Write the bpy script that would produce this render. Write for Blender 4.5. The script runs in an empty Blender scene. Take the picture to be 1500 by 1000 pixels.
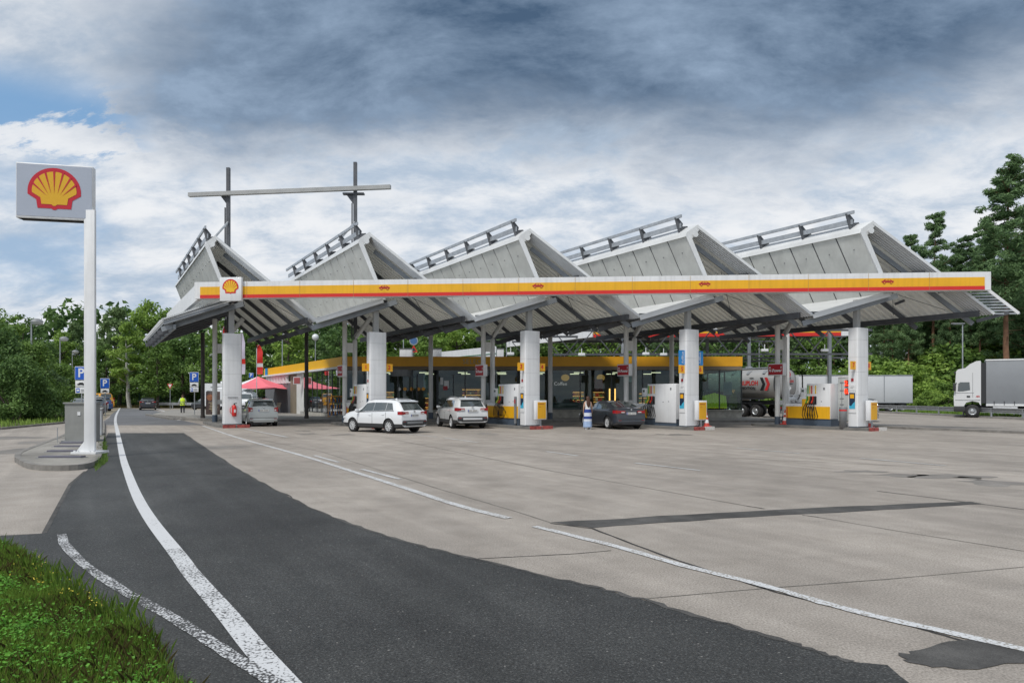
import bpy, bmesh, math, random
import numpy as np
from mathutils import Vector, Matrix
random.seed(7); np.random.seed(7)
scn = bpy.context.scene
COL = scn.collection
CAM_H = 1.7
R = math.radians

def at(x, y, D):
    """point of the place at depth D that the surveyed photo shows at x, y"""
    return Vector(((x-750)/1000*D, D, CAM_H+(579-y)/1000*D))
def gp(x, y, z=0.0):
    D = 1000*(CAM_H-z)/(y-579)
    return Vector(((x-750)/1000*D, D, z))

# ---------------------------------------------------------------- materials
MATS = {}
def mat(name, col, rough=0.6, metal=0.0, var=0.0, scale=8.0, bump=0.0, bscale=40.0, emit=0.0, coat=0.0, spec=0.5, emcol=None, streak=0.0):
    m = bpy.data.materials.new(name); m.use_nodes = True
    nt = m.node_tree; b = nt.nodes['Principled BSDF']
    c = (*col, 1.0)
    b.inputs['Base Color'].default_value = c
    b.inputs['Roughness'].default_value = rough
    b.inputs['Metallic'].default_value = metal
    b.inputs['Specular IOR Level'].default_value = spec
    b.inputs['Coat Weight'].default_value = coat
    if emit:
        b.inputs['Emission Color'].default_value = (*(emcol or col), 1); b.inputs['Emission Strength'].default_value = emit
    if var or bump or streak:
        tc = nt.nodes.new('ShaderNodeTexCoord')
    if var:
        n = nt.nodes.new('ShaderNodeTexNoise'); n.inputs['Scale'].default_value = scale; n.inputs['Detail'].default_value = 6
        n.inputs['Roughness'].default_value = 0.65
        nt.links.new(tc.outputs['Object'], n.inputs['Vector'])
        mr = nt.nodes.new('ShaderNodeMapRange'); mr.inputs['From Min'].default_value = 0.3; mr.inputs['From Max'].default_value = 0.7
        mr.inputs['To Min'].default_value = 1-var; mr.inputs['To Max'].default_value = 1+var
        nt.links.new(n.outputs['Fac'], mr.inputs['Value'])
        mx = nt.nodes.new('ShaderNodeMix'); mx.data_type = 'RGBA'; mx.blend_type = 'MULTIPLY'; mx.inputs['Factor'].default_value = 1
        mx.inputs[6].default_value = c
        nt.links.new(mr.outputs['Result'], mx.inputs[7])
        nt.links.new(mx.outputs[2], b.inputs['Base Color'])
    if streak:
        mp = nt.nodes.new('ShaderNodeMapping'); mp.inputs['Scale'].default_value = (7, 7, .45); nt.links.new(tc.outputs['Object'], mp.inputs[0])
        n3 = nt.nodes.new('ShaderNodeTexNoise'); n3.inputs['Scale'].default_value = 1.0; n3.inputs['Detail'].default_value = 5; nt.links.new(mp.outputs[0], n3.inputs['Vector'])
        mr3 = nt.nodes.new('ShaderNodeMapRange'); nt.links.new(n3.outputs['Fac'], mr3.inputs['Value']); mr3.inputs['From Min'].default_value = .48; mr3.inputs['From Max'].default_value = .75; mr3.inputs['To Min'].default_value = 1; mr3.inputs['To Max'].default_value = 1-streak
        mx3 = nt.nodes.new('ShaderNodeMix'); mx3.data_type = 'RGBA'; mx3.blend_type = 'MULTIPLY'; mx3.inputs['Factor'].default_value = 1
        src = b.inputs['Base Color'].links[0].from_socket if b.inputs['Base Color'].links else None
        if src: nt.links.new(src, mx3.inputs[6])
        else: mx3.inputs[6].default_value = c
        nt.links.new(mr3.outputs[0], mx3.inputs[7]); nt.links.new(mx3.outputs[2], b.inputs['Base Color'])
    if bump:
        n2 = nt.nodes.new('ShaderNodeTexNoise'); n2.inputs['Scale'].default_value = bscale; n2.inputs['Detail'].default_value = 4
        nt.links.new(tc.outputs['Object'], n2.inputs['Vector'])
        bp = nt.nodes.new('ShaderNodeBump'); bp.inputs['Strength'].default_value = bump; bp.inputs['Distance'].default_value = 0.02
        nt.links.new(n2.outputs['Fac'], bp.inputs['Height']); nt.links.new(bp.outputs['Normal'], b.inputs['Normal'])
    MATS[name] = m
    return m

def glass_mat(name, tint, refl=0.10, trans=0.9, rough=0.02):
    m = bpy.data.materials.new(name); m.use_nodes = True
    nt = m.node_tree; nt.nodes.clear()
    out = nt.nodes.new('ShaderNodeOutputMaterial')
    tr = nt.nodes.new('ShaderNodeBsdfTransparent'); tr.inputs['Color'].default_value = (*[t*trans for t in tint], 1)
    gl = nt.nodes.new('ShaderNodeBsdfGlossy'); gl.inputs['Roughness'].default_value = rough; gl.inputs['Color'].default_value = (.95, .97, 1, 1)
    fr = nt.nodes.new('ShaderNodeLayerWeight'); fr.inputs['Blend'].default_value = 0.25
    mr = nt.nodes.new('ShaderNodeMapRange'); mr.inputs['To Min'].default_value = refl; mr.inputs['To Max'].default_value = 0.75
    mix = nt.nodes.new('ShaderNodeMixShader')
    nt.links.new(fr.outputs['Fresnel'], mr.inputs['Value']); nt.links.new(mr.outputs['Result'], mix.inputs[0])
    nt.links.new(tr.outputs[0], mix.inputs[1]); nt.links.new(gl.outputs[0], mix.inputs[2]); nt.links.new(mix.outputs[0], out.inputs[0])
    MATS[name] = m
    return m

WHITE = mat('white_paint', (.74, .75, .76), .45, var=.06, scale=1.5, streak=.14)
WHITE2 = mat('white_cladding', (.76, .77, .78), .35, var=.06, scale=.9, coat=.2, streak=.09)
SIGNGREY = mat('sign_face_grey', (.40, .44, .52), .35, var=.04, scale=1.0)  # shade on the pylon sign face is put into this base grey
YELLOW = mat('signal_yellow', (.80, .42, .012), .4, var=.08, scale=.8, streak=.12)
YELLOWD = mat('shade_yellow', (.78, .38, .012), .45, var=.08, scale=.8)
RED = mat('signal_red', (.62, .025, .02), .4, var=.05, scale=2)
DRED = mat('dark_red', (.40, .012, .022), .4, var=.05, scale=2)
STEEL = mat('dark_steel', (.095, .10, .11), .5, .3, var=.25, scale=2.0)
STEELM = mat('mid_steel', (.24, .26, .28), .45, .35, var=.2, scale=1.5)
GALV = mat('galvanised', (.42, .44, .46), .4, .6, var=.2, scale=3)
POSTG = mat('post_grey', (.36, .365, .36), .5, var=.12, scale=1.2)
POSTL = mat('post_light', (.66, .66, .64), .5, var=.10, scale=1.2)
POSTD = mat('post_dark', (.07, .06, .055), .55, var=.15, scale=1.2)
BASEB = mat('base_bluegrey', (.07, .095, .13), .5, var=.15, scale=2)
SHEETU = mat('sheet_underside', (.85, .83, .78), .5, .05, var=.12, scale=.5)
def translucent(m, f):
    nt = m.node_tree; b = nt.nodes['Principled BSDF']; out = nt.nodes['Material Output']; t = nt.nodes.new('ShaderNodeBsdfTranslucent'); t.inputs['Color'].default_value = (.8, .78, .70, 1)
    mx = nt.nodes.new('ShaderNodeMixShader'); mx.inputs[0].default_value = f; nt.links.new(b.outputs[0], mx.inputs[1]); nt.links.new(t.outputs[0], mx.inputs[2]); nt.links.new(mx.outputs[0], out.inputs[0])
translucent(SHEETU, .16)  # translucency added to brighten the shaded underside; the sheets themselves are opaque
SHEETL = mat('roof_light', (.66, .67, .67), .4, .1, var=.12, scale=.6)
PANEL = mat('concrete_panel', (.50, .51, .49), .5, var=.14, scale=.9, streak=.08, bump=.1, bscale=12)
TRIM = mat('trim_light', (.66, .67, .67), .35, .3, var=.10, scale=1.0)
BLACK = mat('black_rubber', (.012, .012, .013), .6)
DARK = mat('dark_plastic', (.03, .032, .035), .5)
GREYP = mat('grey_plastic', (.22, .23, .24), .5, var=.1, scale=3)
BLUE = mat('sign_blue', (.012, .10, .50), .4)
LBLUE = mat('panel_blue', (.02, .25, .62), .4)
CHROME = mat('chrome', (.62, .63, .64), .2, 1.0)
ALLOY = mat('alloy', (.66, .67, .68), .35, .25)
CAB = mat('cabinet_grey', (.24, .245, .235), .6, var=.12, scale=2.5)
KERB = mat('kerb_concrete', (.20, .19, .175), .85, var=.35, scale=2.2, bump=.3, bscale=20)
PLINTH = mat('stone_plinth', (.40, .385, .34), .8, var=.25, scale=2.5)
GREEN = mat('bin_green', (.03, .18, .08), .5)
LAMPGLASS = mat('lamp_diffuser', (.7, .72, .74), .3)
HIVIS = mat('hivis_yellow', (.62, .85, .03), .7, var=.12, scale=6, emit=.12)
SKIN = mat('skin', (.50, .30, .21), .55)
HAIR = mat('brown_hair', (.07, .028, .014), .6, var=.3, scale=30)
TAIL = mat('tail_light', (.32, .008, .012), .15, coat=.5)
TYRE = mat('tyre', (.02, .02, .021), .75)
PLATE = mat('plate_white', (.72, .72, .70), .4)
CARGLASS = mat('car_glass', (.05, .064, .066), .03, spec=1.0, coat=1.0)
SHOPGLASS = glass_mat('shop_glass', (.72, .84, .80), .02, .9)
SIDEGLASS = glass_mat('mirror_glass', (.55, .63, .60), .09, .85)

# ---------------------------------------------------------------- mesh builder
class MB:
    def __init__(s): s.v = []; s.f = []; s.m = []; s.sm = []
    def poly(s, pts, mi=0, smooth=False):
        n = len(s.v); s.v += [tuple(p) for p in pts]; s.f.append(tuple(range(n, n+len(pts)))); s.m.append(mi); s.sm.append(smooth)
    def add(s, vs, fs, mi=0, smooth=False, M=None):
        n = len(s.v)
        if M is not None: vs = [M @ Vector(p) for p in vs]
        s.v += [tuple(p) for p in vs]
        for f in fs: s.f.append(tuple(n+i for i in f)); s.m.append(mi); s.sm.append(smooth)
    def box(s, c, d, mi=0, M=None, bev=0.0):
        x, y, z = c; a, b, e = d[0]/2, d[1]/2, d[2]/2
        if bev <= 0:
            vs = [(x+i*a, y+j*b, z+k*e) for k in (-1, 1) for j in (-1, 1) for i in (-1, 1)]
            fs = [(0, 2, 3, 1), (4, 5, 7, 6), (0, 1, 5, 4), (2, 6, 7, 3), (0, 4, 6, 2), (1, 3, 7, 5)]
            s.add(vs, fs, mi, False, M)
        else:
            bm = bmesh.new(); bmesh.ops.create_cube(bm, size=1)
            for v in bm.verts: v.co = (x+v.co.x*d[0], y+v.co.y*d[1], z+v.co.z*d[2])
            bmesh.ops.bevel(bm, geom=bm.edges[:], offset=bev, segments=2, affect='EDGES', profile=.5)
            bm.verts.index_update()
            s.add([v.co[:] for v in bm.verts], [tuple(v.index for v in f.verts) for f in bm.faces], mi, True, M); bm.free()
    def prism(s, pts, vec, mi=0, M=None):
        n = len(pts); vec = Vector(vec); a = [Vector(p) for p in pts]; b = [p+vec for p in a]
        fs = [tuple(range(n)), tuple(range(2*n-1, n-1, -1))] + [(i, n+i, n+(i+1) % n, (i+1) % n) for i in range(n)]
        s.add(a+b, fs, mi, False, M)
    def cyl(s, p0, p1, r0, r1=None, n=12, mi=0, cap=True, M=None):
        r1 = r0 if r1 is None else r1
        p0 = Vector(p0); p1 = Vector(p1); d = (p1-p0).normalized()
        u = d.orthogonal().normalized(); w = d.cross(u)
        vs = []
        for p, r in ((p0, r0), (p1, r1)):
            for i in range(n):
                t = 2*math.pi*i/n; vs.append(p+u*math.cos(t)*r+w*math.sin(t)*r)
        s.add(vs, [(i, (i+1) % n, n+(i+1) % n, n+i) for i in range(n)], mi, True, M)
        if cap:
            s.add(vs[:n], [tuple(range(n-1, -1, -1))], mi, False, M); s.add(vs[n:], [tuple(range(n))], mi, False, M)
    def tube(s, pts, r, n=8, mi=0, M=None):
        pts = [Vector(p) for p in pts]; rings = []
        for i, p in enumerate(pts):
            d = (pts[min(i+1, len(pts)-1)]-pts[max(i-1, 0)]).normalized()
            ref = Vector((0, 0, 1)) if abs(d.z) < .9 else Vector((1, 0, 0))
            u = d.cross(ref).normalized(); w = d.cross(u)
            rr = r[i] if isinstance(r, (list, tuple)) else r
            rings.append([p+u*math.cos(2*math.pi*k/n)*rr+w*math.sin(2*math.pi*k/n)*rr for k in range(n)])
        vs = [q for g in rings for q in g]
        fs = [(i*n+k, i*n+(k+1) % n, (i+1)*n+(k+1) % n, (i+1)*n+k) for i in range(len(pts)-1) for k in range(n)]
        s.add(vs, fs, mi, True, M)
        s.add(rings[0], [tuple(range(n-1, -1, -1))], mi, False, M); s.add(rings[-1], [tuple(range(n))], mi, False, M)
    def lathe(s, prof, n=20, mi=0, M=None, c=(0, 0, 0)):
        vs = [(c[0]+r*math.cos(2*math.pi*i/n), c[1]+r*math.sin(2*math.pi*i/n), c[2]+z) for r, z in prof for i in range(n)]
        fs = [(j*n+i, j*n+(i+1) % n, (j+1)*n+(i+1) % n, (j+1)*n+i) for j in range(len(prof)-1) for i in range(n)]
        s.add(vs, fs, mi, True, M)
    def ball(s, c, rad, mi=0, n=10, M=None):
        rad = rad if isinstance(rad, (tuple, list)) else (rad,)*3
        vs = []; fs = []; m = n
        for j in range(n+1):
            th = math.pi*j/n
            for i in range(m): vs.append((c[0]+rad[0]*math.sin(th)*math.cos(2*math.pi*i/m), c[1]+rad[1]*math.sin(th)*math.sin(2*math.pi*i/m), c[2]+rad[2]*math.cos(th)))
        for j in range(n):
            for i in range(m): fs.append((j*m+i, (j+1)*m+i, (j+1)*m+(i+1) % m, j*m+(i+1) % m))
        s.add(vs, fs, mi, True, M)
    def beam(s, p0, p1, w, h, mi=0):
        """rectangular bar; h is its height (roughly vertical), w its width"""
        p0 = Vector(p0); p1 = Vector(p1); d = (p1-p0).normalized()
        side = d.cross(Vector((0, 0, 1)))
        side = side.normalized() if side.length > .02 else Vector((1, 0, 0))
        up = side.cross(d).normalized()
        a = side*w/2; b = up*h/2
        vs = [p+i*a+j*b for p in (p0, p1) for i, j in ((-1, -1), (1, -1), (1, 1), (-1, 1))]
        s.add(vs, [(0, 1, 2, 3), (7, 6, 5, 4), (0, 4, 5, 1), (1, 5, 6, 2), (2, 6, 7, 3), (3, 7, 4, 0)], mi)
    def mesh(s, name, mats, sharp=None, off=None):
        me = bpy.data.meshes.new(name)
        vs = s.v if off is None else [(p[0]-off[0], p[1]-off[1], p[2]-off[2]) for p in s.v]
        me.from_pydata(vs, [], s.f)
        for m in (mats if isinstance(mats, (list, tuple)) else [mats]): me.materials.append(m)
        me.polygons.foreach_set('material_index', s.m); me.polygons.foreach_set('use_smooth', s.sm)
        if sharp:
            me.polygons.foreach_set('use_smooth', [True]*len(s.f))
            bm = bmesh.new(); bm.from_mesh(me); bmesh.ops.remove_doubles(bm, verts=bm.verts, dist=1e-4)
            bmesh.ops.recalc_face_normals(bm, faces=bm.faces); bm.to_mesh(me); bm.free()
            me.set_sharp_from_angle(angle=sharp)
        me.update()
        return me
    def build(s, name, mats, parent=None, world=False, sharp=None):
        off = parent.location if (world and parent is not None) else None
        return link(name, s.mesh(name, mats, sharp, off), parent)

def link(name, data, parent=None):
    o = bpy.data.objects.new(name, data); COL.objects.link(o)
    if parent is not None: o.parent = parent
    return o
def tag(o, label, cat, group=None):
    o['label'] = label; o['category'] = cat; o['kind'] = 'thing'
    if group: o['group'] = group
    return o
def thing(name, label, cat, loc=(0, 0, 0), rz=0.0, group=None):
    o = bpy.data.objects.new(name, None); COL.objects.link(o); o.empty_display_size = .3
    o.location = loc; o.rotation_euler = (0, 0, rz)
    return tag(o, label, cat, group)
def struct(o): o['kind'] = 'structure'; return o
def stuff(o, label, cat): o['kind'] = 'stuff'; o['label'] = label; o['category'] = cat; return o
def dup(root, loc, rz=None, label=None, scale=None):
    r = root.copy(); COL.objects.link(r); r.location = loc
    if rz is not None: r.rotation_euler = (0, 0, rz)
    if scale is not None: r.scale = (scale,)*3 if not isinstance(scale, tuple) else scale
    if label: r['label'] = label
    for ch in list(root.children):
        c = ch.copy(); COL.objects.link(c); c.parent = r
        for g in list(ch.children):
            d = g.copy(); COL.objects.link(d); d.parent = c
    return r

def frame(o, right, up=(0, 0, 1)):
    """matrix whose local x is right, y is up, z faces the reader"""
    r = Vector(right).normalized(); u = Vector(up).normalized(); n = r.cross(u).normalized(); u = n.cross(r)
    return Matrix(((r.x, u.x, n.x, o[0]), (r.y, u.y, n.y, o[1]), (r.z, u.z, n.z, o[2]), (0, 0, 0, 1)))
def text_geo(body, size, depth=.004, align='CENTER', sx=1.0, bold=0.0):
    cu = bpy.data.curves.new('lettering', 'FONT'); cu.body = body; cu.size = size; cu.extrude = depth; cu.align_x = align; cu.align_y = 'CENTER'
    cu.offset = bold; cu.resolution_u = 3
    ob = bpy.data.objects.new('lettering', cu); COL.objects.link(ob)
    dg = bpy.context.evaluated_depsgraph_get(); me = bpy.data.meshes.new_from_object(ob.evaluated_get(dg))
    vs = [(v.co.x*sx, v.co.y, v.co.z) for v in me.vertices]; fs = [tuple(p.vertices) for p in me.polygons]
    bpy.data.objects.remove(ob); bpy.data.curves.remove(cu); bpy.data.meshes.remove(me)
    return vs, fs
def add_text(mb, body, size, M, mi=0, depth=.004, align='CENTER', sx=1.0, bold=0.0):
    vs, fs = text_geo(body, size, depth, align, sx, bold); mb.add(vs, fs, mi, False, M)

def emblem(mb, M, s, red, yel):
    """scallop emblem, half width s, on local xy plane"""
    def arc(r, a0, a1, n): return [(r*math.cos(a0+(a1-a0)*i/n), r*math.sin(a0+(a1-a0)*i/n)) for i in range(n+1)]
    out = [(.63, -.70), (.68, -.34), (1.0, -.13)] + arc(1.0, R(-3), R(183), 36)[0:] + [(-1.0, -.13), (-.68, -.34), (-.63, -.70), (-.12, -.70), (-.05, -.755), (.05, -.755), (.12, -.70)]
    inn = [(.48, -.53), (.52, -.26), (.83, -.06)] + arc(.84, R(2), R(178), 32) + [(-.83, -.06), (-.52, -.26), (-.48, -.53), (-.11, -.53), (-.04, -.59), (.04, -.59), (.11, -.53)]
    def fan(pts, z, mi):
        c = (0, 0, z); n = len(pts)
        mb.add([c]+[(p[0]*s, p[1]*s, z) for p in pts], [(0, i+1, (i+1) % n+1) for i in range(n)], mi, False, M)
    fan(out, .006, red); fan(inn, .012, yel)
    for k in range(7):
        a = R(90+(k-3)*22.5); t = (math.cos(a)*.30, math.sin(a)*.22-.32+.06*abs(k-3)*.3)
        p = Vector((math.cos(a)*.90, math.sin(a)*.90)); d = Vector((-math.sin(a), math.cos(a)))*.042
        mb.add([((p.x+d.x)*s, (p.y+d.y)*s, .018), (t[0]*s, t[1]*s, .018), ((p.x-d.x)*s, (p.y-d.y)*s, .018)], [(0, 1, 2)], red, False, M)
# ---------------------------------------------------------------- camera, light, world
cam = bpy.data.cameras.new('camera'); camo = bpy.data.objects.new('camera', cam); COL.objects.link(camo)
camo.location = (0, 0, CAM_H); camo.rotation_euler = (R(90), 0, 0)
cam.lens = 24; cam.sensor_width = 36; cam.shift_y = (579-500)/1500; cam.clip_end = 3000; cam.clip_start = .05
scn.camera = camo
SUN_EL, SUN_AZ = 56, 215      # azimuth clockwise from +Y: behind the camera, to the left
sun = bpy.data.lights.new('sun', 'SUN'); suno = bpy.data.objects.new('sun', sun); COL.objects.link(suno)
sun.energy = 2.6; sun.angle = R(11); sun.color = (1, .965, .91)
sd = Vector((math.sin(R(SUN_AZ))*math.cos(R(SUN_EL)), math.cos(R(SUN_AZ))*math.cos(R(SUN_EL)), math.sin(R(SUN_EL))))
suno.rotation_euler = sd.to_track_quat('Z', 'Y').to_euler(); suno.location = sd*60
scn.view_settings.view_transform = 'Standard'; scn.view_settings.look = 'None'; scn.view_settings.exposure = 0
try:
    scn.cycles.use_denoising = True; scn.cycles.max_bounces = 6; scn.cycles.transparent_max_bounces = 12
    scn.cycles.caustics_reflective = False; scn.cycles.caustics_refractive = False
except Exception: pass

w = bpy.data.worlds.new('World'); scn.world = w; w.use_nodes = True
nt = w.node_tree; N = nt.nodes; L = nt.links
bg = N['Background']; bg.inputs['Strength'].default_value = 0.1
sky = N.new('ShaderNodeTexSky'); sky.sky_type = 'NISHITA'; sky.sun_disc = False
sky.sun_elevation = R(SUN_EL); sky.sun_rotation = R(SUN_AZ); sky.air_density = 1.0; sky.dust_density = 1.0
tc = N.new('ShaderNodeTexCoord'); sep = N.new('ShaderNodeSeparateXYZ'); L.new(tc.outputs['Generated'], sep.inputs[0])
def mth(op, a, b=None, c=None, clamp=False):
    n = N.new('ShaderNodeMath'); n.operation = op; n.use_clamp = clamp
    for i, q in enumerate((a, b, c)):
        if q is None: continue
        if isinstance(q, (int, float)): n.inputs[i].default_value = q
        else: L.new(q, n.inputs[i])
    return n.outputs[0]
def mrange(v, a, b, c=0., d=1.):
    n = N.new('ShaderNodeMapRange'); n.interpolation_type = 'SMOOTHSTEP'
    L.new(v, n.inputs['Value'])
    for k, q in zip(('From Min', 'From Max', 'To Min', 'To Max'), (a, b, c, d)): n.inputs[k].default_value = q
    return n.outputs['Result']
X, Y, Z = sep.outputs[0], sep.outputs[1], sep.outputs[2]
zz = mth('ADD', mth('MAXIMUM', Z, 0.0), 0.34)
comb = N.new('ShaderNodeCombineXYZ'); L.new(mth('DIVIDE', X, zz), comb.inputs[0]); L.new(mth('DIVIDE', Y, zz), comb.inputs[1])
def noise(scale, detail, rough, off, dist=0.0, sx=1.0):
    mp = N.new('ShaderNodeMapping'); mp.inputs['Location'].default_value = off; mp.inputs['Scale'].default_value = (sx, 1, 1)
    L.new(comb.outputs[0], mp.inputs['Vector'])
    n = N.new('ShaderNodeTexNoise'); n.inputs['Scale'].default_value = scale; n.inputs['Detail'].default_value = detail
    n.inputs['Roughness'].default_value = rough; n.inputs['Distortion'].default_value = dist
    L.new(mp.outputs[0], n.inputs['Vector']); return n.outputs['Fac']
n1 = noise(1.15, 12, .58, (3.6, 1.7, 0), .35, .8)
n2 = noise(4.2, 14, .66, (7.3, 2.2, 0), .25, .7)
n4 = noise(9.5, 10, .62, (2.3, 5.2, 0), .2, .65)
n3 = noise(.30, 4, .5, (1.3, 9.2, 0), 0, .8)
az = mth('DIVIDE', X, mth('MAXIMUM', Y, .05))         # -0.75 .. 0.75 across the view
# heavy dark deck high in the view, lighter towards the horizon; a brighter break to the left
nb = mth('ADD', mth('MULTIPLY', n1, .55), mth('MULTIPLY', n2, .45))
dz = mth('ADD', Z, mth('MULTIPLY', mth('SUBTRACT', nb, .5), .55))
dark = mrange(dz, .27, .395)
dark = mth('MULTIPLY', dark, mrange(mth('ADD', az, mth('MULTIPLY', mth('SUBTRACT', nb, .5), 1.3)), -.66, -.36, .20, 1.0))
dark = mth('MULTIPLY', dark, mrange(Z, .60, .90, 1., .55))  # deck thinned above the view: unseen brighter cloud added to light the scene
dark = mth('MULTIPLY', dark, mrange(Y, -.1, .4, .30, 1.0))  # likewise behind the camera, unseen bright cloud added for fill
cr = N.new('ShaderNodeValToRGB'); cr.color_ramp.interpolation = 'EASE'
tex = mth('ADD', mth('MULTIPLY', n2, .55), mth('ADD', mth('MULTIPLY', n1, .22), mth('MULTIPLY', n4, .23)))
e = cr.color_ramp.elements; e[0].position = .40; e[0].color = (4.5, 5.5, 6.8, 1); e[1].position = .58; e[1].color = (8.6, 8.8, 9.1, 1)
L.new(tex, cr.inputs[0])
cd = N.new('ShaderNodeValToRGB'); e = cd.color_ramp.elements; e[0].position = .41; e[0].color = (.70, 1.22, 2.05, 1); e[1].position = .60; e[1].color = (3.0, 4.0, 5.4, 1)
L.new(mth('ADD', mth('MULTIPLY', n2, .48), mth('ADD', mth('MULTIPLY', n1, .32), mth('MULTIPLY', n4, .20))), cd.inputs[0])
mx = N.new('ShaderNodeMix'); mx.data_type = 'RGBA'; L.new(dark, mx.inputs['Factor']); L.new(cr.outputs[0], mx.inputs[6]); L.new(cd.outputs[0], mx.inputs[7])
# blue break to the left, faint blue streaks low down
gap = mth('MULTIPLY', mrange(az, -.62, -.50, 1., 0.), mth('MULTIPLY', mrange(Z, .26, .30), mrange(Z, .33, .385, 1., 0.)))
gap = mth('MULTIPLY', gap, mrange(n2, .48, .54, 1., 0.))
low = mth('MULTIPLY', mrange(n1, .40, .48, .8, 0.), mrange(Z, .20, .29, 1., 0.))
gapc = mth('MAXIMUM', mth('MULTIPLY', gap, .95), mth('MULTIPLY', low, .55))
blue = N.new('ShaderNodeMix'); blue.data_type = 'RGBA'; blue.inputs['Factor'].default_value = .6
L.new(sky.outputs[0], blue.inputs[6]); blue.inputs[7].default_value = (2.3, 4.7, 7.9, 1)
fin = N.new('ShaderNodeMix'); fin.data_type = 'RGBA'; L.new(gapc, fin.inputs['Factor']); L.new(mx.outputs[2], fin.inputs[6]); L.new(blue.outputs[2], fin.inputs[7])
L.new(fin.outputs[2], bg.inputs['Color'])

# ---------------------------------------------------------------- ground materials
def ground_mat(name, stops, scale, fine=(120, .25), coarse=(.35, .2), rough=.85, bump=.25, speck=0.0, spread=(.5, 1.), stain=0.0, tracks=0.0):
    m = bpy.data.materials.new(name); m.use_nodes = True
    nt = m.node_tree; b = nt.nodes['Principled BSDF']; b.inputs['Roughness'].default_value = rough
    b.inputs['Specular IOR Level'].default_value = .35
    tc = nt.nodes.new('ShaderNodeTexCoord')
    def nz(sc, det, sxyz=(1, 1, 1)):
        mp = nt.nodes.new('ShaderNodeMapping'); mp.inputs['Scale'].default_value = sxyz; nt.links.new(tc.outputs['Object'], mp.inputs[0])
        n = nt.nodes.new('ShaderNodeTexNoise'); n.inputs['Scale'].default_value = sc; n.inputs['Detail'].default_value = det; n.inputs['Roughness'].default_value = .65
        nt.links.new(mp.outputs[0], n.inputs['Vector']); return n.outputs['Fac']
    def mr(v, a, b_, c, d):
        n = nt.nodes.new('ShaderNodeMapRange'); nt.links.new(v, n.inputs['Value'])
        for k, q in zip(('From Min', 'From Max', 'To Min', 'To Max'), (a, b_, c, d)): n.inputs[k].default_value = q
        return n.outputs['Result']
    def mul(c1, v):
        n = nt.nodes.new('ShaderNodeMix'); n.data_type = 'RGBA'; n.blend_type = 'MULTIPLY'; n.inputs['Factor'].default_value = 1
        nt.links.new(c1, n.inputs[6]); nt.links.new(v, n.inputs[7]); return n.outputs[2]
    cr = nt.nodes.new('ShaderNodeValToRGB'); el = cr.color_ramp.elements
    el[0].position = .32; el[0].color = (*stops[0], 1); el[1].position = .68; el[1].color = (*stops[1], 1)
    nt.links.new(nz(scale, 8), cr.inputs[0])
    c = mul(cr.outputs[0], mr(nz(fine[0], 3), .3, .7, 1-fine[1], 1+fine[1]))
    c = mul(c, mr(nz(coarse[0], 3, (1, .45, 1)), .35, .65, 1-coarse[1], 1+coarse[1]))
    if stain:
        c = mul(c, mr(nz(.55, 9, (1, 2.2, 1)), .56, .70, 1.0, 1-stain))
    if tracks:
        mp = nt.nodes.new('ShaderNodeMapping'); mp.inputs['Rotation'].default_value = (0, 0, R(-32)); nt.links.new(tc.outputs['Object'], mp.inputs[0])
        for sc_, lo_ in (((1.1, .07, 1), .42), ((2.8, .12, 1), .46)):
            mp2 = nt.nodes.new('ShaderNodeMapping'); mp2.inputs['Scale'].default_value = sc_; nt.links.new(mp.outputs[0], mp2.inputs[0])
            n = nt.nodes.new('ShaderNodeTexNoise'); n.inputs['Scale'].default_value = 1; n.inputs['Detail'].default_value = 5; nt.links.new(mp2.outputs[0], n.inputs['Vector'])
            c = mul(c, mr(n.outputs['Fac'], lo_, lo_+.22, 1-tracks, 1.0+tracks*.35))
        c = mul(c, mr(nz(9, 6), .62, .74, 1.0, 1-tracks*1.2))
        c = mul(c, mr(nz(38, 4), .60, .72, 1.0, 1-tracks*1.4))
    if speck:
        v = nt.nodes.new('ShaderNodeTexVoronoi'); v.inputs['Scale'].default_value = 44; nt.links.new(tc.outputs['Object'], v.inputs['Vector'])
        s1 = mr(v.outputs['Distance'], .0, .40, 1.9, .70)
        c = mul(c, s1)
        v2 = nt.nodes.new('ShaderNodeTexVoronoi'); v2.inputs['Scale'].default_value = 9; nt.links.new(tc.outputs['Object'], v2.inputs['Vector'])
        mx = nt.nodes.new('ShaderNodeMix'); mx.data_type = 'RGBA'; nt.links.new(mr(v2.outputs['Distance'], .05, .085, .75, 0), mx.inputs['Factor'])
        nt.links.new(c, mx.inputs[6]); mx.inputs[7].default_value = (.32, .31, .29, 1); c = mx.outputs[2]
    nt.links.new(c, b.inputs['Base Color'])
    bp = nt.nodes.new('ShaderNodeBump'); bp.inputs['Strength'].default_value = bump; bp.inputs['Distance'].default_value = .01
    nt.links.new(nz(150, 3), bp.inputs['Height']); nt.links.new(bp.outputs['Normal'], b.inputs['Normal'])
    MATS[name] = m; return m
CONC = ground_mat('forecourt_concrete', ((.300, .268, .234), (.390, .352, .312)), 1.4, (60, .42), (.22, .14), .75, .45, stain=.16, tracks=.085)
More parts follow.
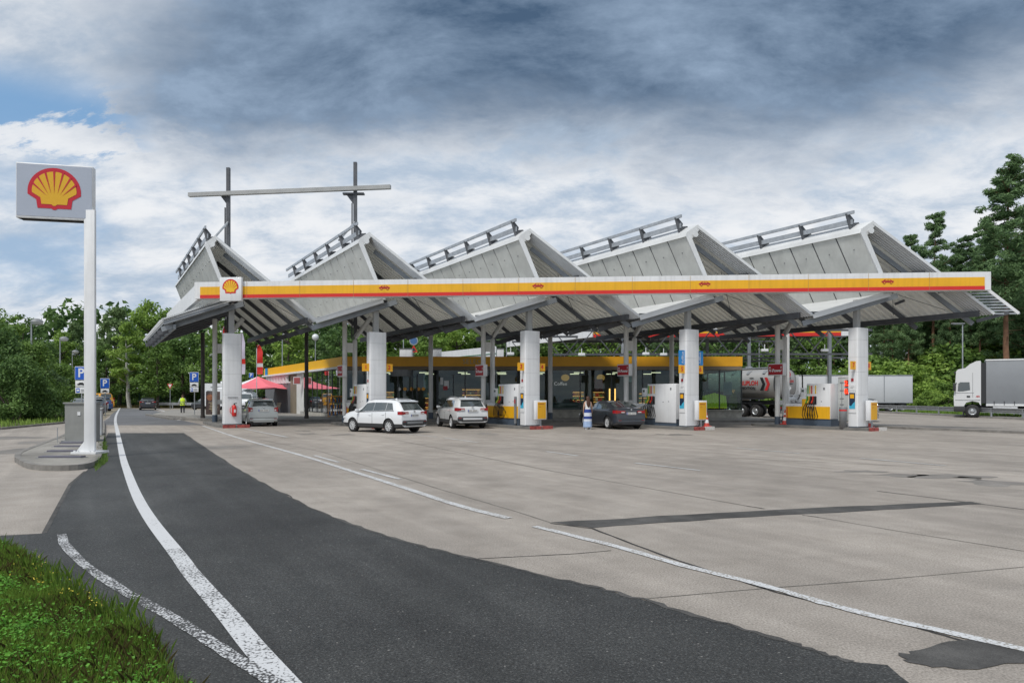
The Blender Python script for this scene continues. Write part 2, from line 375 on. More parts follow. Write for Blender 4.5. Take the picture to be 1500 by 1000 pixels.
#CONC2 = ground_mat('lay_by_concrete', ((.31, .285, .255), (.38, .35, .315)), 1.1, (85, .2), (.3, .14), .8, .3, stain=.2)
ASPH = ground_mat('lane_asphalt', ((.068, .070, .069), (.100, .102, .099)), .9, (60, .6), (.35, .25), .62, 1.0, speck=1, tracks=.16)
ASPH2 = ground_mat('far_asphalt', ((.125, .128, .135), (.165, .168, .175)), .8, (60, .2), (.25, .15), .8, .3)
PATCH = ground_mat('repair_asphalt', ((.052, .051, .049), (.105, .102, .098)), 2.5, (120, .35), (.8, .2), .9, .6)
SEAL = ground_mat('joint_tar', ((.035, .034, .033), (.06, .058, .055)), 3, (90, .3), (.5, .2), .9, .5)
JOINT = ground_mat('joint_faint', ((.13, .12, .105), (.19, .178, .16)), 3, (90, .3), (.5, .2), .9, .4)
SOIL = ground_mat('verge_soil', ((.045, .050, .022), (.095, .085, .045)), 3, (60, .4), (.4, .2), .95, .6)
EARTH = ground_mat('field', ((.05, .07, .028), (.09, .10, .045)), .3, (20, .3), (.08, .25), .95, .4)
BUFF = ground_mat('dry_edge', ((.22, .19, .14), (.30, .265, .20)), 1.2, (60, .3), (.3, .2), .95, .4)
STAIN = ground_mat('oil_stain', ((.175, .162, .148), (.235, .218, .198)), 2, (90, .25), (.5, .2), .7, .3)

def line_mat(name, worn, under):
    m = bpy.data.materials.new(name); m.use_nodes = True
    nt = m.node_tree; b = nt.nodes['Principled BSDF']; b.inputs['Roughness'].default_value = .7
    tc = nt.nodes.new('ShaderNodeTexCoord')
    v = nt.nodes.new('ShaderNodeTexVoronoi'); v.inputs['Scale'].default_value = 46; nt.links.new(tc.outputs['Object'], v.inputs['Vector'])
    n = nt.nodes.new('ShaderNodeTexNoise'); n.inputs['Scale'].default_value = 2.2; n.inputs['Detail'].default_value = 8; nt.links.new(tc.outputs['Object'], n.inputs['Vector'])
    n2 = nt.nodes.new('ShaderNodeTexNoise'); n2.inputs['Scale'].default_value = 60; n2.inputs['Detail'].default_value = 4; nt.links.new(tc.outputs['Object'], n2.inputs['Vector'])
    def mm(op, a, b_):
        q = nt.nodes.new('ShaderNodeMath'); q.operation = op
        for i, s in enumerate((a, b_)):
            if isinstance(s, float): q.inputs[i].default_value = s
            else: nt.links.new(s, q.inputs[i])
        return q.outputs[0]
    s = mm('ADD', mm('MULTIPLY', v.outputs['Distance'], .55), mm('ADD', mm('MULTIPLY', n.outputs['Fac'], .5), mm('MULTIPLY', n2.outputs['Fac'], .55)))
    mr = nt.nodes.new('ShaderNodeMapRange'); nt.links.new(s, mr.inputs['Value']); mr.inputs['From Min'].default_value = worn; mr.inputs['From Max'].default_value = worn+.10
    mx = nt.nodes.new('ShaderNodeMix'); mx.data_type = 'RGBA'; nt.links.new(mr.outputs[0], mx.inputs['Factor']); mx.inputs[6].default_value = (.56, .57, .58, 1); mx.inputs[7].default_value = (*under, 1)
    nt.links.new(mx.outputs[2], b.inputs['Base Color'])
    MATS[name] = m; return m
LINE_FAR = line_mat('lane_paint', .98, (.25, .25, .25))
LINE_NEAR = line_mat('lane_paint_worn', .84, (.11, .11, .11))
LINE_OLD = line_mat('lane_paint_old', .70, (.06, .06, .06))
LINE_CONC = line_mat('lane_paint_concrete', .80, (.30, .285, .26))

def smooth_line(pts, n=6):
    """Catmull-Rom through 2D points"""
    P = [Vector((p[0], p[1])) for p in pts]; out = []
    for i in range(len(P)-1):
        a, b, c, d = P[max(i-1, 0)], P[i], P[i+1], P[min(i+2, len(P)-1)]
        for k in range(n):
            t = k/n
            out.append(.5*((2*b)+(c-a)*t+(2*a-5*b+4*c-d)*t*t+(3*b-a-3*c+d)*t**3))
    out.append(P[-1]); return out
def relax(P, n):
    P = [p.copy() for p in P]
    for _ in range(n): P = [P[0]]+[P[i]*.5+(P[i-1]+P[i+1])*.25 for i in range(1, len(P)-1)]+[P[-1]]
    return P
def sheet(name, pts, z, m, parent=None):
    """flat polygon sheet on the ground, triangulated"""
    bm = bmesh.new(); vs = [bm.verts.new((p[0], p[1], z)) for p in pts]
    f = bm.faces.new(vs); f.normal_update()
    if f.normal.z < 0: f.normal_flip()
    bmesh.ops.triangulate(bm, faces=[f]); me = bpy.data.meshes.new(name); bm.to_mesh(me); bm.free(); me.materials.append(m)
    return struct(link(name, me, parent))
def strip(name, pts, wd, z, m, jitter=0.0):
    P = [Vector((p[0], p[1])) for p in pts]; mb = MB(); vs = []
    for i, p in enumerate(P):
        d = (P[min(i+1, len(P)-1)]-P[max(i-1, 0)]).normalized(); nrm = Vector((-d.y, d.x))
        h = wd/2*(1+random.uniform(-jitter, jitter)); q = p+nrm*random.uniform(-jitter, jitter)*wd*.6
        vs += [(q.x+nrm.x*h, q.y+nrm.y*h, z), (q.x-nrm.x*h, q.y-nrm.y*h, z)]
    mb.add(vs, [(2*i, 2*i+1, 2*i+3, 2*i+2) for i in range(len(P)-1)])
    return struct(mb.build(name, m))
def G(pts): return [gp(*p) for p in pts]
def jag(pts, n, a):
    out = []
    for i in range(len(pts)):
        p = Vector((pts[i][0], pts[i][1])); q = Vector((pts[(i+1) % len(pts)][0], pts[(i+1) % len(pts)][1]))
        for k in range(n): out.append(p.lerp(q, k/n)+Vector((random.uniform(-a, a), random.uniform(-a, a)))*(1 if k else .3))
    return out

mb = MB(); mb.poly([(-900, -60, -.03), (900, -60, -.03), (900, 1500, -.03), (-900, 1500, -.03)])
struct(mb.build('ground', EARTH))
sheet('forecourt', [(-70, -8), (42, -8), (37.2, 40), (39, 74), (34, 96), (-70, 96)], 0.0, CONC)
# asphalt lane in the foreground
right_edge = relax(smooth_line(G([(183, 634), (268, 634)])[1:] + G([(310, 662), (352, 690), (400, 715), (450, 742), (500, 763), (565, 786), (650, 809), (750, 832), (845, 854), (940, 877), (1050, 910), (1175, 947), (1245, 969)]), 8), 40)
lane = [Vector(p[:2]) for p in right_edge] + [Vector(p[:2]) for p in (gp(1300, 974), gp(1318, 990), gp(1345, 1010), gp(1500, 1150))] + [Vector((2.2, .5)), Vector((-9, .5)), Vector((-9.5, 6.0))] + [Vector(p[:2]) for p in G([(-250, 785), (0, 785), (66, 781), (104, 709), (128, 688), (150, 655), (158, 634)])]
sheet('asphalt_lane', lane, .004, ASPH)
sheet('far_road', [Vector(p[:2]) for p in G([(142, 622.5), (300, 622.5), (262, 614.5), (268, 609.5), (222, 600), (178, 597.2), (166, 602), (160, 612)])], .004, ASPH2)
cross = [Vector((-75, 92)), Vector((-20, 90)), Vector((-18, 99)), Vector((-80, 102))]
sheet('cross_road', cross, .004, ASPH2)
sheet('truck_park', [Vector((39.2, 44)), Vector((120, 44)), Vector((120, 84)), Vector((24, 84)), Vector((39.2, 71))], -.012, ASPH2)
# lane lines
edge = smooth_line(G([(176, 597), (171, 606), (169, 616), (172, 632), (179, 666), (187, 692), (201, 727), (222, 763), (260, 812), (282, 842), (330, 897), (369, 945), (420, 1003), (470, 1060)]), 6)
nfar = 48
strip('lane_marking', edge[:nfar], .16, .008, LINE_FAR); strip('lane_marking', edge[nfar-1:], .16, .008, LINE_NEAR)
strip('lane_marking', smooth_line(G([(91, 783), (96, 800), (130, 832), (180, 865), (250, 904), (310, 942), (370, 980), (410, 1006)]), 5), .10, .009, LINE_OLD, .08)
strip('lane_marking', smooth_line(G([(296, 623), (345, 640), (435, 665), (515, 690), (600, 717), (670, 740), (745, 759)]), 5), .14, .008, LINE_CONC, .05)
strip('lane_marking', smooth_line(G([(783, 771), (900, 800), (1000, 828), (1130, 861), (1250, 895), (1500, 952), (1700, 1000)]), 6), .11, .008, LINE_CONC, .12)
for a, b in (((800, 661), (846, 667.5)), ((930, 678), (1026, 689)), ((1260, 671), (1386, 682)), ((1080, 656), (1172, 664)), ((530, 687), (586, 702)), ((460, 667), (496, 677)), ((560, 631), (640, 640)), ((650, 641), (700, 648))):
    strip('lane_marking', G([a, b]), .10, .008, LINE_CONC, .05)
strip('lane_marking', smooth_line(G([(226, 598), (250, 604.5), (270, 609), (264, 613.0), (262, 615.5)]), 4), .22, .008, LINE_FAR)
strip('lane_marking', G([(358, 628), (420, 640)]), .12, .008, LINE_CONC, .05)
# repairs, tar joints, faint slab joints
sheet('asphalt_patch', jag(G([(806, 765), (1000, 754), (1250, 741), (1420, 734.5), (1442, 738), (1300, 746), (1060, 759), (868, 773)]), 6, .035), .004, PATCH)
sheet('asphalt_patch', jag(G([(1315, 960), (1345, 952), (1415, 937), (1500, 954), (1560, 968), (1500, 972), (1400, 980), (1330, 970)]), 4, .03), .005, PATCH)
for pts, wd, m in (([(640, 715), (750, 747), (806, 765)], .022, JOINT), ([(806, 766), (868, 774), (965, 811), (1060, 843), (1140, 868)], .035, SEAL), ([(1140, 868), (1260, 897), (1350, 921), (1420, 941)], .03, SEAL),
                   ([(700, 818), (760, 815), (840, 811), (895, 806)], .018, SEAL), ([(940, 877), (1125, 861)], .015, JOINT), ([(1125, 861), (1300, 848), (1500, 830)], .015, JOINT), ([(1175, 754), (1200, 757.5)], .025, SEAL),
                   ([(1200, 757.5), (1300, 775), (1500, 807)], .02, JOINT), ([(1285, 719), (1360, 728), (1430, 737), (1500, 746), (1560, 754)], .035, SEAL),
                   ([(330, 634), (470, 661), (640, 715)], .03, JOINT), ([(1095, 741), (1120, 745)], .04, SEAL), ([(810, 690), (1095, 741)], .03, JOINT), ([(560, 640), (810, 690)], .035, JOINT),
                   ([(300, 636), (1500, 690)], .03, JOINT), ([(268, 622), (1480, 648)], .04, JOINT), ([(600, 648), (1000, 653), (1500, 660)], .03, JOINT)):
    strip('slab_joint', [p.lerp(q, k/6) for p, q in zip(G(pts)[:-1], G(pts)[1:]) for k in range(6)]+[G(pts)[-1]], wd, .003, m, .25)
strip('asphalt_crack', [p+Vector((random.uniform(-.03, .03), random.uniform(-.06, .06), 0)) for p in [gp(232+i*12, 697-2.2*math.sin(i*.5)-i*.35) for i in range(11)]], .035, .0085, PATCH, .4)
strip('asphalt_seam', [Vector((p.x+random.uniform(-.02, .02), p.y+random.uniform(-.02, .02))) for p in right_edge], .05, .0065, PATCH, .6)
strip('asphalt_seam', [Vector((p.x, p.y)) for p in G([(0, 785), (66, 781), (104, 709), (126, 690)])], .05, .0065, PATCH, .5)
for px_, py_, a, b in ((1453, 707, .55, .16), (1385, 697, .8, .14), (1320, 696, .5, .10), (1260, 690, .5, .08), (1420, 700, .25, .08)):
    c = gp(px_, py_)
    sheet('oil_stain', [(c.x+a*(1+.35*math.sin(3*t+px_))*math.cos(t), c.y+b*3*(1+.3*math.cos(4*t+px_))*math.sin(t)) for t in [k*2*math.pi/26 for k in range(26)]], .003, STAIN)
c = gp(30, 646)
for i, (px_, py_) in enumerate(((70, 648), (20, 641), (35, 660))):
    c = gp(px_, py_); sheet('oil_stain', [(c.x+1.1*(1+.3*math.sin(3*t+i))*math.cos(t), c.y+1.0*(1+.3*math.cos(2*t+i))*math.sin(t)) for t in [k*2*math.pi/26 for k in range(26)]], .003, STAIN)
rnd = random.Random(17)
for i in range(22):
    k_ = rnd.choice((0, 1, 2, 3)); bx_ = -11+8.0*k_+rnd.uniform(-1.2, 1.2); yy = rnd.uniform(29, 43); xx = bx_-(yy-35)*.5; r_ = rnd.uniform(.12, .45)
    sheet('oil_stain', [(xx+r_*(1+.35*math.sin(3*t+i))*math.cos(t), yy+r_*1.5*(1+.3*math.cos(4*t+i))*math.sin(t)) for t in [q*2*math.pi/18 for q in range(18)]], .0025+.0001*i, STAIN)
# verges
def kerb(name, pts, wd, h, m=KERB, closed=False):
    P = [Vector((p[0], p[1])) for p in pts]; mb = MB(); n = len(P); rings = []
    for i, p in enumerate(P):
        a = P[(i-1) % n] if closed or i > 0 else p; b = P[(i+1) % n] if closed or i < n-1 else p
        d = (b-a).normalized(); nr = Vector((-d.y, d.x))*wd/2
        rings.append([(p.x+nr.x, p.y+nr.y, -.02), (p.x+nr.x*.95, p.y+nr.y*.95, h), (p.x-nr.x*.95, p.y-nr.y*.95, h), (p.x-nr.x, p.y-nr.y, -.02)])
    vs = [q for r in rings for q in r]; last = n if closed else n-1
    mb.add(vs, [(4*i+k, 4*i+k+1, 4*((i+1) % n)+k+1, 4*((i+1) % n)+k) for i in range(last) for k in range(3)])
    return struct(mb.build(name, m))
hedge_verge = [Vector(p[:2]) for p in G([(-330, 640), (0, 628), (92, 619.5), (96, 612), (40, 606), (-330, 606)])]
sheet('hedge_verge', hedge_verge, .05, SOIL)
kerb('road_kerb', G([(-330, 641), (0, 629), (93, 620)]), .22, .10)
sheet('parking_edge', [Vector(p[:2]) for p in G([(60, 611), (150, 616), (178, 596), (160, 594), (60, 600)])], .006, BUFF)
sheet('roadside_strip', [Vector(p[:2]) for p in G([(150, 597), (360, 600), (360, 594), (150, 593)])], .012, BUFF)
# ---------------------------------------------------------------- canopy of folded roof bays
DV = Vector((-.61, 1.0, 0))                    # one step of depth along the ridges
DN = DV.normalized(); EN = Vector((DN.y, -DN.x, 0))   # along / across the pump islands
FA = Vector((1, -.09, 0)); FU = FA.normalized()
def fy(x): return 34.5-.09*x                    # front plane of the roof
STEP = 8.25
ZV, ZB, ZC, ZR = 5.585, 6.61, 9.59, 10.03
def bay(k):                                     # V: left valley, B: foot of upstand, C: top of upstand, R: ridge, W: right valley
    x0 = -18.35+STEP*k
    p = lambda dx, z: Vector((x0+dx, fy(x0+dx), z))
    return p(0, ZV), p(3.45, ZB), p(2.22, ZC), p(2.77, ZR), p(STEP, ZV)
TL = 13.6
canopy = thing('fuel_canopy', 'folded sawtooth canopy with ribbed roof bays and yellow banded fascia over the pumps', 'canopy', (0, 40, 0))
def corrugated(name, a0, a1, m, t0, t1, pitch=.34, amp=.06, parent=canopy, thick=True):
    """ribbed sheet from line a0 (top) to a1 (bottom), ribs along the fall, repeated along the depth"""
    mb = MB(); n = int((t1-t0)*DV.length/pitch); vs = []
    fall = (a1-a0); nrm = fall.cross(DV).normalized()
    if nrm.z < 0: nrm = -nrm
    for i in range(n+1):
        for j, (o, h) in enumerate(((0, 0), (.42, 0), (.5, 1), (.92, 1))):
            t = t0+(t1-t0)*min((i+o)/n, 1)
            off = nrm*amp*2*h
            vs += [a0+DV*t+off, a1+DV*t+off]
    mb.add(vs, [(2*i, 2*i+1, 2*i+3, 2*i+2) for i in range(len(vs)//2-1)])
    return mb.build(name, m, parent, world=True)

for k in range(5):
    V, B, C, Rg, W = bay(k)
    # main sheet, ridge down to the right valley
    corrugated('roof_sheet', Rg+Vector((0, 0, -.06)), W+Vector((0, 0, .02)), SHEETU, 0.25, TL)
    # edge band of the sheet: three stepped light ribs
    mb = MB()
    for q, (t, h) in enumerate(((0.0, .12), (.12, .10), (.24, .10), (.36, .10), (.48, .10), (.60, .10), (.72, .10))):
        mb.beam(Rg+DV*t+Vector((0, 0, -.02)), W+DV*t+Vector((0, 0, -.02)), .095, h)
    mb.build('edge_band', TRIM, canopy, world=True)
    # light strip between valley and upstand
    mb = MB(); nrm = Vector((0, 0, 1))
    mb.add([V, B, B+DV*TL, V+DV*TL], [(0, 1, 2, 3)]); mb.add([p+Vector((0, 0, -.10)) for p in (V, B, B+DV*TL, V+DV*TL)], [(3, 2, 1, 0)])
    mb.build('valley_sheet', SHEETL if k else STEELM, canopy, world=True)
    mb = MB(); mb.beam(V+Vector((-.05, -.05, -.06)), B+Vector((.05, -.05, -.06)), .12, .20); mb.beam(V+Vector((0, -.12, .08)), B+Vector((0, -.12, .08)), .05, .06)
    mb.build('valley_trim', TRIM if k else STEELM, canopy, world=True)
    mb = MB(); mb.box(V+DV*.35+Vector((.55, 0, .19)), (.75, .35, .05)); mb.build('roof_drain', GREYP, canopy, world=True)
    # upstand of concrete panels
    wdt = 1.08; n = 12
    mb = MB(); th = (B-C).cross(DV).normalized()*.10
    for i in range(n):
        t0 = .06+i*wdt*1.045; t1 = min(t0+wdt*.985, TL)
        q = [B+DV*t0, B+DV*t1, C+DV*t1, C+DV*t0]
        mb.prism(q, th, 0)
        for s in (.3, .75):
            c0 = B.lerp(C, s)+DV*((t0+t1)/2)
            for sg in (-1, 1): mb.cyl(c0-th*.1*sg, c0-th*.12*sg-th.normalized()*.03*sg, .03, n=8, mi=1)
    mb.build('upstand_panels', [PANEL, GREYP], canopy, world=True)
    mb = MB(); mb.prism([B+DV*.05+th*.3, C+DV*.05+th*.3, C+DV*TL+th*.3, B+DV*TL+th*.3], th*.4); mb.build('upstand_backing', STEEL, canopy, world=True)
    mb = MB(); e = Vector((.0, -.03, 0))
    mb.prism([B+e+Vector((-.02, 0, 0)), B+e+Vector((.16, -.02, 0)), C+e+Vector((.21, -.02, -.02)), C+e+Vector((-.04, 0, -.02))], (0, .10, 0))
    mb.prism([C+e+Vector((-.06, -.01, -.04)), C+e+Vector((.02, -.01, .16)), Rg+e+Vector((0, -.01, .08)), Rg+e+Vector((.12, -.01, -.10)), C+e+Vector((.30, -.01, -.14))], (0, .14, 0))
    mb.build('gable_trim', TRIM, canopy, world=True)
    # light cap over the ridge edge
    mb = MB(); mb.prism([C+Vector((-.06, 0, -.05)), C+Vector((.0, 0, .16)), Rg+Vector((0, 0, .09)), Rg+Vector((.08, 0, -.05))], DV*TL); mb.build('ridge_cap', SHEETL, canopy, world=True)
    mb = MB(); c0 = C+Vector((.42, -.02, .02)); mb.cyl(c0, c0+Vector((0, -.14, 0)), .13, n=14); mb.build('gutter_end', TRIM, canopy, world=True)
    # guard rails over the ridge
    up = Vector((-.52, 0, .86))
    mb = MB(); r0 = C+Vector((.05, 0, 1.06)); r1 = C+Vector((.20, 0, .64))
    mb.beam(r0+DV*.35, r0+DV*TL, .08, .15); mb.build('top_rail', GALV, canopy, world=True)
    mb = MB(); mb.beam(r1+DV*.55, r1+DV*TL, .05, .24); mb.build('lower_rail', GALV, canopy, world=True)
    for j in range(6):
        t = .62+2.25*j
        a = C+DV*t; mb = MB()
        mb.prism([a+Vector((-.06, 0, 1.05)), a+Vector((.12, 0, 1.04)), a+Vector((.36, 0, .74)), a+Vector((.33, 0, .60)), a+Vector((.58, 0, .62)), a+Vector((.66, 0, .46)), a+Vector((.20, 0, .10))], (0, .09, 0))
        mb.build('rail_bracket', STEEL, canopy, world=True)
    # rafters under the sheets, parallel to the front
    for j in range(6):
        t = .98+2.28*j
        mb = MB(); tip = (W-Rg).normalized()*.30
        mb.beam(Rg.lerp(W, .12)+DV*t+Vector((0, 0, -.20)), W+DV*t+tip+Vector((0, 0, -.20)), .10, .21)
        mb.build('rafter', STEELM if j == 0 else STEEL, canopy, world=True)
        mb = MB(); mb.beam(V+DV*(t-.6)+Vector((-.15, 0, -.36)), B+DV*(t-.6)+Vector((.9, 0, -.05)), .12, .26)
        mb.build('rafter', STEELM if j == 0 else STEEL, canopy, world=True)
    for q, (f, wd, h, dz) in enumerate(((.90, .14, .28, -.42), (.45, .10, .18, -.40))):
        mb = MB(); a = Rg.lerp(W, f)+Vector((0, 0, dz)); mb.beam(a+DV*.1, a+DV*TL, wd, h); mb.build('purlin', STEEL, canopy, world=True)
    mb = MB()
    for a, b, t in ((.40, .86, 1.2), (.86, .40, 1.2)):
        mb.tube([Rg.lerp(W, a)+DV*t+Vector((0, 0, -.30)), Rg.lerp(W, b)+DV*(t+2.2)+Vector((0, 0, -.30))], .013, 5)
    mb.build('tie_rod', STEEL, canopy, world=True)
    if k:
        for t, dx in ((.6, 2.6), (1.9, 3.0)):
            mb = MB(); c0 = V+DV*t+Vector((dx, 0, .62)); mb.box(c0, (.55, .25, .10)); mb.build('soffit_lamp', LAMPGLASS, canopy, world=True)
# free slats at the right end and at the left eave
V, B, C, Rg, W = bay(4)
mb = MB()
for i in range(15):
    f = .56+i*.0315; a = Rg.lerp(W, f)
    for q in range(1): mb.beam(a+Vector((.02, 0, .0)), a+Vector((1.15, -.10, .0)), .045, .07)
mb.build('end_slats', GALV, canopy, world=True)
for f in (.66, .98):
    mb = MB(); a = Rg.lerp(W, f); mb.beam(a+DV*.4+Vector((-.2, 0, -.4)), a+Vector((.75, -.1, -.05)), .10, .16); mb.build('slat_bracket', STEEL, canopy, world=True)
mb = MB(); a = W+Vector((1.1, -.1, 0)); mb.beam(Rg.lerp(W, .60)+Vector((1.15, -.1, .0)), a, .05, .14); mb.build('slat_edge', WHITE, canopy, world=True)
for t in (2.8, 5.15, 7.5, 9.85):
    for f in (.55, .75, .95):
        mb = MB(); a = Rg.lerp(W, f)+DV*t+Vector((0, 0, -.28)); mb.beam(a, a+Vector((.35, -.3, .16)), .08, .12); mb.build('slat_bracket', STEEL, canopy, world=True)
V, B, C, Rg, W = bay(0)
mb = MB()
for i in range(30):
    f = i/29; a = V.lerp(B, f*.92)+Vector((-.02, -.22, .13)); mb.beam(a, a+DV*1.1, .06, .10)
for i in range(26):
    a = V+DV*(i*.5)+Vector((-.30, .0, .05)); mb.beam(a, a+Vector((.62, -.05, .18)), .05, .09)
mb.beam(V+Vector((-.1, -.1, .03)), B+Vector((.1, -.1, .0)), .04, .05); mb.beam(V+Vector((-.1, -.05, .02)), V+DV*12.8+Vector((-.1, 0, .02)), .05, .05)
mb.build('eave_slats', TRIM, canopy, world=True)
mb = MB(); mb.beam(V+Vector((.5, -.02, -.25)), V+DV*TL+Vector((.5, -.02, -.25)), .12, .24); mb.beam(V+Vector((.1, 0, .06)), V+DV*TL+Vector((.1, 0, .06)), .08, .14); mb.build('eave_beam', STEELM, canopy, world=True)
for j in range(7):
    mb = MB(); a = V+DV*(.3+2.1*j); mb.beam(a+Vector((.5, 0, -.2)), a+Vector((.5, 0, .22)), .10, .10); mb.build('slat_bracket', STEEL, canopy, world=True)

# fascia
F0 = Vector((-16.15, 34.72, 0)); F1 = Vector((22.3, 31.78, 0)); FD = (F1-F0).normalized(); FN = Vector((FD.y, -FD.x, 0))
ZT, ZL = 7.46, 6.61
mb = MB(); mb.prism([F0+Vector((0, 0, ZL)), F1+Vector((0, 0, ZL)), F1+Vector((0, 0, ZT)), F0+Vector((0, 0, ZT))], -FN*.45)
# side return running back on the left
mb.prism([F0+Vector((0, .30, ZL)), F0+DV*13.5+Vector((0, 0, ZL)), F0+DV*13.5+Vector((0, 0, ZT)), F0+Vector((0, .30, ZT))], EN*.2)
for i in range(9):
    a = F0.lerp(F1, (i+.5)/9)
fas = mb.build('fascia', WHITE, canopy, world=True)
LEN = (F1-F0).length
def fas_rect(x0, x1, z0, z1, m, name, out=.006):
    mb = MB(); a = F0+FD*x0+FN*out; b = F0+FD*x1+FN*out
    mb.prism([a+Vector((0, 0, z0)), b+Vector((0, 0, z0)), b+Vector((0, 0, z1)), a+Vector((0, 0, z1))], -FN*out*.8)
    return mb.build(name, m, fas, world=False)
# (children of the fascia share its offset through the canopy's empty)
def fas_build(mb, name, m): return link(name, mb.mesh(name, m, None, canopy.location), fas)
def fas_rect(x0, x1, z0, z1, m, name, out=.006):
    mb = MB(); a = F0+FD*x0+FN*out; b = F0+FD*x1+FN*out
    mb.prism([a+Vector((0, 0, z0)), b+Vector((0, 0, z0)), b+Vector((0, 0, z1)), a+Vector((0, 0, z1))], -FN*out*.8)
    return fas_build(mb, name, m)
fas_rect(.30, LEN-.28, 6.80, 7.21, YELLOW, 'yellow_band'); fas_rect(.30, LEN-.28, 6.625, 6.795, RED, 'red_band', .014)
mb = MB()
for i in range(1, 14):
    a = F0+FD*(LEN*i/14)+FN*.016; mb.box((0, 0, 0), (.012, .006, ZT-ZL-.03), 0, Matrix.Translation(a+Vector((0, -.004, (ZT+ZL)/2))))
fas_build(mb, 'panel_seams', mat('seam_line', (.42, .28, .10), .6))
# pictograms of a car under each bay
for px_ in (563, 788, 1032, 1300):
    xs = (px_-750)/1000; D = (F0.y+(-F0.x)*FD.y/FD.x)/(1-xs*FD.y/FD.x); a = Vector((xs*D, D, 7.06))+FN*.012
    M = frame(a, FD); mb = MB()
    body = [(-.24, -.055), (.26, -.055), (.28, .01), (.20, .035), (.12, .095), (-.12, .10), (-.20, .03), (-.28, .01)]
    body = [(x*1.02, y) for x, y in body]
    mb.add([(x, y, .004) for x, y in body], [tuple(range(len(body)))], 0, False, M)
    mb.add([(-.11, .035, .009), (.0, .035, .009), (.0, .08, .009), (-.09, .08, .009)], [(0, 1, 2, 3)], 1, False, M)
    mb.add([(.03, .035, .009), (.14, .035, .009), (.10, .08, .009), (.03, .08, .009)], [(0, 1, 2, 3)], 1, False, M)
    for wx in (-.15, .16):
        mb.cyl((wx, -.06, .003), (wx, -.06, .012), .058, n=14, mi=0, M=M); mb.cyl((wx, -.06, .011), (wx, -.06, .016), .028, n=12, mi=1, M=M)
    fas_build(mb, 'car_pictogram', [DRED, YELLOW])
# square emblem box on the fascia
xs = (340.5-750)/1000; D = (F0.y+(-F0.x)*FD.y/FD.x)/(1-xs*FD.y/FD.x); a = Vector((xs*D, D, 7.05))
mb = MB(); M = frame(a+FN*.02, FD); mb.box((0, 0, .09), (1.13, 1.2, .18), 0, M, bev=.02); sign = fas_build(mb, 'emblem_box', WHITE2)
mb = MB(); M = frame(a+FN*.205, FD)@Matrix.Translation((0, .08, 0)); emblem(mb, M, .42, 0, 1); fas_build(mb, 'scallop_emblem', [RED, mat('emblem_yellow', (.82, .50, .02), .4)])

# ---------------------------------------------------------------- columns
def isl(k): # front column foot of island k (0..4), measured from the photo
    p = (340, 552, 777, 1010, 1258)[k]; D = (36.5, 35.8, 35.1, 34.3, 33.5)[k]
    return Vector(((p-750)/1000*D, D, 0))
RZ = math.atan2(EN.y, EN.x)      # local x across, local y along the island
KH = .14
KERBY = mat('island_concrete', (.17, .165, .155), .85, var=.3, scale=2)
island_lab = ['pale kerbed island under the first white column, nearest the shell-shaped fascia emblem', 'kerbed pump island of pumps 1 and 2 behind the white estate car', 'kerbed pump island of pumps 3 and 4 with red and white tip', 'kerbed pump island of pumps 5 and 6 with red and white tip', 'kerbed pump island of pumps 7 and 8 with red and white tip']
island_lab[0] = 'kerbed island with red tip corners carrying the fire extinguisher column'
REDP = mat('kerb_red', (.34, .07, .06), .7, var=.6, scale=5); WHP = mat('kerb_white', (.62, .60, .57), .6, var=.25, scale=6)
NUM = [('', ''), ('1', '2'), ('3', '4'), ('5', '6'), ('7', '8')]
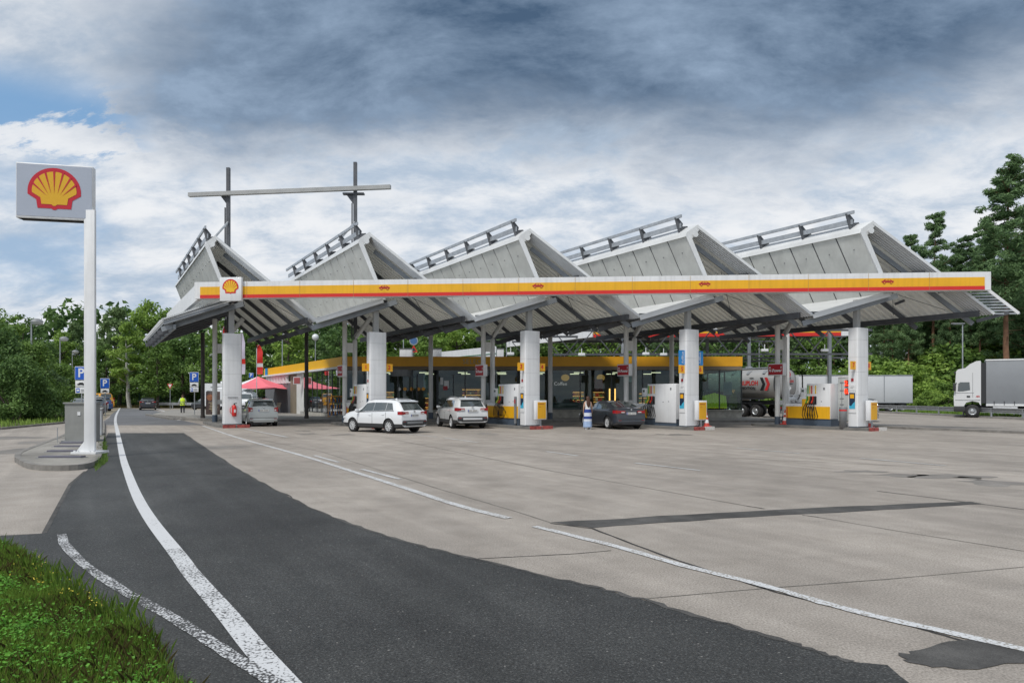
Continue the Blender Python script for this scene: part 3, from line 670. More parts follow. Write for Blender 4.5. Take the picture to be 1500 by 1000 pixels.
for k in range(5):
    o = isl(k)
    t = thing('pump_island', island_lab[k], 'kerb island', o, RZ, 'kerbed islands under the canopy')
    mb = MB(); pts = [(-.52, -.75), (-.20, -.95), (.55, -.95), (.75, -.70), (.75, 5.6), (.3, 6.1), (-.4, 6.1), (-.75, 5.6), (-.75, .3)]
    mb.prism([(x, y, 0) for x, y in pts], (0, 0, KH)); mb.build('kerb', KERBY, t)
    for (x0, x1), m in (((-.60, .02), REDP), ((.10, .72), WHP if k in (3, 4) else REDP)):
        mb = MB(); mb.box(((x0+x1)/2, -.93, KH/2+.012), (x1-x0, .12, KH+.03), 0); mb.build('kerb_paint', m, t)
    # clad column
    lab = ['white clad column carrying a red fire extinguisher', 'white clad column between yellow number plates 1 and 2', 'white clad column between yellow number plates 3 and 4', 'white clad column with blue panels above number plates 5 and 6', 'white clad column between yellow number plates 7 and 8'][k]
    c = thing('clad_column', lab, 'column', o+Vector((0, 0, KH)), RZ, 'white clad columns at the island heads')
    H = 4.86; mb = MB(); n = 7
    front = [(.46*math.sin(a), -.20-.06*math.cos(a)*1.0) for a in [R(-90+180*i/n) for i in range(n+1)]]
    pts = [(-.46, -.17)]+[(x, y) for x, y in front[1:-1]]+[(.46, -.17), (.46, .25), (-.46, .25)]
    z = .05
    for i, h in enumerate((1.55, 1.1, .72, .85, .59)):
        mb.prism([(x, y, z) for x, y in pts], (0, 0, h-.007)); z += h
    clad = mb.build('cladding', WHITE2, c)
    mb = MB(); mb.box((0, .04, H/2), (.86, .36, H-.1)); mb.build('core', POSTG, c)
    mb = MB(); mb.box((0, .02, .02), (.9, .44, .05)); mb.build('base_strip', BASEB, c)
    mb = MB(); mb.box((-.02, .1, 5.5), (.27, .22, 1.5)); mb.build('roof_post', POSTG, c)
    if k:
        for sx in (-1, 1):
            mb = MB(); zc = 3.02 if k != 3 else 2.86
            mb.box((sx*.60, -.10, zc), (.46, .05, .40), 0); 
            add_text(mb, NUM[k][0 if sx < 0 else 1], .30, frame((sx*.60+(.04 if sx > 0 else -.04), -.129, zc), (1, 0, 0)), 1, .003, bold=.006)
            mb.build('number_plate', [mat('plate_yellow', (.85, .42, .01), .4) if 'plate_yellow' not in MATS else MATS['plate_yellow'], RED], c)
            if k == 3:
                mb = MB(); mb.box((sx*.60, -.10, 3.44), (.46, .05, .72), 0)
                Mt = frame((sx*.60, -.129, 3.44), (0, 0, 1), (-1, 0, 0)); add_text(mb, 'AdBlue', .20, Mt, 1, .003)
                mb.build('blue_panel', [LBLUE, WHITE], c)
        # notices on the lane side
        mb = MB(); Ml = lambda z: frame((-.465, .04, z), (0, -1, 0))
        mb.box((0, 0, .01), (.34, .30, .02), 0, Ml(1.95)); mb.box((0, 0, .01), (.12, .14, .02), 1, Ml(2.32)); mb.box((.02, .04, .022), (.2, .02, .004), 2, Ml(1.95)); mb.box((-.02, -.03, .022), (.14, .02, .004), 2, Ml(1.95))
        mb.build('notice', [WHITE, DRED, GREYP], c)
        mb = MB(); mb.box((0, 0, .012), (.38, 1.06, .02), 0, Ml(1.24)); mb.box((0, .06, .024), (.30, .78, .008), 1, Ml(1.24)); mb.box((0, .28, .030), (.2, .2, .006), 2, Ml(1.24))
        mb.add([(-.15, -.33, .031), (.15, -.33, .031), (.15, .02, .031), (.05, -.06, .031), (-.05, -.2, .031), (-.15, -.16, .031)], [(0, 1, 2, 3, 4, 5)], 3, False, Ml(1.24))
        mb.build('poster', [WHITE, mat('poster_navy', (.01, .03, .07), .4) if 'poster_navy' not in MATS else MATS['poster_navy'], MATS.get('plate_yellow', YELLOW), mat('poster_cyan', (.05, .42, .62), .4) if 'poster_cyan' not in MATS else MATS['poster_cyan']], c)
        if k > 1:
            wl = ['', '', 'yellow service box on a post in front of column 3', 'yellow service box beside the traffic cone at column 5', 'yellow service box in front of the column with plates 7 and 8'][k]
            loc = o+EN*.28-DN*.48
            wb = thing('service_box', wl, 'service box', loc+Vector((0, 0, KH)), RZ, 'yellow service boxes on posts')
            mb = MB(); mb.box((0, 0, .82), (.66, .22, .98), 0, bev=.02); mb.build('housing', WHITE2, wb)
            mb = MB(); mb.box((.02, -.115, .80), (.50, .02, .84), 0); mb.box((-.02, -.128, 1.13), (.36, .006, .05), 1); mb.box((-.09, -.128, .98), (.14, .006, .02), 1); mb.build('front_panel', [YELLOW, mat('print_orange', (.50, .16, .01), .5) if 'print_orange' not in MATS else MATS['print_orange']], wb)
            mb = MB(); mb.box((.02, 0, .16), (.06, .06, .34)); mb.box((.02, 0, .01), (.2, .2, .02)); mb.build('post', GALV, wb)
    else:
        ex = thing('fire_extinguisher', 'red fire extinguisher hanging on the white column', 'fire extinguisher', o+Vector((0, 0, KH))-DN*.30+EN*.06, RZ)
        mb = MB(); mb.lathe([(0, .45), (.10, .46), (.115, .50), (.115, .93), (.085, 1.0), (.03, 1.04), (.03, 1.08)], 16); mb.build('cylinder', RED, ex)
        mb = MB(); mb.tube([(0, 0, 1.05), (-.10, -.02, 1.02), (-.21, -.02, .86), (-.20, -.02, .66), (-.12, -.04, .58)], .018, 6); mb.build('hose', RED, ex)
        mb = MB(); mb.box((0, 0, 1.10), (.06, .05, .10)); mb.beam((-.02, 0, 1.13), (.12, -.02, 1.16), .03, .03); mb.build('valve', BLACK, ex)
        mb = MB(); mb.box((.01, -.112, .74), (.09, .02, .16)); mb.build('instruction_label', WHITE, ex)
        mb = MB(); mb.box((0, -.275, 1.46), (.52, .02, .035), 0); mb.build('label_strip', GREYP, c)
    # ladder column of two round posts behind
    tl = ['grey ladder column behind the extinguisher column', 'grey twin post ladder column with red fuel sign behind column 1', 'grey twin post ladder column with red fuel sign near pump 3', 'grey twin post ladder column with red fuel sign near pump 5', 'grey twin post ladder column with red fuel sign near pump 7'][k]
    lo = o+DN*4.45+EN*(.0 if k else .06)
    tc_ = thing('ladder_column', tl, 'column', lo+Vector((0, 0, KH)), RZ, 'twin post columns on the islands')
    top = 6.05
    mb = MB(); mb.cyl((-.30, 0, .4), (-.30, 0, top), .135, n=16); mb.build('post', POSTL, tc_)
    mb = MB(); mb.tube([(.30, 0, .4), (.30, 0, 4.75), (.34, 0, 4.95), (1.25, -.08, 6.15)], .135, 14); mb.build('forked_post', POSTL, tc_)
    for z0, z1 in ((4.05, 4.6), (1.05, 1.3)):
        mb = MB(); mb.box((0, 0, (z0+z1)/2), (.45, .05, z1-z0)); mb.build('tie_plate', POSTL, tc_)
    for sx in (-.30, .30):
        mb = MB(); mb.cyl((sx, 0, 0), (sx, 0, .42), .15, n=16); mb.build('post_foot', BASEB, tc_)
    if k:
        mb = MB(); mb.box((-.50, -.12, 2.96), (.24, 1.0, .66), 0, bev=.015); mb.box((-.624, -.12, 2.96), (.012, .90, .55), 1)
        Mf = frame((-.632, -.12, 2.90), (0, -1, 0)); add_text(mb, 'V-Power', .225, Mf, 2, .003, bold=.008)
        for dx, w_ in ((-.34, .1), (.36, .06)): mb.box((dx, .17, .004), (w_, .07 if w_ > .08 else .12, .004), 2, Mf)
        mb.build('fuel_sign', [WHITE, DRED, WHITE], tc_)
# rear columns
for (px_, D, dark, lab) in ((297, 47.8, 1, 'thin dark rear column beside the parking sign'), (449, 47.2, 1, 'thin dark rear column before the glazed side wall'), (631, 46.4, 0, 'round light rear column left of the white rear-facing car'), (806, 45.8, 0, 'round light rear column behind number plate 4'), (984, 45.2, 0, 'round light rear column half hidden behind the column with blue panels'), (1153, 44.6, 0, 'round light rear column behind the ladder column of pump 7')):
    p = Vector(((px_-750)/1000*D, D, 0))
    t = thing('rear_column', lab, 'column', p, 0, 'columns along the rear of the canopy')
    r = .13 if dark else .15
    mb = MB(); mb.cyl((0, 0, .3), (0, 0, 6.1), r, n=16); mb.build('shaft', POSTD if dark else POSTL, t)
    mb = MB(); mb.cyl((0, 0, 0), (0, 0, .55 if not dark else .3), r+.02, n=16); mb.build('foot', BASEB if not dark else POSTD, t)

# mast frame over the roof
mf = thing('mast_frame', 'dark steel mast pair joined by a pale crossbar rising over the left roof bays', 'mast', (-14, 43, 0))
for (px_, D, yt) in ((334.5, 43, 246), (520.5, 42, 238)):
    a = at(px_, yt, D); mb = MB(); mb.box((a.x, a.y, (a.z+5)/2), (.20, .20, a.z-5)); mb.box((a.x-.2, a.y, (a.z+5)/2-1.2), (.07, .07, a.z-7.6)); mb.build('mast', STEEL, mf, world=True)
    mb = MB(); z0 = at(px_, 283, D).z
    mb.prism([(a.x-.1, a.y, z0-.1), (a.x-.55, a.y, z0-.1), (a.x-.1, a.y, z0-.7)], (0, .05, 0)); mb.box((a.x-.1, a.y, z0-.05), (1.3, .3, .10)); mb.build('bracket', STEEL, mf, world=True)
    mb = MB(); mb.beam((a.x, a.y, at(px_, 325, D).z), at(px_-24, 352, D-3), .08, .10); mb.build('stay', GALV, mf, world=True)
a = at(279, 287, 43.3); b = at(573, 275.5, 41.7); mb = MB(); mb.beam(a+Vector((0, -.2, 0)), b+Vector((0, -.2, 0)), .25, .24); mb.build('crossbar', POSTG, mf, world=True)
# ---------------------------------------------------------------- dispensers and small things on the islands
NOZ = [mat('nozzle_yellow', (.75, .5, .03), .4), mat('nozzle_white', (.7, .7, .68), .4), mat('nozzle_red', (.6, .05, .03), .4), mat('nozzle_gold', (.7, .45, .05), .4), mat('nozzle_green', (.12, .38, .05), .4)]
SCREEN = mat('screen_grey', (.10, .12, .10), .2)
PL = ['fuel dispenser with yellow hose cabinet between ladder column and column 1', 'white fuel dispenser with bundled hoses over a yellow base beside column 3', 'white fuel dispenser with tall blank door panel beside column with blue panels', 'fuel dispenser with five coloured nozzle labels and hanging hoses beside column 7']
for k in range(1, 5):
    o = isl(k)+Vector((0, 0, KH))
    t = thing('fuel_dispenser', PL[k-1], 'fuel dispenser', o, RZ, 'fuel dispensers on the islands')
    wide = k == 3
    y0, y1 = (.55, 2.05) if k != 4 else (1.25, 2.0)     # plain panel
    n0, n1 = y1+.02, y1+.62                              # nozzle bay
    l0, l1 = n1+.02, 3.85                                # low cabinet
    x = .40
    mb = MB(); mb.box((0, (y0+l1)/2, .18), (2*x-.06, l1-y0, .36)); mb.build('plinth', BASEB, t)
    mb = MB(); mb.box((0, (y0+y1)/2, (.36 if k != 3 else .16)/1+ (2.16-(.36 if k != 3 else .16))/2), (2*x, y1-y0, 2.16-(.36 if k != 3 else .16)), 0, bev=.02)
    for yy, zz in ((y0+.35, 1.9), (y0+.5, 1.25), (y0+.9, 1.22)): mb.box((-x-.004, yy, zz), (.01, .10 if zz > 1.5 else .05, .12 if zz > 1.5 else .05), 1)
    mb.build('door_panel', [WHITE2, GREYP], t)
    if k in (2, 4):
        mb = MB(); mb.box((0, (y0+l1)/2-.0, .68), (2*x+.024, l1-y0-.04, .62)); mb.build('yellow_skirt', YELLOW, t)
    mb = MB(); mb.box((0, (n0+n1)/2, 1.26), (2*x-.08, n1-n0, 1.80), 0, bev=.015)
    mb.box((-x+.03, (n0+n1)/2, 1.30), (.02, n1-n0-.06, .40), 1); mb.build('nozzle_bay', [WHITE2, DARK], t)
    for i in range(5):
        yy = n0+.08+i*(n1-n0-.16)/4
        mb = MB(); mb.box((-x+.03, yy, 1.86), (.03, .055, .42)); mb.build('grade_label', NOZ[i], t)
        nz = link('nozzle', None, t) if False else None
        mb = MB(); mb.box((-x-.02, yy, 1.42), (.10, .05, .22), 0, bev=.012); mb.beam((-x-.06, yy, 1.30), (-x-.16, yy, 1.16), .05, .07); mb.build('nozzle', [DARK, NOZ[2], DARK, NOZ[3], NOZ[4]][i], t)
        mb = MB(); sg = (i-2)*.03
        mb.tube([(-x-.10, yy, 1.2), (-x-.20, yy+.04+sg, .95), (-x-.22, yy+.10+sg, .55), (-x-.18, yy+.05+sg, .34), (-x-.10, yy-.06+sg, .30), (-x-.05, yy-.10+sg, .50), (-x-.03, yy-.02, .98)], .022, 6); mb.build('hose', BLACK, t)
    # display on the side of the low cabinet
    mb = MB(); mb.box((-x+.06, n1+.14, 1.72), (.30, .30, .46), 0, bev=.02); mb.box((-x-.095, n1+.14, 1.80), (.012, .14, .12), 1); mb.build('display', [WHITE2, SCREEN], t)
    if k == 4:
        mb = MB(); mb.box((-x+.02, n1+.10, 1.12), (.2, .22, .52), 0, bev=.02); mb.build('yellow_box', YELLOW, t)
    mb = MB(); mb.box((0, (l0+l1)/2, .98 if k != 1 else 1.0), (2*x, l1-l0, .30), 0, bev=.015); mb.build('low_top', WHITE2, t)
    if k not in (2, 4):
        mb = MB(); mb.box((0, (l0+l1)/2, .60), (2*x-.02, l1-l0-.02, .47)); mb.build('yellow_skirt', YELLOW, t)
    mb = MB(); mb.box((-.01, l1+.015, .72), (2*x-.1, .03, .78), 0); mb.box((-x-.012, l1-.09, .66), (.01, .06, .56), 1); mb.build('end_panel', [WHITE2, RED], t)
    if k == 2:
        mb = MB(); mb.tube([(-x-.04, y1-.1, .75), (-x-.2, y1-.3, .95), (-x-.22, y1-.6, .7), (-x-.2, y1-.4, .42), (-x-.12, y1-.05, .36)], .02, 6); mb.build('hose', BLACK, t)
        mb = MB(); mb.box((-x-.05, y0+.20, .80), (.06, .16, 1.4), 0); mb.box((-x-.085, y0+.2, 1.25), (.01, .12, .2), 1); mb.build('towel_bin', [GREYP, DRED], t)
    if k == 3:
        mb = MB(); mb.tube([(-x-.04, 2.75, 1.05), (-x-.12, 3.3, .78), (-x-.2, 2.9, .5), (-x-.14, 2.55, .34)], .02, 6); mb.build('hose', BLACK, t)
# price panel, bin, cones
def cone(name_label, loc, s=1.0):
    t = thing('traffic_cone', name_label, 'traffic cone', loc, .3, 'traffic cones on the islands')
    mb = MB(); mb.box((0, 0, .02), (.36*s, .36*s, .04), 0, bev=.01); mb.build('base', BLACK if False else RED, t)
    prof = [(.15, .04), (.12, .18), (.117, .19), (.085, .36), (.082, .37), (.055, .54), (.035, .70), (.0, .705)]
    mb = MB(); mb.lathe([(r*s, z*s) for r, z in prof[:3]], 16, 0); mb.lathe([(r*s, z*s) for r, z in prof[2:4]], 16, 1); mb.lathe([(r*s, z*s) for r, z in prof[3:5]], 16, 0)
    mb.lathe([(.082*s, .37*s), (.066*s, .47*s)], 16, 0); mb.lathe([(.066*s, .47*s), (.05*s, .57*s)], 16, 1); mb.lathe([(.05*s, .57*s), (.03*s, .72*s), (.0, .725*s)], 16, 0)
    mb.build('cone_body', [mat('cone_red', (.50, .06, .04), .5) if 'cone_red' not in MATS else MATS['cone_red'], WHITE], t)
    return t
o = isl(3); cone('faded traffic cone at the foot of the column with blue panels', o+EN*.62-DN*.55+Vector((0, 0, KH)), 1.0)
o = isl(4); cone('bright red and white traffic cone behind the yellow box of column 7', o+EN*.66-DN*.10+Vector((0, 0, KH)), 1.05)
o = isl(4); cone('red and white traffic cone between the ladder column posts of pump 7', o+DN*4.0-EN*.25+Vector((0, 0, KH)), 1.1)
o = isl(4)+Vector((0, 0, KH))
t = thing('price_panel', 'grey price panel with glowing red digits beside the column with plates 7 and 8', 'price sign', o, RZ)
mb = MB(); mb.box((.06, .72, 1.38), (.10, .78, 2.2), 0, bev=.02); mb.box((.06, .72, 2.50), (.14, .84, .08), 1); mb.build('housing', [mat('panel_pale', (.48, .50, .49), .5), WHITE], t)
LED = mat('led_red', (.8, .05, .02), .4, emit=2.2, emcol=(1, .04, .01)); LEDB = mat('led_back', (.20, .008, .006), .4)
mb = MB()
for z, tx in ((2.16, '2.3'), (1.76, '0.5')):
    mb.box((0, .53, z), (.03, .36, .34), 0); add_text(mb, tx, .34, frame((-.018, .54, z), (0, -1, 0)), 1, .003, bold=.012)
mb.build('led_digits', [LEDB, LED], t)
mb = MB()
for z in (1.4, 1.1, .8, 2.2, 1.8): mb.box((.005, .90, z), (.012, .20, .06))
mb.box((.008, .90, 1.5), (.008, .03, 1.5))
mb.build('grade_names', GREYP, t)
mb = MB(); mb.box((.06, .42, .14), (.06, .06, .28)); mb.box((.06, 1.0, .14), (.06, .06, .28)); mb.build('post', GALV, t)
t = thing('waste_bin', 'grey waste bin with red stripe beside the column with plates 7 and 8', 'bin', o+DN*.40-EN*.66, RZ)
mb = MB(); mb.lathe([(.0, 0), (.17, 0), (.18, .95), (.17, 1.0), (0, 1.0)], 18); mb.build('body', GREYP, t)
mb = MB(); mb.lathe([(.181, .80), (.182, .87)], 18); mb.build('stripe', RED, t)

# ---------------------------------------------------------------- roadside pylon sign with its kerb island
pb = gp(132, 670); pb.z = .12
DP = pb.y
isl_pts = [Vector(p[:2]) for p in smooth_line(G([(26, 676), (30, 668), (60, 655), (92, 642), (110, 632), (128, 622), (146, 618), (151, 622), (150, 640), (147, 655), (146, 668), (140, 679), (120, 687), (80, 689), (46, 686), (26, 676)]), 4)][:-1]
bm = bmesh.new(); f = bm.faces.new([bm.verts.new((p.x, p.y, .115)) for p in isl_pts]); f.normal_update()
if f.normal.z < 0: f.normal_flip()
bmesh.ops.triangulate(bm, faces=[f]); me = bpy.data.meshes.new('traffic_island'); bm.to_mesh(me); bm.free(); me.materials.append(ground_mat('island_paving', ((.20, .19, .17), (.29, .275, .25)), 2.2, (60, .25), (.6, .25), .85, .3)); struct(link('traffic_island', me))
kerb('island_kerb', isl_pts, .14, .125, KERB, True)
t = thing('pylon_sign', 'tall white pole sign with scallop shell emblem on the kerbed island', 'sign', (pb.x, pb.y, .12))
s = DP/1000
ztop = at(0, 244, DP).z-.12; zbot = at(0, 324, DP).z-.12
mb = MB(); hw_ = 9.2*s
mb.box((0, 0, (zbot+.3)/2), (2*hw_*.84, .08, zbot+.3), 0, bev=.004); mb.build('pole', WHITE, t)
mb = MB(); mb.box((0, 0, .03), (36*s, .62, .06)); mb.prism([(-hw_, .03, .06), (-hw_-.22, .03, .06), (-hw_, .03, .34)], (0, .03, 0))
for dx in (-.26, -.16, .16, .26):
    for dy in (-.26,): mb.cyl((dx, dy, .06), (dx, dy, .10), .025, n=6)
mb.build('base_plate', WHITE, t)
rt = Vector((1, .22, 0)).normalized(); cx = ((29+141)/2-132)*s
wS = 111*s/(rt.x+.618*rt.y)
c0 = Vector((cx, -.02, (ztop+zbot)/2)); hS = ztop-zbot
mb = MB(); Mx = frame(c0, rt); mb.box((0, 0, .07), (wS, hS, .22), 0, Mx, bev=.025); mb.build('sign_box', WHITE, t)
mb = MB(); mb.box((0, .015, .182), (wS-.05, hS-.10, .012), 0, Mx); face = mb.build('sign_face', SIGNGREY, t)
mb = MB(); emblem(mb, Mx@Matrix.Translation((.0, -.01, .19)), .645, 0, 1); link('scallop_emblem', mb.mesh('scallop_emblem', [mat('emblem_red', (.52, .012, .03), .4), mat('emblem_gold', (.72, .40, .015), .4)]), face)
mb = MB(); mb.box((0, -hS/2+.02, .0), (wS-.1, .04, .30), 0, Mx); mb.build('bottom_edge', STEEL, t)
# cabinet and cover strips on the island
a = gp(95, 647, .12); b = gp(146, 640, .12)
t = thing('utility_cabinet', 'grey metal utility cabinet standing on the kerbed island behind the pole sign', 'cabinet', (a.x, a.y, .12), 0)
wC = 38*a.y/1000; hC = at(0, 591, a.y).z-.12
mb = MB(); sk = .9*.0
mb.prism([(0, 0, .05), (wC, 0, .05), (wC, 0, hC), (0, 0, hC)], (-.02, .55, 0)); mb.build('housing', CAB, t)
mb = MB(); mb.box((wC/2-.01, .27, hC+.02), (wC+.06, .62, .05)); mb.build('lid', CAB, t)
mb = MB(); mb.box((wC/2, .27, .025), (wC+.16, .7, .05)); mb.build('foot', GREYP, t)
mb = MB(); mb.box((wC*.55, -.01, hC*.74), (.10, .02, .12)); mb.build('lock', WHITE, t)
mb = MB(); mb.tube([(-.12, -.2, .0), (-.12, -.2, .5)], .012, 5); mb.build('guard_rod', GALV, t)
t = thing('side_cabinet', 'pale grey metal cabinet end showing right of the white sign pole', 'cabinet', gp(142, 638, .12), 0)
mb = MB(); mb.prism([(0, .3, 0), (-.72, 1.6, 0), (-.72, 1.6, 1.02), (0, .3, .98)], (-.3, .05, 0)); mb.build('housing', GALV, t)
mb = MB(); mb.prism([(.02, .28, 1.0), (-.70, 1.62, 1.04), (-1.05, 1.68, 1.04), (-.34, .33, 1.0)], (0, 0, .04)); mb.build('lid', CAB, t)
SLATE = mat('cover_slate', (.10, .095, .125), .6, var=.15, scale=4)
for i, (x0, x1, yy) in enumerate(((60, 122, 669), (72, 122, 660.5), (82, 122, 653.5), (90, 122, 648.5))):
    a = gp(x0, yy, .13); b = gp(x1, yy, .13)
    t = thing('cover_strip', ['narrow dark metal cover strip lying nearest the kerb edge', 'narrow dark metal cover strip second from the kerb edge', 'narrow dark metal cover strip third from the kerb edge', 'narrow dark metal cover strip right before the grey cabinet'][i], 'cover strip', (a.x, a.y, .115), 0, 'metal cover strips on the traffic island')
    mb = MB(); mb.box(((b.x-a.x)/2, 0, .025), (b.x-a.x, .22, .04), bev=.01); mb.build('plate', SLATE, t)
    mb = MB(); mb.box(((b.x-a.x)/2, 0, .004), (b.x-a.x+.08, .30, .012)); mb.build('frame', GREYP, t)
# ---------------------------------------------------------------- shop
SX0, SX1, SY = -11.85, 16.15, 48.0
SH = 4.42; SB = 3.74
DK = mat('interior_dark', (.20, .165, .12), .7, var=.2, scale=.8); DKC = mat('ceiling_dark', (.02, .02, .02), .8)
MULL = mat('mullion', (.05, .055, .06), .4, .4); BRICK = mat('grey_brick', (.12, .125, .135), .85, var=.2, scale=3)
shop = thing('station_shop', 'flat roofed glazed shop with yellow fascia behind the pumps', 'shop building', (0, 52, 0))
BK = 12.0
P0 = Vector((SX0, SY, 0)); P1 = Vector((SX1, SY, 0)); SD = 26.0
Pb = P0+DN*SD
mb = MB(); mb.prism([P0+Vector((.0, .05, SB)), P1+Vector((0, .05, SB)), P1+DN*12+Vector((0, 0, SB)), P0+DN*SD+Vector((8, 0, SB)), P0+DN*SD+Vector((0, 0, SB))], (0, 0, .5)); mb.build('roof', GREYP, shop, world=True)
mb = MB(); mb.box(((SX0+SX1)/2, SY-.06, (SH+SB)/2), (SX1-SX0, .22, SH-SB)); f1 = mb.build('front_fascia', YELLOWD, shop, world=True)
mb = MB(); add_text(mb, 'SELECT', .50, frame((at(695, 530, SY).x, SY-.18, (SH+SB)/2-.02), (1, 0, 0)), 0, .01); link('select_lettering', mb.mesh('select_lettering', mat('letter_grey', (.42, .36, .22), .5), None, shop.location), f1)
mb = MB(); mb.prism([P0+Vector((-.12, 0, SB)), P0+DN*SD+Vector((-.12, 0, SB)), P0+DN*SD+Vector((-.12, 0, SH)), P0+Vector((-.12, 0, SH))], EN*.2)
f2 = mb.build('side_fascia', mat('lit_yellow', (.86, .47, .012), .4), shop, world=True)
a = P0+DN*24.6+Vector((-.14, 0, 4.08)); mb = MB(); Me = frame(a, -DN); mb.box((0, 0, .03), (.95, .72, .06), 0, Me); link('fascia_plate', mb.mesh('fascia_plate', LBLUE, None, shop.location), f2)
mb = MB(); mb.prism([P0+Vector((-.35, -.1, SB-.16)), P0+DN*SD+Vector((-.35, 0, SB-.16)), P0+DN*SD+Vector((.4, 0, SB-.16)), P0+Vector((.4, -.1, SB-.16))], (0, 0, .15)); mb.build('side_soffit', WHITE, shop, world=True)
mb = MB(); mb.box(((SX0+SX1)/2, SY-.05, SB-.14), (SX1-SX0-.1, .3, .24)); mb.build('head_rail', DK, shop, world=True)
# paving around, plinth, floor, back
mb = MB(); mb.prism([Vector((SX0-7.5, 44.6, 0)), Vector((SX1+1.2, 43.6, 0)), Vector((SX1+2, 49.5, 0)), P1+DN*12+Vector((1, 0, 0)), P0+DN*30+Vector((0, 0, 0)), Vector((-38, 76, 0)), Vector((-30.5, 58, 0))], (0, 0, .12)); struct(mb.build('shop_pavement', ground_mat('pavement', ((.23, .22, .20), (.31, .295, .27)), 1.5, (60, .2), (.3, .2), .85, .3)))
mb = MB(); mb.box(((SX0+SX1)/2, SY+.1, .38), (SX1-SX0, .3, .52)); mb.box(((SX0+SX1)/2, SY+.05, .66), (SX1-SX0+.1, .42, .06)); mb.build('plinth', PLINTH, shop, world=True)
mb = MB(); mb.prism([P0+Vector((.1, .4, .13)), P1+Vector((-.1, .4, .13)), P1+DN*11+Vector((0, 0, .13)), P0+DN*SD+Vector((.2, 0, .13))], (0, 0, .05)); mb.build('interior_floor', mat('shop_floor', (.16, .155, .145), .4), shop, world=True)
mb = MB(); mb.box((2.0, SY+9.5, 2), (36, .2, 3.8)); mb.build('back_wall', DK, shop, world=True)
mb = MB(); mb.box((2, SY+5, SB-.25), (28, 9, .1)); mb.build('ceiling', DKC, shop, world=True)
CEIL = mat('ceiling_light', (.9, .9, .85), .5, emit=1.8, emcol=(1, .84, .6))
for i in range(9):
    for j in range(2):
        mb = MB(); mb.box((-9.5+i*2.9, SY+3.2+j*3.4, SB-.33), (.7, .12, .05)); mb.build('ceiling_light', CEIL, shop, world=True)
for i, (x, w_, h_, z, m) in enumerate(((-9.6, .9, 1.2, 2.3, 'poster_cyan'), (-4.4, .7, 1.0, 2.2, 'poster_navy'), (1.5, .8, 1.1, 2.3, 'plate_yellow'), (6.1, .6, .9, 2.4, 'signal_red'), (8.3, .9, .5, 2.9, 'white_paint'), (12.3, .8, 1.1, 2.3, 'poster_cyan'), (15.2, .6, .9, 2.2, 'sign_face_grey'))):
    mb = MB(); mb.box((x, SY+.10, z), (w_, .012, h_)); mb.build('window_poster', MATS[m], shop, world=True)
# front glazing: panes and mullions
xs = [SX0, -10.4, -8.9, -7.0, -5.2, -3.3, -1.6, .4, 2.6, 4.8, 7.0, 9.2, 11.2, 13.0, 14.6, SX1]
for a, b in zip(xs[:-1], xs[1:]):
    mb = MB(); mb.box(((a+b)/2, SY+.06, (SB+.42)/2+.2), (b-a-.06, .02, SB-.9)); mb.build('window_pane', SHOPGLASS, shop, world=True)
for x in xs:
    mb = MB(); mb.box((x, SY+.06, (SB+.5)/2), (.07, .12, SB-.7)); mb.build('mullion', MULL, shop, world=True)
# right end glazing running back
for i in range(4):
    a = P1+DN*(i*1.6); b = P1+DN*((i+1)*1.6-.08)
    mb = MB(); mb.prism([a+Vector((0, 0, .7)), b+Vector((0, 0, .7)), b+Vector((0, 0, SB-.2)), a+Vector((0, 0, SB-.2))], (.02, 0, 0)); mb.build('window_pane', SHOPGLASS, shop, world=True)
    mb = MB(); mb.box((b.x, b.y+.04, (SB+.5)/2), (.08, .08, SB-.6)); mb.build('mullion', MULL, shop, world=True)
# sliding door group: drum, discs, notices
c0 = at(588, 545, SY)
mb = MB(); mb.cyl((c0.x, SY+.5, 3.05), (c0.x, SY+.5, 3.5), .85, n=24); mb.build('door_drum', GREYP, shop, world=True)
for i, px_ in enumerate((584.5, 593, 603, 613, 620)):
    p = at(px_, 569.6, SY-.02); mb = MB(); mb.cyl((p.x, SY+.03, p.z), (p.x, SY+.0, p.z), .125, n=16); mb.build('door_disc', WHITE if i == 0 else mat('disc_orange', (.8, .36, .04), .5) if 'disc_orange' not in MATS else MATS['disc_orange'], shop, world=True)
for px_, py_, w_, h_, m in ((654, 563, .35, .55, WHITE), (647, 558, .2, .5, WHITE), (640, 575, .14, 1.8, GALV), (605, 562, .25, .9, MATS['letter_grey']), (622, 565, .3, 1.6, GALV)):
    p = at(px_, py_, SY); mb = MB(); mb.box((p.x, SY+.6 if h_ > .8 else SY+.02, p.z), (w_, .02, h_)); mb.build('door_notice', m, shop, world=True)
mb = MB(); p = at(652.5, 566, SY); mb.box((p.x, SY-.005, p.z-.1), (.3, .015, .28)); mb.build('door_notice', DRED, shop, world=True)
for px_ in (583, 611, 640, 664):
    p = at(px_, 0, SY); mb = MB(); mb.box((p.x, SY-.0, 1.75), (.07, .06, 2.9)); mb.build('door_post', MULL, shop, world=True)
mb = MB(); add_text(mb, 'Coffee', .34, frame((at(821, 562, SY).x, SY-.02, at(0, 562, SY).z), (1, 0, 0)), 0, .004); mb.build('coffee_lettering', mat('lettering_white', (.8, .85, .82), .5, emit=.15), shop, world=True)
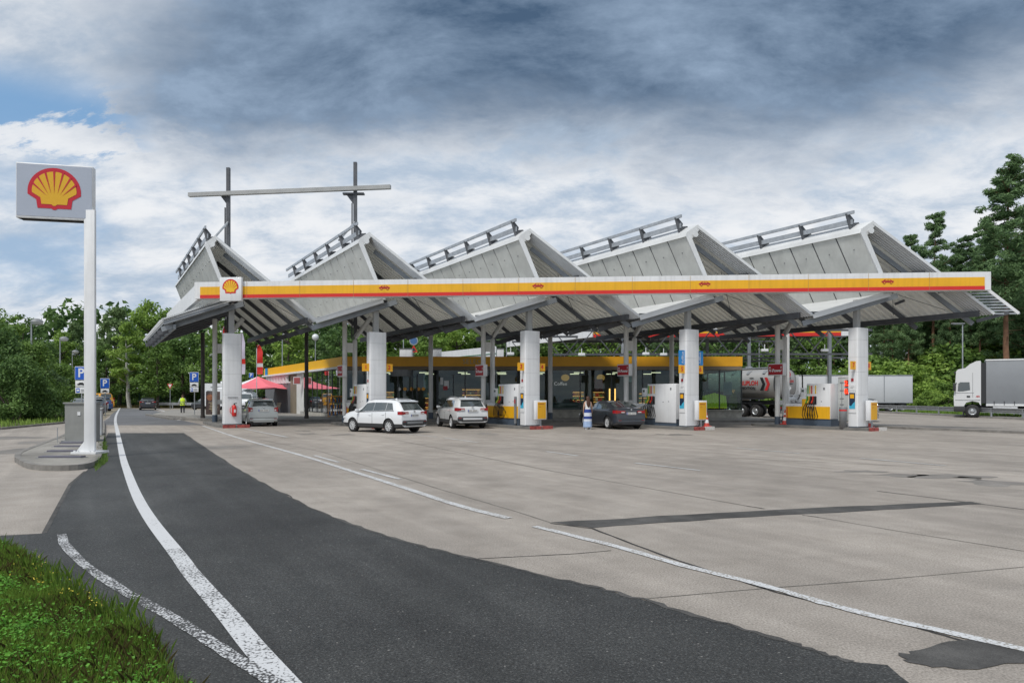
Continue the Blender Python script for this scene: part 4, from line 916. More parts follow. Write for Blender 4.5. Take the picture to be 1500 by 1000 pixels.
# left side wall, glazed near the front and brick behind
mb = MB(); q = lambda s, z: P0+DN*s+Vector((.02, 0, z))
mb.prism([q(.0, .12), q(12, .12), q(12, .36), q(0, .36)], EN*.25); mb.build('side_plinth', PLINTH, shop, world=True)
for i in range(8):
    a, b = i*1.35+.05, (i+1)*1.35-.03
    mb = MB(); mb.prism([q(a, .38), q(b, .38), q(b, SB-.2), q(a, SB-.2)], EN*.02); mb.build('side_pane', SIDEGLASS, shop, world=True)
    mb = MB(); mb.beam(q(a-.04, .38), q(a-.04, SB-.2), .06, .06); mb.build('mullion', MULL if i else DK, shop, world=True)
mb = MB(); mb.prism([q(10.8, .1), q(13.2, .1), q(13.2, SB-.18), q(10.8, SB-.18)], EN*.3); mb.build('side_pier', POSTL, shop, world=True)
mb = MB(); mb.prism([q(13.2, .1), q(15.4, .1), q(15.4, SB-.18), q(13.2, SB-.18)], EN*.6); mb.build('side_recess', DK, shop, world=True)
mb = MB(); mb.prism([q(15.4, .1), q(SD, .1), q(SD, SB-.9), q(15.4, SB-.9)], EN*.3); mb.build('brick_wall', BRICK, shop, world=True)
for i in range(8):
    mb = MB(); a = q(16.4+i*1.2, SB-.55); mb.box(a, (.28, .35, .7)); mb.build('clerestory_pier', WHITE, shop, world=True)
mb = MB(); mb.prism([q(15.4, SB-.95), q(SD, SB-.95), q(SD, SB-.8), q(15.4, SB-.8)], EN*.32); mb.build('clerestory_sill', WHITE, shop, world=True)
mb = MB(); p = q(11.2, 2.95); Mf = frame(p+Vector((-.35, -.3, 0)), (1, 0, 0)); mb.box((0, 0, 0), (.62, .62, .14), 0, Mf); mb.box((0, 0, .08), (.5, .5, .02), 1, Mf); mb.build('wall_sign', [WHITE, mat('faded_red', (.42, .10, .10), .5)], shop, world=True)
# roof equipment
for (px_, py_, w_, h_, lab, m) in ((595, 521, .9, .35, 'small white cowl box on the shop roof near the camera mast', WHITE), (640, 521, .65, .35, 'short white vent box on the shop roof', WHITE), (733, 518, .5, .6, 'small white box on the shop roof behind ladder column 3', WHITE)):
    p = at(px_, py_, SY+3); t = thing('roof_box', lab, 'roof unit', (p.x, p.y, SB+.5)); mb = MB(); mb.box((0, 0, .45), (w_, .5, .9), bev=.02); mb.build('casing', m, t); mb = MB(); mb.box((0, 0, .93), (w_+.06, .56, .05)); mb.build('lid', GREYP, t)
p = at(685, 516, SY+9); t = thing('roof_housing', 'long white pitched housing on the shop roof behind the lettering', 'roof unit', (p.x, p.y, SB+.5))
mb = MB(); mb.prism([(-2.4, -1, 0), (2.4, -1, 0), (2.4, -1, 1.5), (-2.4, -1, 1.0)], (0, 2, 0)); mb.build('casing', WHITE, t)
mb = MB(); mb.beam((-2.4, -1.02, .45), (2.4, -1.02, .9), .03, .06); mb.build('band', GREEN, t)
# things inside
WARM = mat('shelf_lamp', (.9, .55, .2), .5, emit=3.5, emcol=(1, .46, .13)); WOOD = mat('shelf_wood', (.20, .10, .045), .6, var=.3, scale=4)
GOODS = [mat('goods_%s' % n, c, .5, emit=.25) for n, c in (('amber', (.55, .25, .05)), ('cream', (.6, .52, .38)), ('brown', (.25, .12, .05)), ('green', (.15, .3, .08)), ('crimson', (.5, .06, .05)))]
def shelf(lab, px0, px1, zt, D, rows, lamp=True, seed=1):
    rnd = random.Random(seed); a = at(px0, 0, D).x; b = at(px1, 0, D).x; wd = b-a
    t = thing('display_shelf', lab, 'shelf', (a, D, .18), 0)
    mb = MB(); mb.box((wd/2, .35, zt/2), (wd, .05, zt)); mb.box((0, .15, zt/2), (.05, .45, zt)); mb.box((wd, .15, zt/2), (.05, .45, zt)); mb.build('carcass', WOOD, t)
    for r in range(rows):
        z = .35+r*(zt-.45)/rows
        mb = MB(); mb.box((wd/2, .14, z), (wd-.06, .42, .04)); mb.build('shelf_board', WOOD, t)
        mb = MB(); x = .08
        while x < wd-.15:
            ww = rnd.uniform(.08, .2); hh = rnd.uniform(.12, (zt-.45)/rows-.12); mb.box((x+ww/2, .10+rnd.uniform(0, .08), z+.02+hh/2), (ww*.9, .2, hh), rnd.randrange(5)); x += ww
        g = mb.build('goods', GOODS, t); g['kind'] = 'stuff'
        if lamp:
            mb = MB(); mb.box((wd/2, -.02, z+(zt-.45)/rows-.05), (wd-.1, .025, .016)); mb.build('shelf_lamp', WARM, t)
shelf('warm lit bakery shelf with rows of goods behind the white rear-facing car', 676, 705, 2.1, SY+2.6, 4, True, 1)
shelf('warm lit wall shelf behind the glass left of the woman', 838, 856, 1.9, SY+3.2, 5, True, 2)
shelf('lit shelf with bright bottles behind the woman and the dark saloon', 868, 886, 1.9, SY+3.4, 4, True, 3)
shelf('tall goods shelf behind the glass left of the revolving door', 552, 578, 1.9, SY+3.0, 4, True, 6)
shelf('goods shelf behind the glass right of the ladder column of pump 5', 935, 962, 1.8, SY+3.0, 4, True, 7)
shelf('goods shelf behind the door between the two white cars', 622, 634, 1.8, SY+3.4, 4, True, 8)
shelf('dim goods shelf behind the glass right of pump 3', 768, 800, 1.5, SY+3.6, 3, False, 4)
for i, (px_, py_) in enumerate(((893, 583), (901, 583))):
    p = at(px_, py_, SY+2); t = thing('light_tube', ['slim glowing tube behind the shop glass, nearer the woman', 'slim glowing tube behind the shop glass, nearer the ladder column'][i], 'lamp', (p.x, p.y, SB-.2)); mb = MB(); mb.cyl((0, 0, p.z-SB-.4), (0, 0, p.z-SB+.9), .05, n=10); mb.build('tube', WARM, t); mb = MB(); mb.cyl((0, 0, p.z-SB+.85), (0, 0, 0), .01, n=6); mb.build('cable', BLACK, t)
for i, (px_, py_) in enumerate(((828, 553), (880, 553))):
    p = at(px_, py_, SY+1.5); t = thing('pendant_lamp', ['round amber pendant lamp behind the coffee lettering', 'round amber pendant lamp behind the glass above the dark saloon'][i], 'lamp', (p.x, p.y, SB-.2)); mb = MB(); mb.ball((0, 0, p.z-SB+.2), (.30, .30, .24), n=14); mb.build('shade', mat('amber_glow', (.45, .25, .06), .5, emit=.35, emcol=(1, .5, .12)) if 'amber_glow' not in MATS else MATS['amber_glow'], t); mb = MB(); mb.cyl((0, 0, p.z-SB+.4), (0, 0, 0), .01, n=6); mb.build('cable', BLACK, t)
p = at(830, 598, SY+1.2); t = thing('coffee_counter', 'low dark counter with red flowers behind the coffee lettering', 'counter', (p.x, p.y, .18)); mb = MB(); mb.box((0, 0, .5), (2.4, .6, 1.0), bev=.02); mb.build('body', GREYP, t); mb = MB(); mb.box((0, 0, 1.03), (2.5, .7, .05)); mb.build('top', DK, t)
mb = MB(); rnd = random.Random(5)
for i in range(46): mb.ball((rnd.uniform(-.9, .7), rnd.uniform(-.2, .2), 1.1+abs(rnd.gauss(0, .12))), rnd.uniform(.03, .06), 0 if rnd.random() < .6 else 1, 5)
mb.build('flowers', [mat('flower_red', (.35, .03, .04), .6), mat('flower_leaf', (.05, .14, .03), .6)], t)
# rack of safety vests in the right window
p = at(1046, 610, SY+.9); t = thing('vest_rack', 'rack hung with bright yellow safety vests behind the right shop window', 'clothes rack', (p.x, p.y, .18))
mb = MB(); mb.tube([(-.75, 0, .05), (-.75, 0, 1.75)], .02, 6); mb.tube([(.75, 0, .05), (.75, 0, 1.75)], .02, 6); mb.tube([(-.8, 0, 1.75), (0, 0, 2.0), (.8, 0, 1.75)], .02, 6); mb.build('frame', GALV, t)
rnd = random.Random(3)
for i in range(9):
    x = -.72+i*.18; mb = MB(); zt = 1.70-.16*abs(i-4)/4*1.2; zb = .62
    n = 6; vs = []
    for j in range(n+1):
        z = zt+(zb-zt)*j/n; wd = .10+.07*j/n
        for q_ in range(8): aa = 2*math.pi*q_/8; vs.append((x+wd*math.cos(aa)*(1+.2*math.sin(3*aa+i)), -.05+.16*math.sin(aa)*(1+.15*math.cos(2*aa+j)), z))
    mb.add(vs, [(j*8+q_, j*8+(q_+1) % 8, (j+1)*8+(q_+1) % 8, (j+1)*8+q_) for j in range(n) for q_ in range(8)], 0, True); mb.add(vs[:8], [tuple(range(8))], 0); mb.build('safety_vest', HIVIS, t)
# orange rack by the corner, bottle cage, easel boards, umbrella, chairs
def px_thing(name, lab, cat, px_, py_, z=.12, rz=0, group=None):
    g = gp(px_, py_, z); return thing(name, lab, cat, g, rz, group), g.y/1000
t, s = px_thing('sales_rack', 'orange sales rack with blue bottles standing at the shop corner', 'display rack', 492, 611)
mb = MB()
for x in (-.5, .5):
    for y in (-.2, .2): mb.box((x, y, .75), (.05, .05, 1.5))
mb.box((0, 0, 1.52), (1.1, .5, .08)); mb.build('frame', mat('rack_orange', (.75, .30, .02), .5), t)
for i in range(3):
    mb = MB(); mb.box((0, 0, .15+i*.46), (1.0, .42, .03)); mb.build('shelf_board', GREYP, t)
    mb = MB()
    for j in range(7): mb.cyl((-.42+j*.14, -.08, .17+i*.46), (-.42+j*.14, -.08, .45+i*.46), .05, n=8, mi=(i+j) % 2)
    mb.build('bottles', [mat('bottle_blue', (.03, .14, .42), .3) if 'bottle_blue' not in MATS else MATS['bottle_blue'], MATS['rack_orange']], t)
t, s = px_thing('sandwich_board', 'white leaning board on the pavement by the glazed side wall', 'board', 437, 597)
mb = MB(); mb.prism([(-.6, 0, 0), (.0, -.1, 0), (.5, .1, .95), (-.1, .2, .95)], (0, .05, 0)); mb.build('front_board', WHITE, t); mb = MB(); mb.prism([(-.2, .6, 0), (.4, .5, 0), (.5, .16, .93), (-.1, .26, .93)], (0, .05, 0)); mb.build('rear_board', GREYP, t)
t, s = px_thing('notice_board', 'dark poster board with food pictures right of the dark thin column', 'board', 312, 609, .0)
mb = MB(); mb.box((0, 0, 1.05), (1.15, .08, 1.95), bev=.01); mb.build('board', mat('poster_dark', (.08, .055, .05), .5, var=.6, scale=5), t)
mb = MB(); mb.cyl((-.25, -.045, 1.55), (-.25, -.06, 1.55), .26, n=18); mb.build('food_picture', mat('food', (.30, .12, .06), .5, var=.5, scale=9), t)
mb = MB()
for i in range(6): mb.box((.1*(i % 2), -.05, 1.1-.13*i), (.7-.1*(i % 3), .01, .05))
mb.build('menu_lines', MATS['letter_grey'], t)
mb = MB(); mb.box((-.4, 0, .04), (.1, .5, .08)); mb.box((.4, 0, .04), (.1, .5, .08)); mb.build('feet', BASEB, t)
# umbrella
t, s = px_thing('parasol', 'red parasol with one white panel behind the silver hatchback', 'parasol', 378, 604, .12, .2)
zt = at(0, 551, 1000*s).z; zr = at(0, 568, 1000*s).z-.12; rr = 3.7
UR = mat('parasol_red', (.80, .17, .21), .7, var=.1, scale=1); 
rim = [Vector((rr*math.cos(R(a)), rr*math.sin(R(a)), zr)) for a in range(0, 360, 60)]
ap = Vector((0, 0, zt-.12))
for i in range(6):
    a, b = rim[i], rim[(i+1) % 6]; mb = MB(); vs = []; n = 6
    for j in range(n+1):
        for q_ in range(n+1):
            p = ap.lerp(a.lerp(b, q_/n), j/n); p.z -= .18*math.sin(math.pi*j/n)*(1-.0)+.10*math.sin(math.pi*q_/n)*(j/n); vs.append(p)
    mb.add(vs, [(j*(n+1)+q_, j*(n+1)+q_+1, (j+1)*(n+1)+q_+1, (j+1)*(n+1)+q_) for j in range(n) for q_ in range(n)], 0, True); mb.build('canopy_panel', WHITE if i == 3 else UR, t)
mb = MB(); mb.cyl((0, 0, 0), (0, 0, zt-.1), .035, n=10); mb.build('pole', STEEL, t); mb = MB(); mb.cyl((0, 0, 0), (0, 0, .12), .4, n=16); mb.build('base', GREYP, t)
mb = MB()
for a in rim: mb.tube([(0, 0, zr-.1), a*.55+Vector((0, 0, zr*.45+.2))], .012, 5)
mb.build('struts', STEEL, t)
# cafe furniture
def chair(lab, p, rz):
    t = thing('cafe_chair', lab, 'chair', p, rz, 'cafe chairs under the parasol')
    W_ = mat('chair_slat', (.16, .13, .10), .6) if 'chair_slat' not in MATS else MATS['chair_slat']
    mb = MB(); mb.box((0, 0, .46), (.48, .48, .04), bev=.01); mb.build('seat', W_, t)
    mb = MB()
    for i in range(5): mb.beam((-.2+i*.1, .24, .5), (-.2+i*.1, .34, .95), .06, .02)
    mb.beam((-.25, .35, .96), (.25, .35, .96), .03, .06); mb.build('backrest', W_, t)
    for x in (-.22, .22):
        for y in (-.22, .22): mb = MB(); mb.beam((x, y, .45), (x*1.1, y*1.15, 0), .03, .03); mb.build('leg', GALV, t)
        mb = MB(); mb.tube([(x*1.12, -.22, .46), (x*1.12, -.22, .68), (x*1.12, .28, .70)], .015, 5); mb.build('armrest', GALV, t)
chair('slatted cafe chair right of the silver hatchback, facing away', gp(397, 606, .12), 2.6); chair('slatted cafe chair right of the silver hatchback, nearer the shop wall', gp(404, 606.5, .12), -1.9); chair('slatted cafe chair beside the parasol pole', gp(366, 604, .12), 1.2)
t, s = px_thing('cafe_table', 'round high cafe table beside the parasol pole behind the hatchback', 'table', 378, 604.5)
mb = MB(); mb.cyl((0, 0, 1.42), (0, 0, 1.47), .75, n=20); mb.build('top', DARK, t); mb = MB(); mb.cyl((0, 0, .03), (0, 0, 1.42), .045, n=10); mb.build('stem', STEEL, t); mb = MB(); mb.cyl((0, 0, 0), (0, 0, .04), .34, n=18); mb.build('foot', STEEL, t)
# feather flags
def flag(lab, px_, yb, y0, y1, wpx, cols, txt=''):
    D = 1000*1.58/(yb-579); b = gp(px_, yb, .12); t = thing('feather_flag', lab, 'flag', b, 0, 'feather flags by the terrace'); s = D/1000
    z0 = at(0, y0, D).z-.12; z1 = at(0, y1, D).z-.12; wd = wpx*s
    mb = MB(); mb.tube([(0, 0, 0), (0, 0, z0-.3), (wd*.3, 0, z0)], .03, 6); mb.build('pole', GALV, t); mb = MB(); mb.box((0, 0, .03), (.6, .6, .06)); mb.build('base', GREYP, t)
    mb = MB(); n = 8; vs = []
    for j in range(n+1):
        z = z0+(z1-z0)*j/n; w2 = wd*(.55+.45*min(1, j/2)); vs += [(.03, 0, z), (w2*.5, .10*math.sin(j*1.3), z), (w2, .05*math.sin(j*1.1+1), z)]
    mb.add(vs, [(3*j+q_, 3*j+q_+1, 3*j+q_+4, 3*j+q_+3) for j in range(n) for q_ in range(2)], 0, True)
    for j in range(n):
        if j == 5: mb.m[j*2] = mb.m[j*2+1] = 1
    mb.build('cloth', cols, t)
flag('red feather flag left of the extinguisher column', 326, 608, 478, 538, 7, [RED, WHITE])
flag('pale lilac and red feather flag behind the extinguisher column', 351, 606, 488, 548, 8, [mat('flag_lilac', (.55, .50, .62), .7), RED])
flag('tall red feather flag with white letters beside the yellow shop fascia', 376, 606, 505, 548, 9, [RED, WHITE])
# ---------------------------------------------------------------- second canopy for lorries behind the shop
tcn = thing('truck_canopy', 'low second canopy with open steel lattice trusses behind the shop', 'canopy', (18, 66, 0))
A = Vector((7.4, 62, 0)); Bq = Vector((30, 60.2, 0)); 
mb = MB(); mb.prism([A+Vector((0, 0, 7.35)), Bq+Vector((0, 0, 7.35)), Bq+DV*12+Vector((0, 0, 7.35)), A+DV*12+Vector((0, 0, 7.35))], (0, 0, .25)); mb.build('roof', GREYP, tcn, world=True)
mb = MB(); mb.prism([A+Vector((-.1, 0, 7.0)), A+DV*13+Vector((-.1, 0, 7.0)), A+DV*13+Vector((-.1, 0, 7.9)), A+Vector((-.1, 0, 7.9))], EN*.1); mb.build('side_fascia', WHITE, tcn, world=True)
mb = MB(); fd = (Bq-A).normalized()
for z0, z1, mi in ((6.95, 7.25, 1), (7.25, 7.55, 0), (7.55, 7.95, 2)): mb.prism([A+Vector((0, -.15, z0)), A+(Bq-A)*.955+Vector((0, -.15, z0)), A+(Bq-A)*.955+Vector((0, -.15, z1)), A+Vector((0, -.15, z1))], (0, .14, 0), mi)
mb.prism([A+(Bq-A)*.956+Vector((0, -.16, 6.95)), Bq+Vector((0, -.16, 6.95)), Bq+Vector((0, -.16, 7.95)), A+(Bq-A)*.956+Vector((0, -.16, 7.95))], (0, .14, 0), 2); mb.build('fascia', [YELLOW, RED, WHITE], tcn, world=True)
for j, (y0, z0, z1, x0, x1) in enumerate(((57.5, 5.15, 7.15, 3.5, 30), (64, 5.2, 7.2, 3.0, 31), (70, 5.2, 7.2, 0, 27))):
    mb = MB(); mb.beam((x0, y0, z0), (x1, y0-.6, z0), .14, .16); mb.beam((x0, y0, z1), (x1, y0-.6, z1), .14, .18); mb.build('truss_chord', STEEL, tcn, world=True)
    n = 16; mb = MB()
    for i in range(n):
        a = x0+(x1-x0)*i/n; b = x0+(x1-x0)*(i+1)/n; za, zb = (z0, z1) if i % 2 else (z1, z0); mb.beam((a, y0, za), (b, y0, zb), .08, .08)
    mb.build('truss_web', STEEL, tcn, world=True)
for (px_, D) in ((912, 62), (931, 68), (1097, 61), (1215, 60), (1036, 66)):
    x = (px_-750)/1000*D; mb = MB(); mb.box((x, D, 3.6), (.26, .26, 7.2)); mb.build('canopy_post', GALV if px_ in (912,) else STEELM, tcn, world=True)
for i, (px_, py_, D) in enumerate(((852, 519, 56), (946, 518, 56), (972, 519, 56), (1120, 513, 57), (1208, 513, 58), (748, 518, 54))):
    p = at(px_, py_, D); mb = MB(); mb.box((p.x, p.y, p.z), (.55, .3, .22), 0, bev=.03); mb.beam((p.x, p.y, p.z+.1), (p.x, p.y, p.z+.5), .05, .05); mb.build('floodlight', WHITE, tcn, world=True)
# ---------------------------------------------------------------- cars
def paint(name, col, metal=.0, rough=.28):
    return mat(name, col, rough, metal, var=.03, scale=1.0, coat=.8)
PW = paint('paint_white', (.72, .74, .76)); PW2 = paint('paint_pearl', (.62, .63, .63), .1); PS = paint('paint_silver', (.40, .42, .41), .45, .35)
PD = paint('paint_graphite', (.035, .04, .05), .3); PD2 = paint('paint_black', (.018, .02, .024), .2); PB = paint('paint_blue', (.03, .10, .26), .3); PG = paint('paint_grey', (.17, .185, .20), .4); PY = paint('paint_amber', (.78, .36, .01))
CLAD = mat('cladding_dark', (.035, .036, .038), .6); LAMPW = mat('lamp_clear', (.6, .62, .64), .1, coat=.5); PLB = mat('plate_blue', (.01, .04, .35), .4); PLT = mat('plate_text', (.02, .02, .02), .5)
REV = mat('lamp_white', (.65, .6, .58), .2, coat=.5)
def interp(tab, x):
    if x <= tab[0][0]: return tab[0][1]
    for (a, b), (c, d) in zip(tab[:-1], tab[1:]):
        if x <= c:
            t = (x-a)/(c-a) if c > a else 1; return b+(d-b)*t
    return tab[-1][1]
def make_car(name, label, cat, loc, heading, P, group=None):
    """P: L W H wb r paint, top profile [(x,z)] from tail to nose, belt [(x,z)], side windows [(xb0,xb1,xt0,xt1)], screens (rear, front)"""
    L_, W_, r, wb = P['L'], P['W'], P['r'], P['wb']; h = L_/2
    xr = P.get('xr', -wb/2-.02); xf = xr+wb
    root = thing(name, label, cat, loc, heading, group)
    top, belt = P['top'], P['belt']
    def hw(x):
        u = abs(x)/h; t = max(0, (u-.62)/.38); tap = P.get('tapf', .17) if x > 0 else P.get('tapr', .10)
        return W_/2*(1-tap*t*t)
    def ring(x):
        zt = interp(top, x); zb_ = min(interp(belt, x), zt-.02); w = hw(x); k = min(1, max(0, (zt-zb_)/.35))
        zbot = P.get('gc', .19)+(.10*max(0, (abs(x)/h-.86)/.14))
        wr = w*(.94-.20*k); mid = zbot+(zb_-zbot)*.5
        return [(0, zbot), (w*.80, zbot), (w*.965, zbot+.07), (w*.985, P.get('sill', .42)), (w, mid+.05), (w*.992, zb_-.13), (w*.955, zb_), (wr, zt-.085*k-.005), (wr*.86, zt), (wr*.45, zt+.022), (0, zt+.028)]
    xs = sorted(set([round(v, 3) for v in [-h, -h+.03, -h+.10]+[x for x, _ in top]+[x for x, _ in belt]+list(np.linspace(-h+.2, h-.12, 20))+[h-.05, h-.02, h]]))
    xs = [x for x in xs if -h <= x <= h]
    bm = bmesh.new(); rows = []
    nb = 11
    for x in xs:
        rg = ring(x); full = [(x, y, z) for y, z in rg]+[(x, -y, z) for y, z in rg[-2:0:-1]]
        rows.append([bm.verts.new(p) for p in full])
    n = len(rows[0])
    for a, b in zip(rows[:-1], rows[1:]):
        for i in range(n):
            f = bm.faces.new((a[i], a[(i+1) % n], b[(i+1) % n], b[i]))
            j = i if i < nb-1 else n-1-i
            f.material_index = 1 if (P.get('clad') and j <= 2) or j == 0 else 0
    bm.faces.new(rows[0]); bm.faces.new(list(reversed(rows[-1])))
    bmesh.ops.recalc_face_normals(bm, faces=bm.faces)
    me = bpy.data.meshes.new('body'); bm.to_mesh(me); bm.free()
    for m in (P['paint'], CLAD, BLACK): me.materials.append(m)
    body = link('body', me, root)
    # cut the wheel arches
    cuts = []
    for x in (xr, xf):
        for sy in (-1, 1):
            mb = MB(); w = hw(x); mb.cyl((x, sy*(w-.30), r), (x, sy*(w+.25), r), r*1.15, n=28, mi=2)
            cm = mb.mesh('cut', [P['paint'], CLAD, BLACK], sharp=R(40)); co = link('cut', cm); cuts.append(co)
            md = body.modifiers.new('arch', 'BOOLEAN'); md.operation = 'DIFFERENCE'; md.solver = 'EXACT'; md.object = co
    # the modifiers work in the car's own frame: evaluate before the root is moved
    root.location = (0, 0, 0); root.rotation_euler = (0, 0, 0); bpy.context.view_layer.update()
    dg = bpy.context.evaluated_depsgraph_get(); new = bpy.data.meshes.new_from_object(body.evaluated_get(dg))
    body.modifiers.clear(); body.data = new; new.name = 'body'
    for c in cuts: bpy.data.objects.remove(c)
    new.polygons.foreach_set('use_smooth', [True]*len(new.polygons)); new.set_sharp_from_angle(angle=R(32))
    root.location = loc; root.rotation_euler = (0, 0, heading)
    def surf(x, t, sy, off=.008):
        rg = ring(x); a, b = rg[6], rg[7]; nrm = Vector((b[1]-a[1], -(b[0]-a[0]))).normalized()
        y = a[0]+(b[0]-a[0])*t+nrm.x*off; z = a[1]+(b[1]-a[1])*t+nrm.y*off
        return (x, sy*y, z)
    # side windows
    for (xb0, xb1, xt0, xt1) in P['win']:
        for sy in (-1, 1):
            mb = MB(); N_ = 8; vs = []
            for i in range(N_+1):
                for j in range(5):
                    t = .10+.82*j/4; u = i/N_; x = (xb0+(xb1-xb0)*u)*(1-j/4)+(xt0+(xt1-xt0)*u)*(j/4); vs.append(surf(x, t, sy))
            mb.add(vs, [(5*i+j, 5*i+j+1, 5*i+j+6, 5*i+j+5) for i in range(N_) for j in range(4)], 0, False); mb.build('side_window', CARGLASS, root)
    def screen(x0, x1, nm, mg=.80):
        mb = MB(); vs = []; nx = 8
        for i in range(nx+1):
            x = x0+(x1-x0)*i/nx; rg = ring(x); wr = rg[8][0]; dz = (interp(top, x+.02)-interp(top, x-.02))/.04; nr = Vector((-dz, 1)).normalized()*.010
            for q in range(9):
                u = -1+q/4; y = u*wr*(mg+.17); zc = interp(top, x)+(.028*(1-abs(u)**1.5))
                vs.append((x+nr.x, y, zc+nr.y))
        mb.add(vs, [(9*i+q, 9*i+q+1, 9*i+q+10, 9*i+q+9) for i in range(nx) for q in range(8)], 0, True); return mb.build(nm, CARGLASS, root)
    screen(*P['fscreen'], 'windscreen'); screen(*P['rscreen'], 'rear_window')
    # wheels
    for x in (xr, xf):
        for sy in (-1, 1):
            w = hw(x)-.015; mb = MB(); M = Matrix.Translation((x, sy*w, r))@Matrix.Rotation(R(-90*sy), 4, 'X')
            tw = .21
            mb.lathe([(r*.66, 0), (r*.95, 0), (r*.995, -.025), (r, -.06), (r, -tw+.03), (r*.96, -tw), (r*.5, -tw)], 30, 0, M)
            tyre = mb.build('wheel', TYRE, root)
            mb = MB(); mb.lathe([(r*.68, .002), (r*.66, -.02), (r*.63, -.035), (r*.62, -.12)], 28, 0, M); mb.lathe([(r*.62, -.09), (0, -.09)], 24, 1, M)
            for k in range(5):
                a = 2*math.pi*k/5+.3; d = Vector((math.cos(a), math.sin(a), 0)); e_ = Vector((-d.y, d.x, 0))
                for sg in (-1, 1):
                    mb.prism([d*r*.12+e_*.035*sg-e_*.022, d*r*.64+e_*.055*sg-e_*.02, d*r*.64+e_*.055*sg+e_*.02, d*r*.12+e_*.035*sg+e_*.022], (0, 0, -.03), 0, M@Matrix.Translation((0, 0, -.012)))
            mb.cyl((0, 0, -.05), (0, 0, -.008), r*.17, n=14, M=M)
            link('rim', mb.mesh('rim', [ALLOY, BLACK]), tyre)
    # lamps, bumpers, plate
    zb_r = interp(belt, -h+.1)
    tl = P.get('tail', (.30, .34, .17, zb_r-.12))   # length along side, width on back, height, z
    for sy in (-1, 1):
        mb = MB(); lx, wy, hz, zc = tl; n_ = 6; pts = []
        for i in range(n_+1):
            x = -h+lx*(1-i/n_); pts.append((x-.0, sy*(hw(x)*.992+.008)))
        w0 = hw(-h)
        for i in range(1, 4): pts.append((-h-.012, sy*(w0-wy*i/3)))
        vs = [(x, y, zc+hz/2*s_*(1-.35*(q/(len(pts)-1) if q > n_ else .35*(1-q/n_)))) for s_ in (-1, 1) for q, (x, y) in enumerate(pts)]
        m_ = len(pts); mb.add(vs, [(i, i+1, m_+i+1, m_+i) for i in range(m_-1)], 0, False)
        tlm = mb.build('tail_light', TAIL, root)
        mb = MB(); mb.box((-h-.016, sy*(w0-wy*.72), zc-hz*.12), (.012, wy*.42, hz*.28)); link('reversing_lamp', mb.mesh('reversing_lamp', REV), tlm)
    zp = P.get('plate', zb_r-.32)
    mb = MB(); mb.box((-h-.012, 0, zp), (.016, .52, .115), 0); mb.box((-h-.021, .235, zp), (.004, .045, .105), 1)
    rnd = random.Random(int(L_*1000))
    for i in range(7): mb.box((-h-.022, .17-i*.06+(-.02 if i > 2 else 0), zp), (.003, .028, .065), 2)
    mb.build('number_plate', [PLATE, PLB, PLT], root)
    mb = MB(); mb.cyl((-h-.02, 0, zp+.19), (-h+.02, 0, zp+.19), .045, n=14); mb.build('badge', CHROME if P.get('badge', 1) else DARK, root)
    mb = MB(); zq = P.get('bump', .42); w0 = hw(-h)
    mb.box((-h+.04, 0, zq-.06), (.16, 2*w0*.97, .20), 0, bev=.04)
    if P.get('clad'): mb.box((-h-.035, 0, zq-.05), (.03, 2*w0*.62, .10), 1, bev=.01)
    mb.box((-h-.045, 0, zq-.155), (.03, 2*w0*.7, .05), 0)
    mb.build('rear_bumper', [CLAD if P.get('clad') else P['paint'], P.get('skid', GREYP)], root)
    mb = MB(); mb.box((-h+.02, 0, zq+.06), (.08, 2*w0*.93, .02), bev=.008); mb.build('bumper_crease', DARK, root)
    for sy in (-1, 1):
        mb = MB(); mb.box((-h-.03, sy*w0*.82, zq+.0), (.02, .16, .035)); mb.build('reflector', TAIL, root)
        mb = MB(); x = P['fscreen'][0]-.32 if P['fscreen'][0] > P['fscreen'][1] else P['fscreen'][1]-.55
        x = P.get('mirx', .85); zc = interp(belt, x)+.09
        mb.box((x, sy*(hw(x)+.10), zc), (.11, .20, .14), 0, bev=.04); mb.beam((x, sy*(hw(x)-.06), zc-.04), (x, sy*(hw(x)+.05), zc-.03), .05, .04); mb.build('door_mirror', [P['paint'], DARK], root)
        for xh in P.get('handles', (-.55, .35)):
            mb = MB(); z = interp(belt, xh)-.16; mb.box((xh, sy*(hw(xh)*.992+.012), z), (.19, .025, .03), 0, bev=.008); mb.build('door_handle', P['paint'] if not P.get('dkh') else DARK, root)
        mb = MB()
        for xd in P.get('seams', (-.22, .86)):
            for i in range(10):
                z0 = .45+(interp(belt, xd)-.5)*i/10; z1 = .45+(interp(belt, xd)-.5)*(i+1)/10
                mb.box((xd, sy*(hw(xd)*.998+.0025), (z0+z1)/2), (.012, .004, z1-z0))
        mb.build('door_seam', DARK, root)
        mb = MB(); x0, x1 = P['win'][0][0]-.05, P['win'][-1][1]+.05; pts = [surf(x0+(x1-x0)*i/10, .03, sy, .012) for i in range(11)]; mb.tube(pts, .012, 5); mb.build('window_trim', CHROME if P.get('chrome') else DARK, root)
        mb = MB(); xn = h-.22; mb.box((xn, sy*(hw(xn)-.14), interp(belt, xn)-.13), (.34, .30, .15), 0, bev=.05); mb.build('headlight', LAMPW, root)
        if P.get('rails'):
            a, b = P['rails']; pts = []
            for i in range(9):
                x = a+(b-a)*i/8; rg = ring(x); pts.append((x, sy*rg[8][0]*.97, rg[8][1]+(.05 if 0 < i < 8 else .0)))
            mb = MB(); mb.tube(pts, .017, 6); mb.build('roof_rail', GALV, root)
    mb = MB(); mb.box((h-.03, 0, .60), (.08, 1.05, .20), 0, bev=.02); mb.box((h-.0, 0, .36), (.06, 1.3, .13), 0, bev=.02); mb.build('grille', DARK, root)
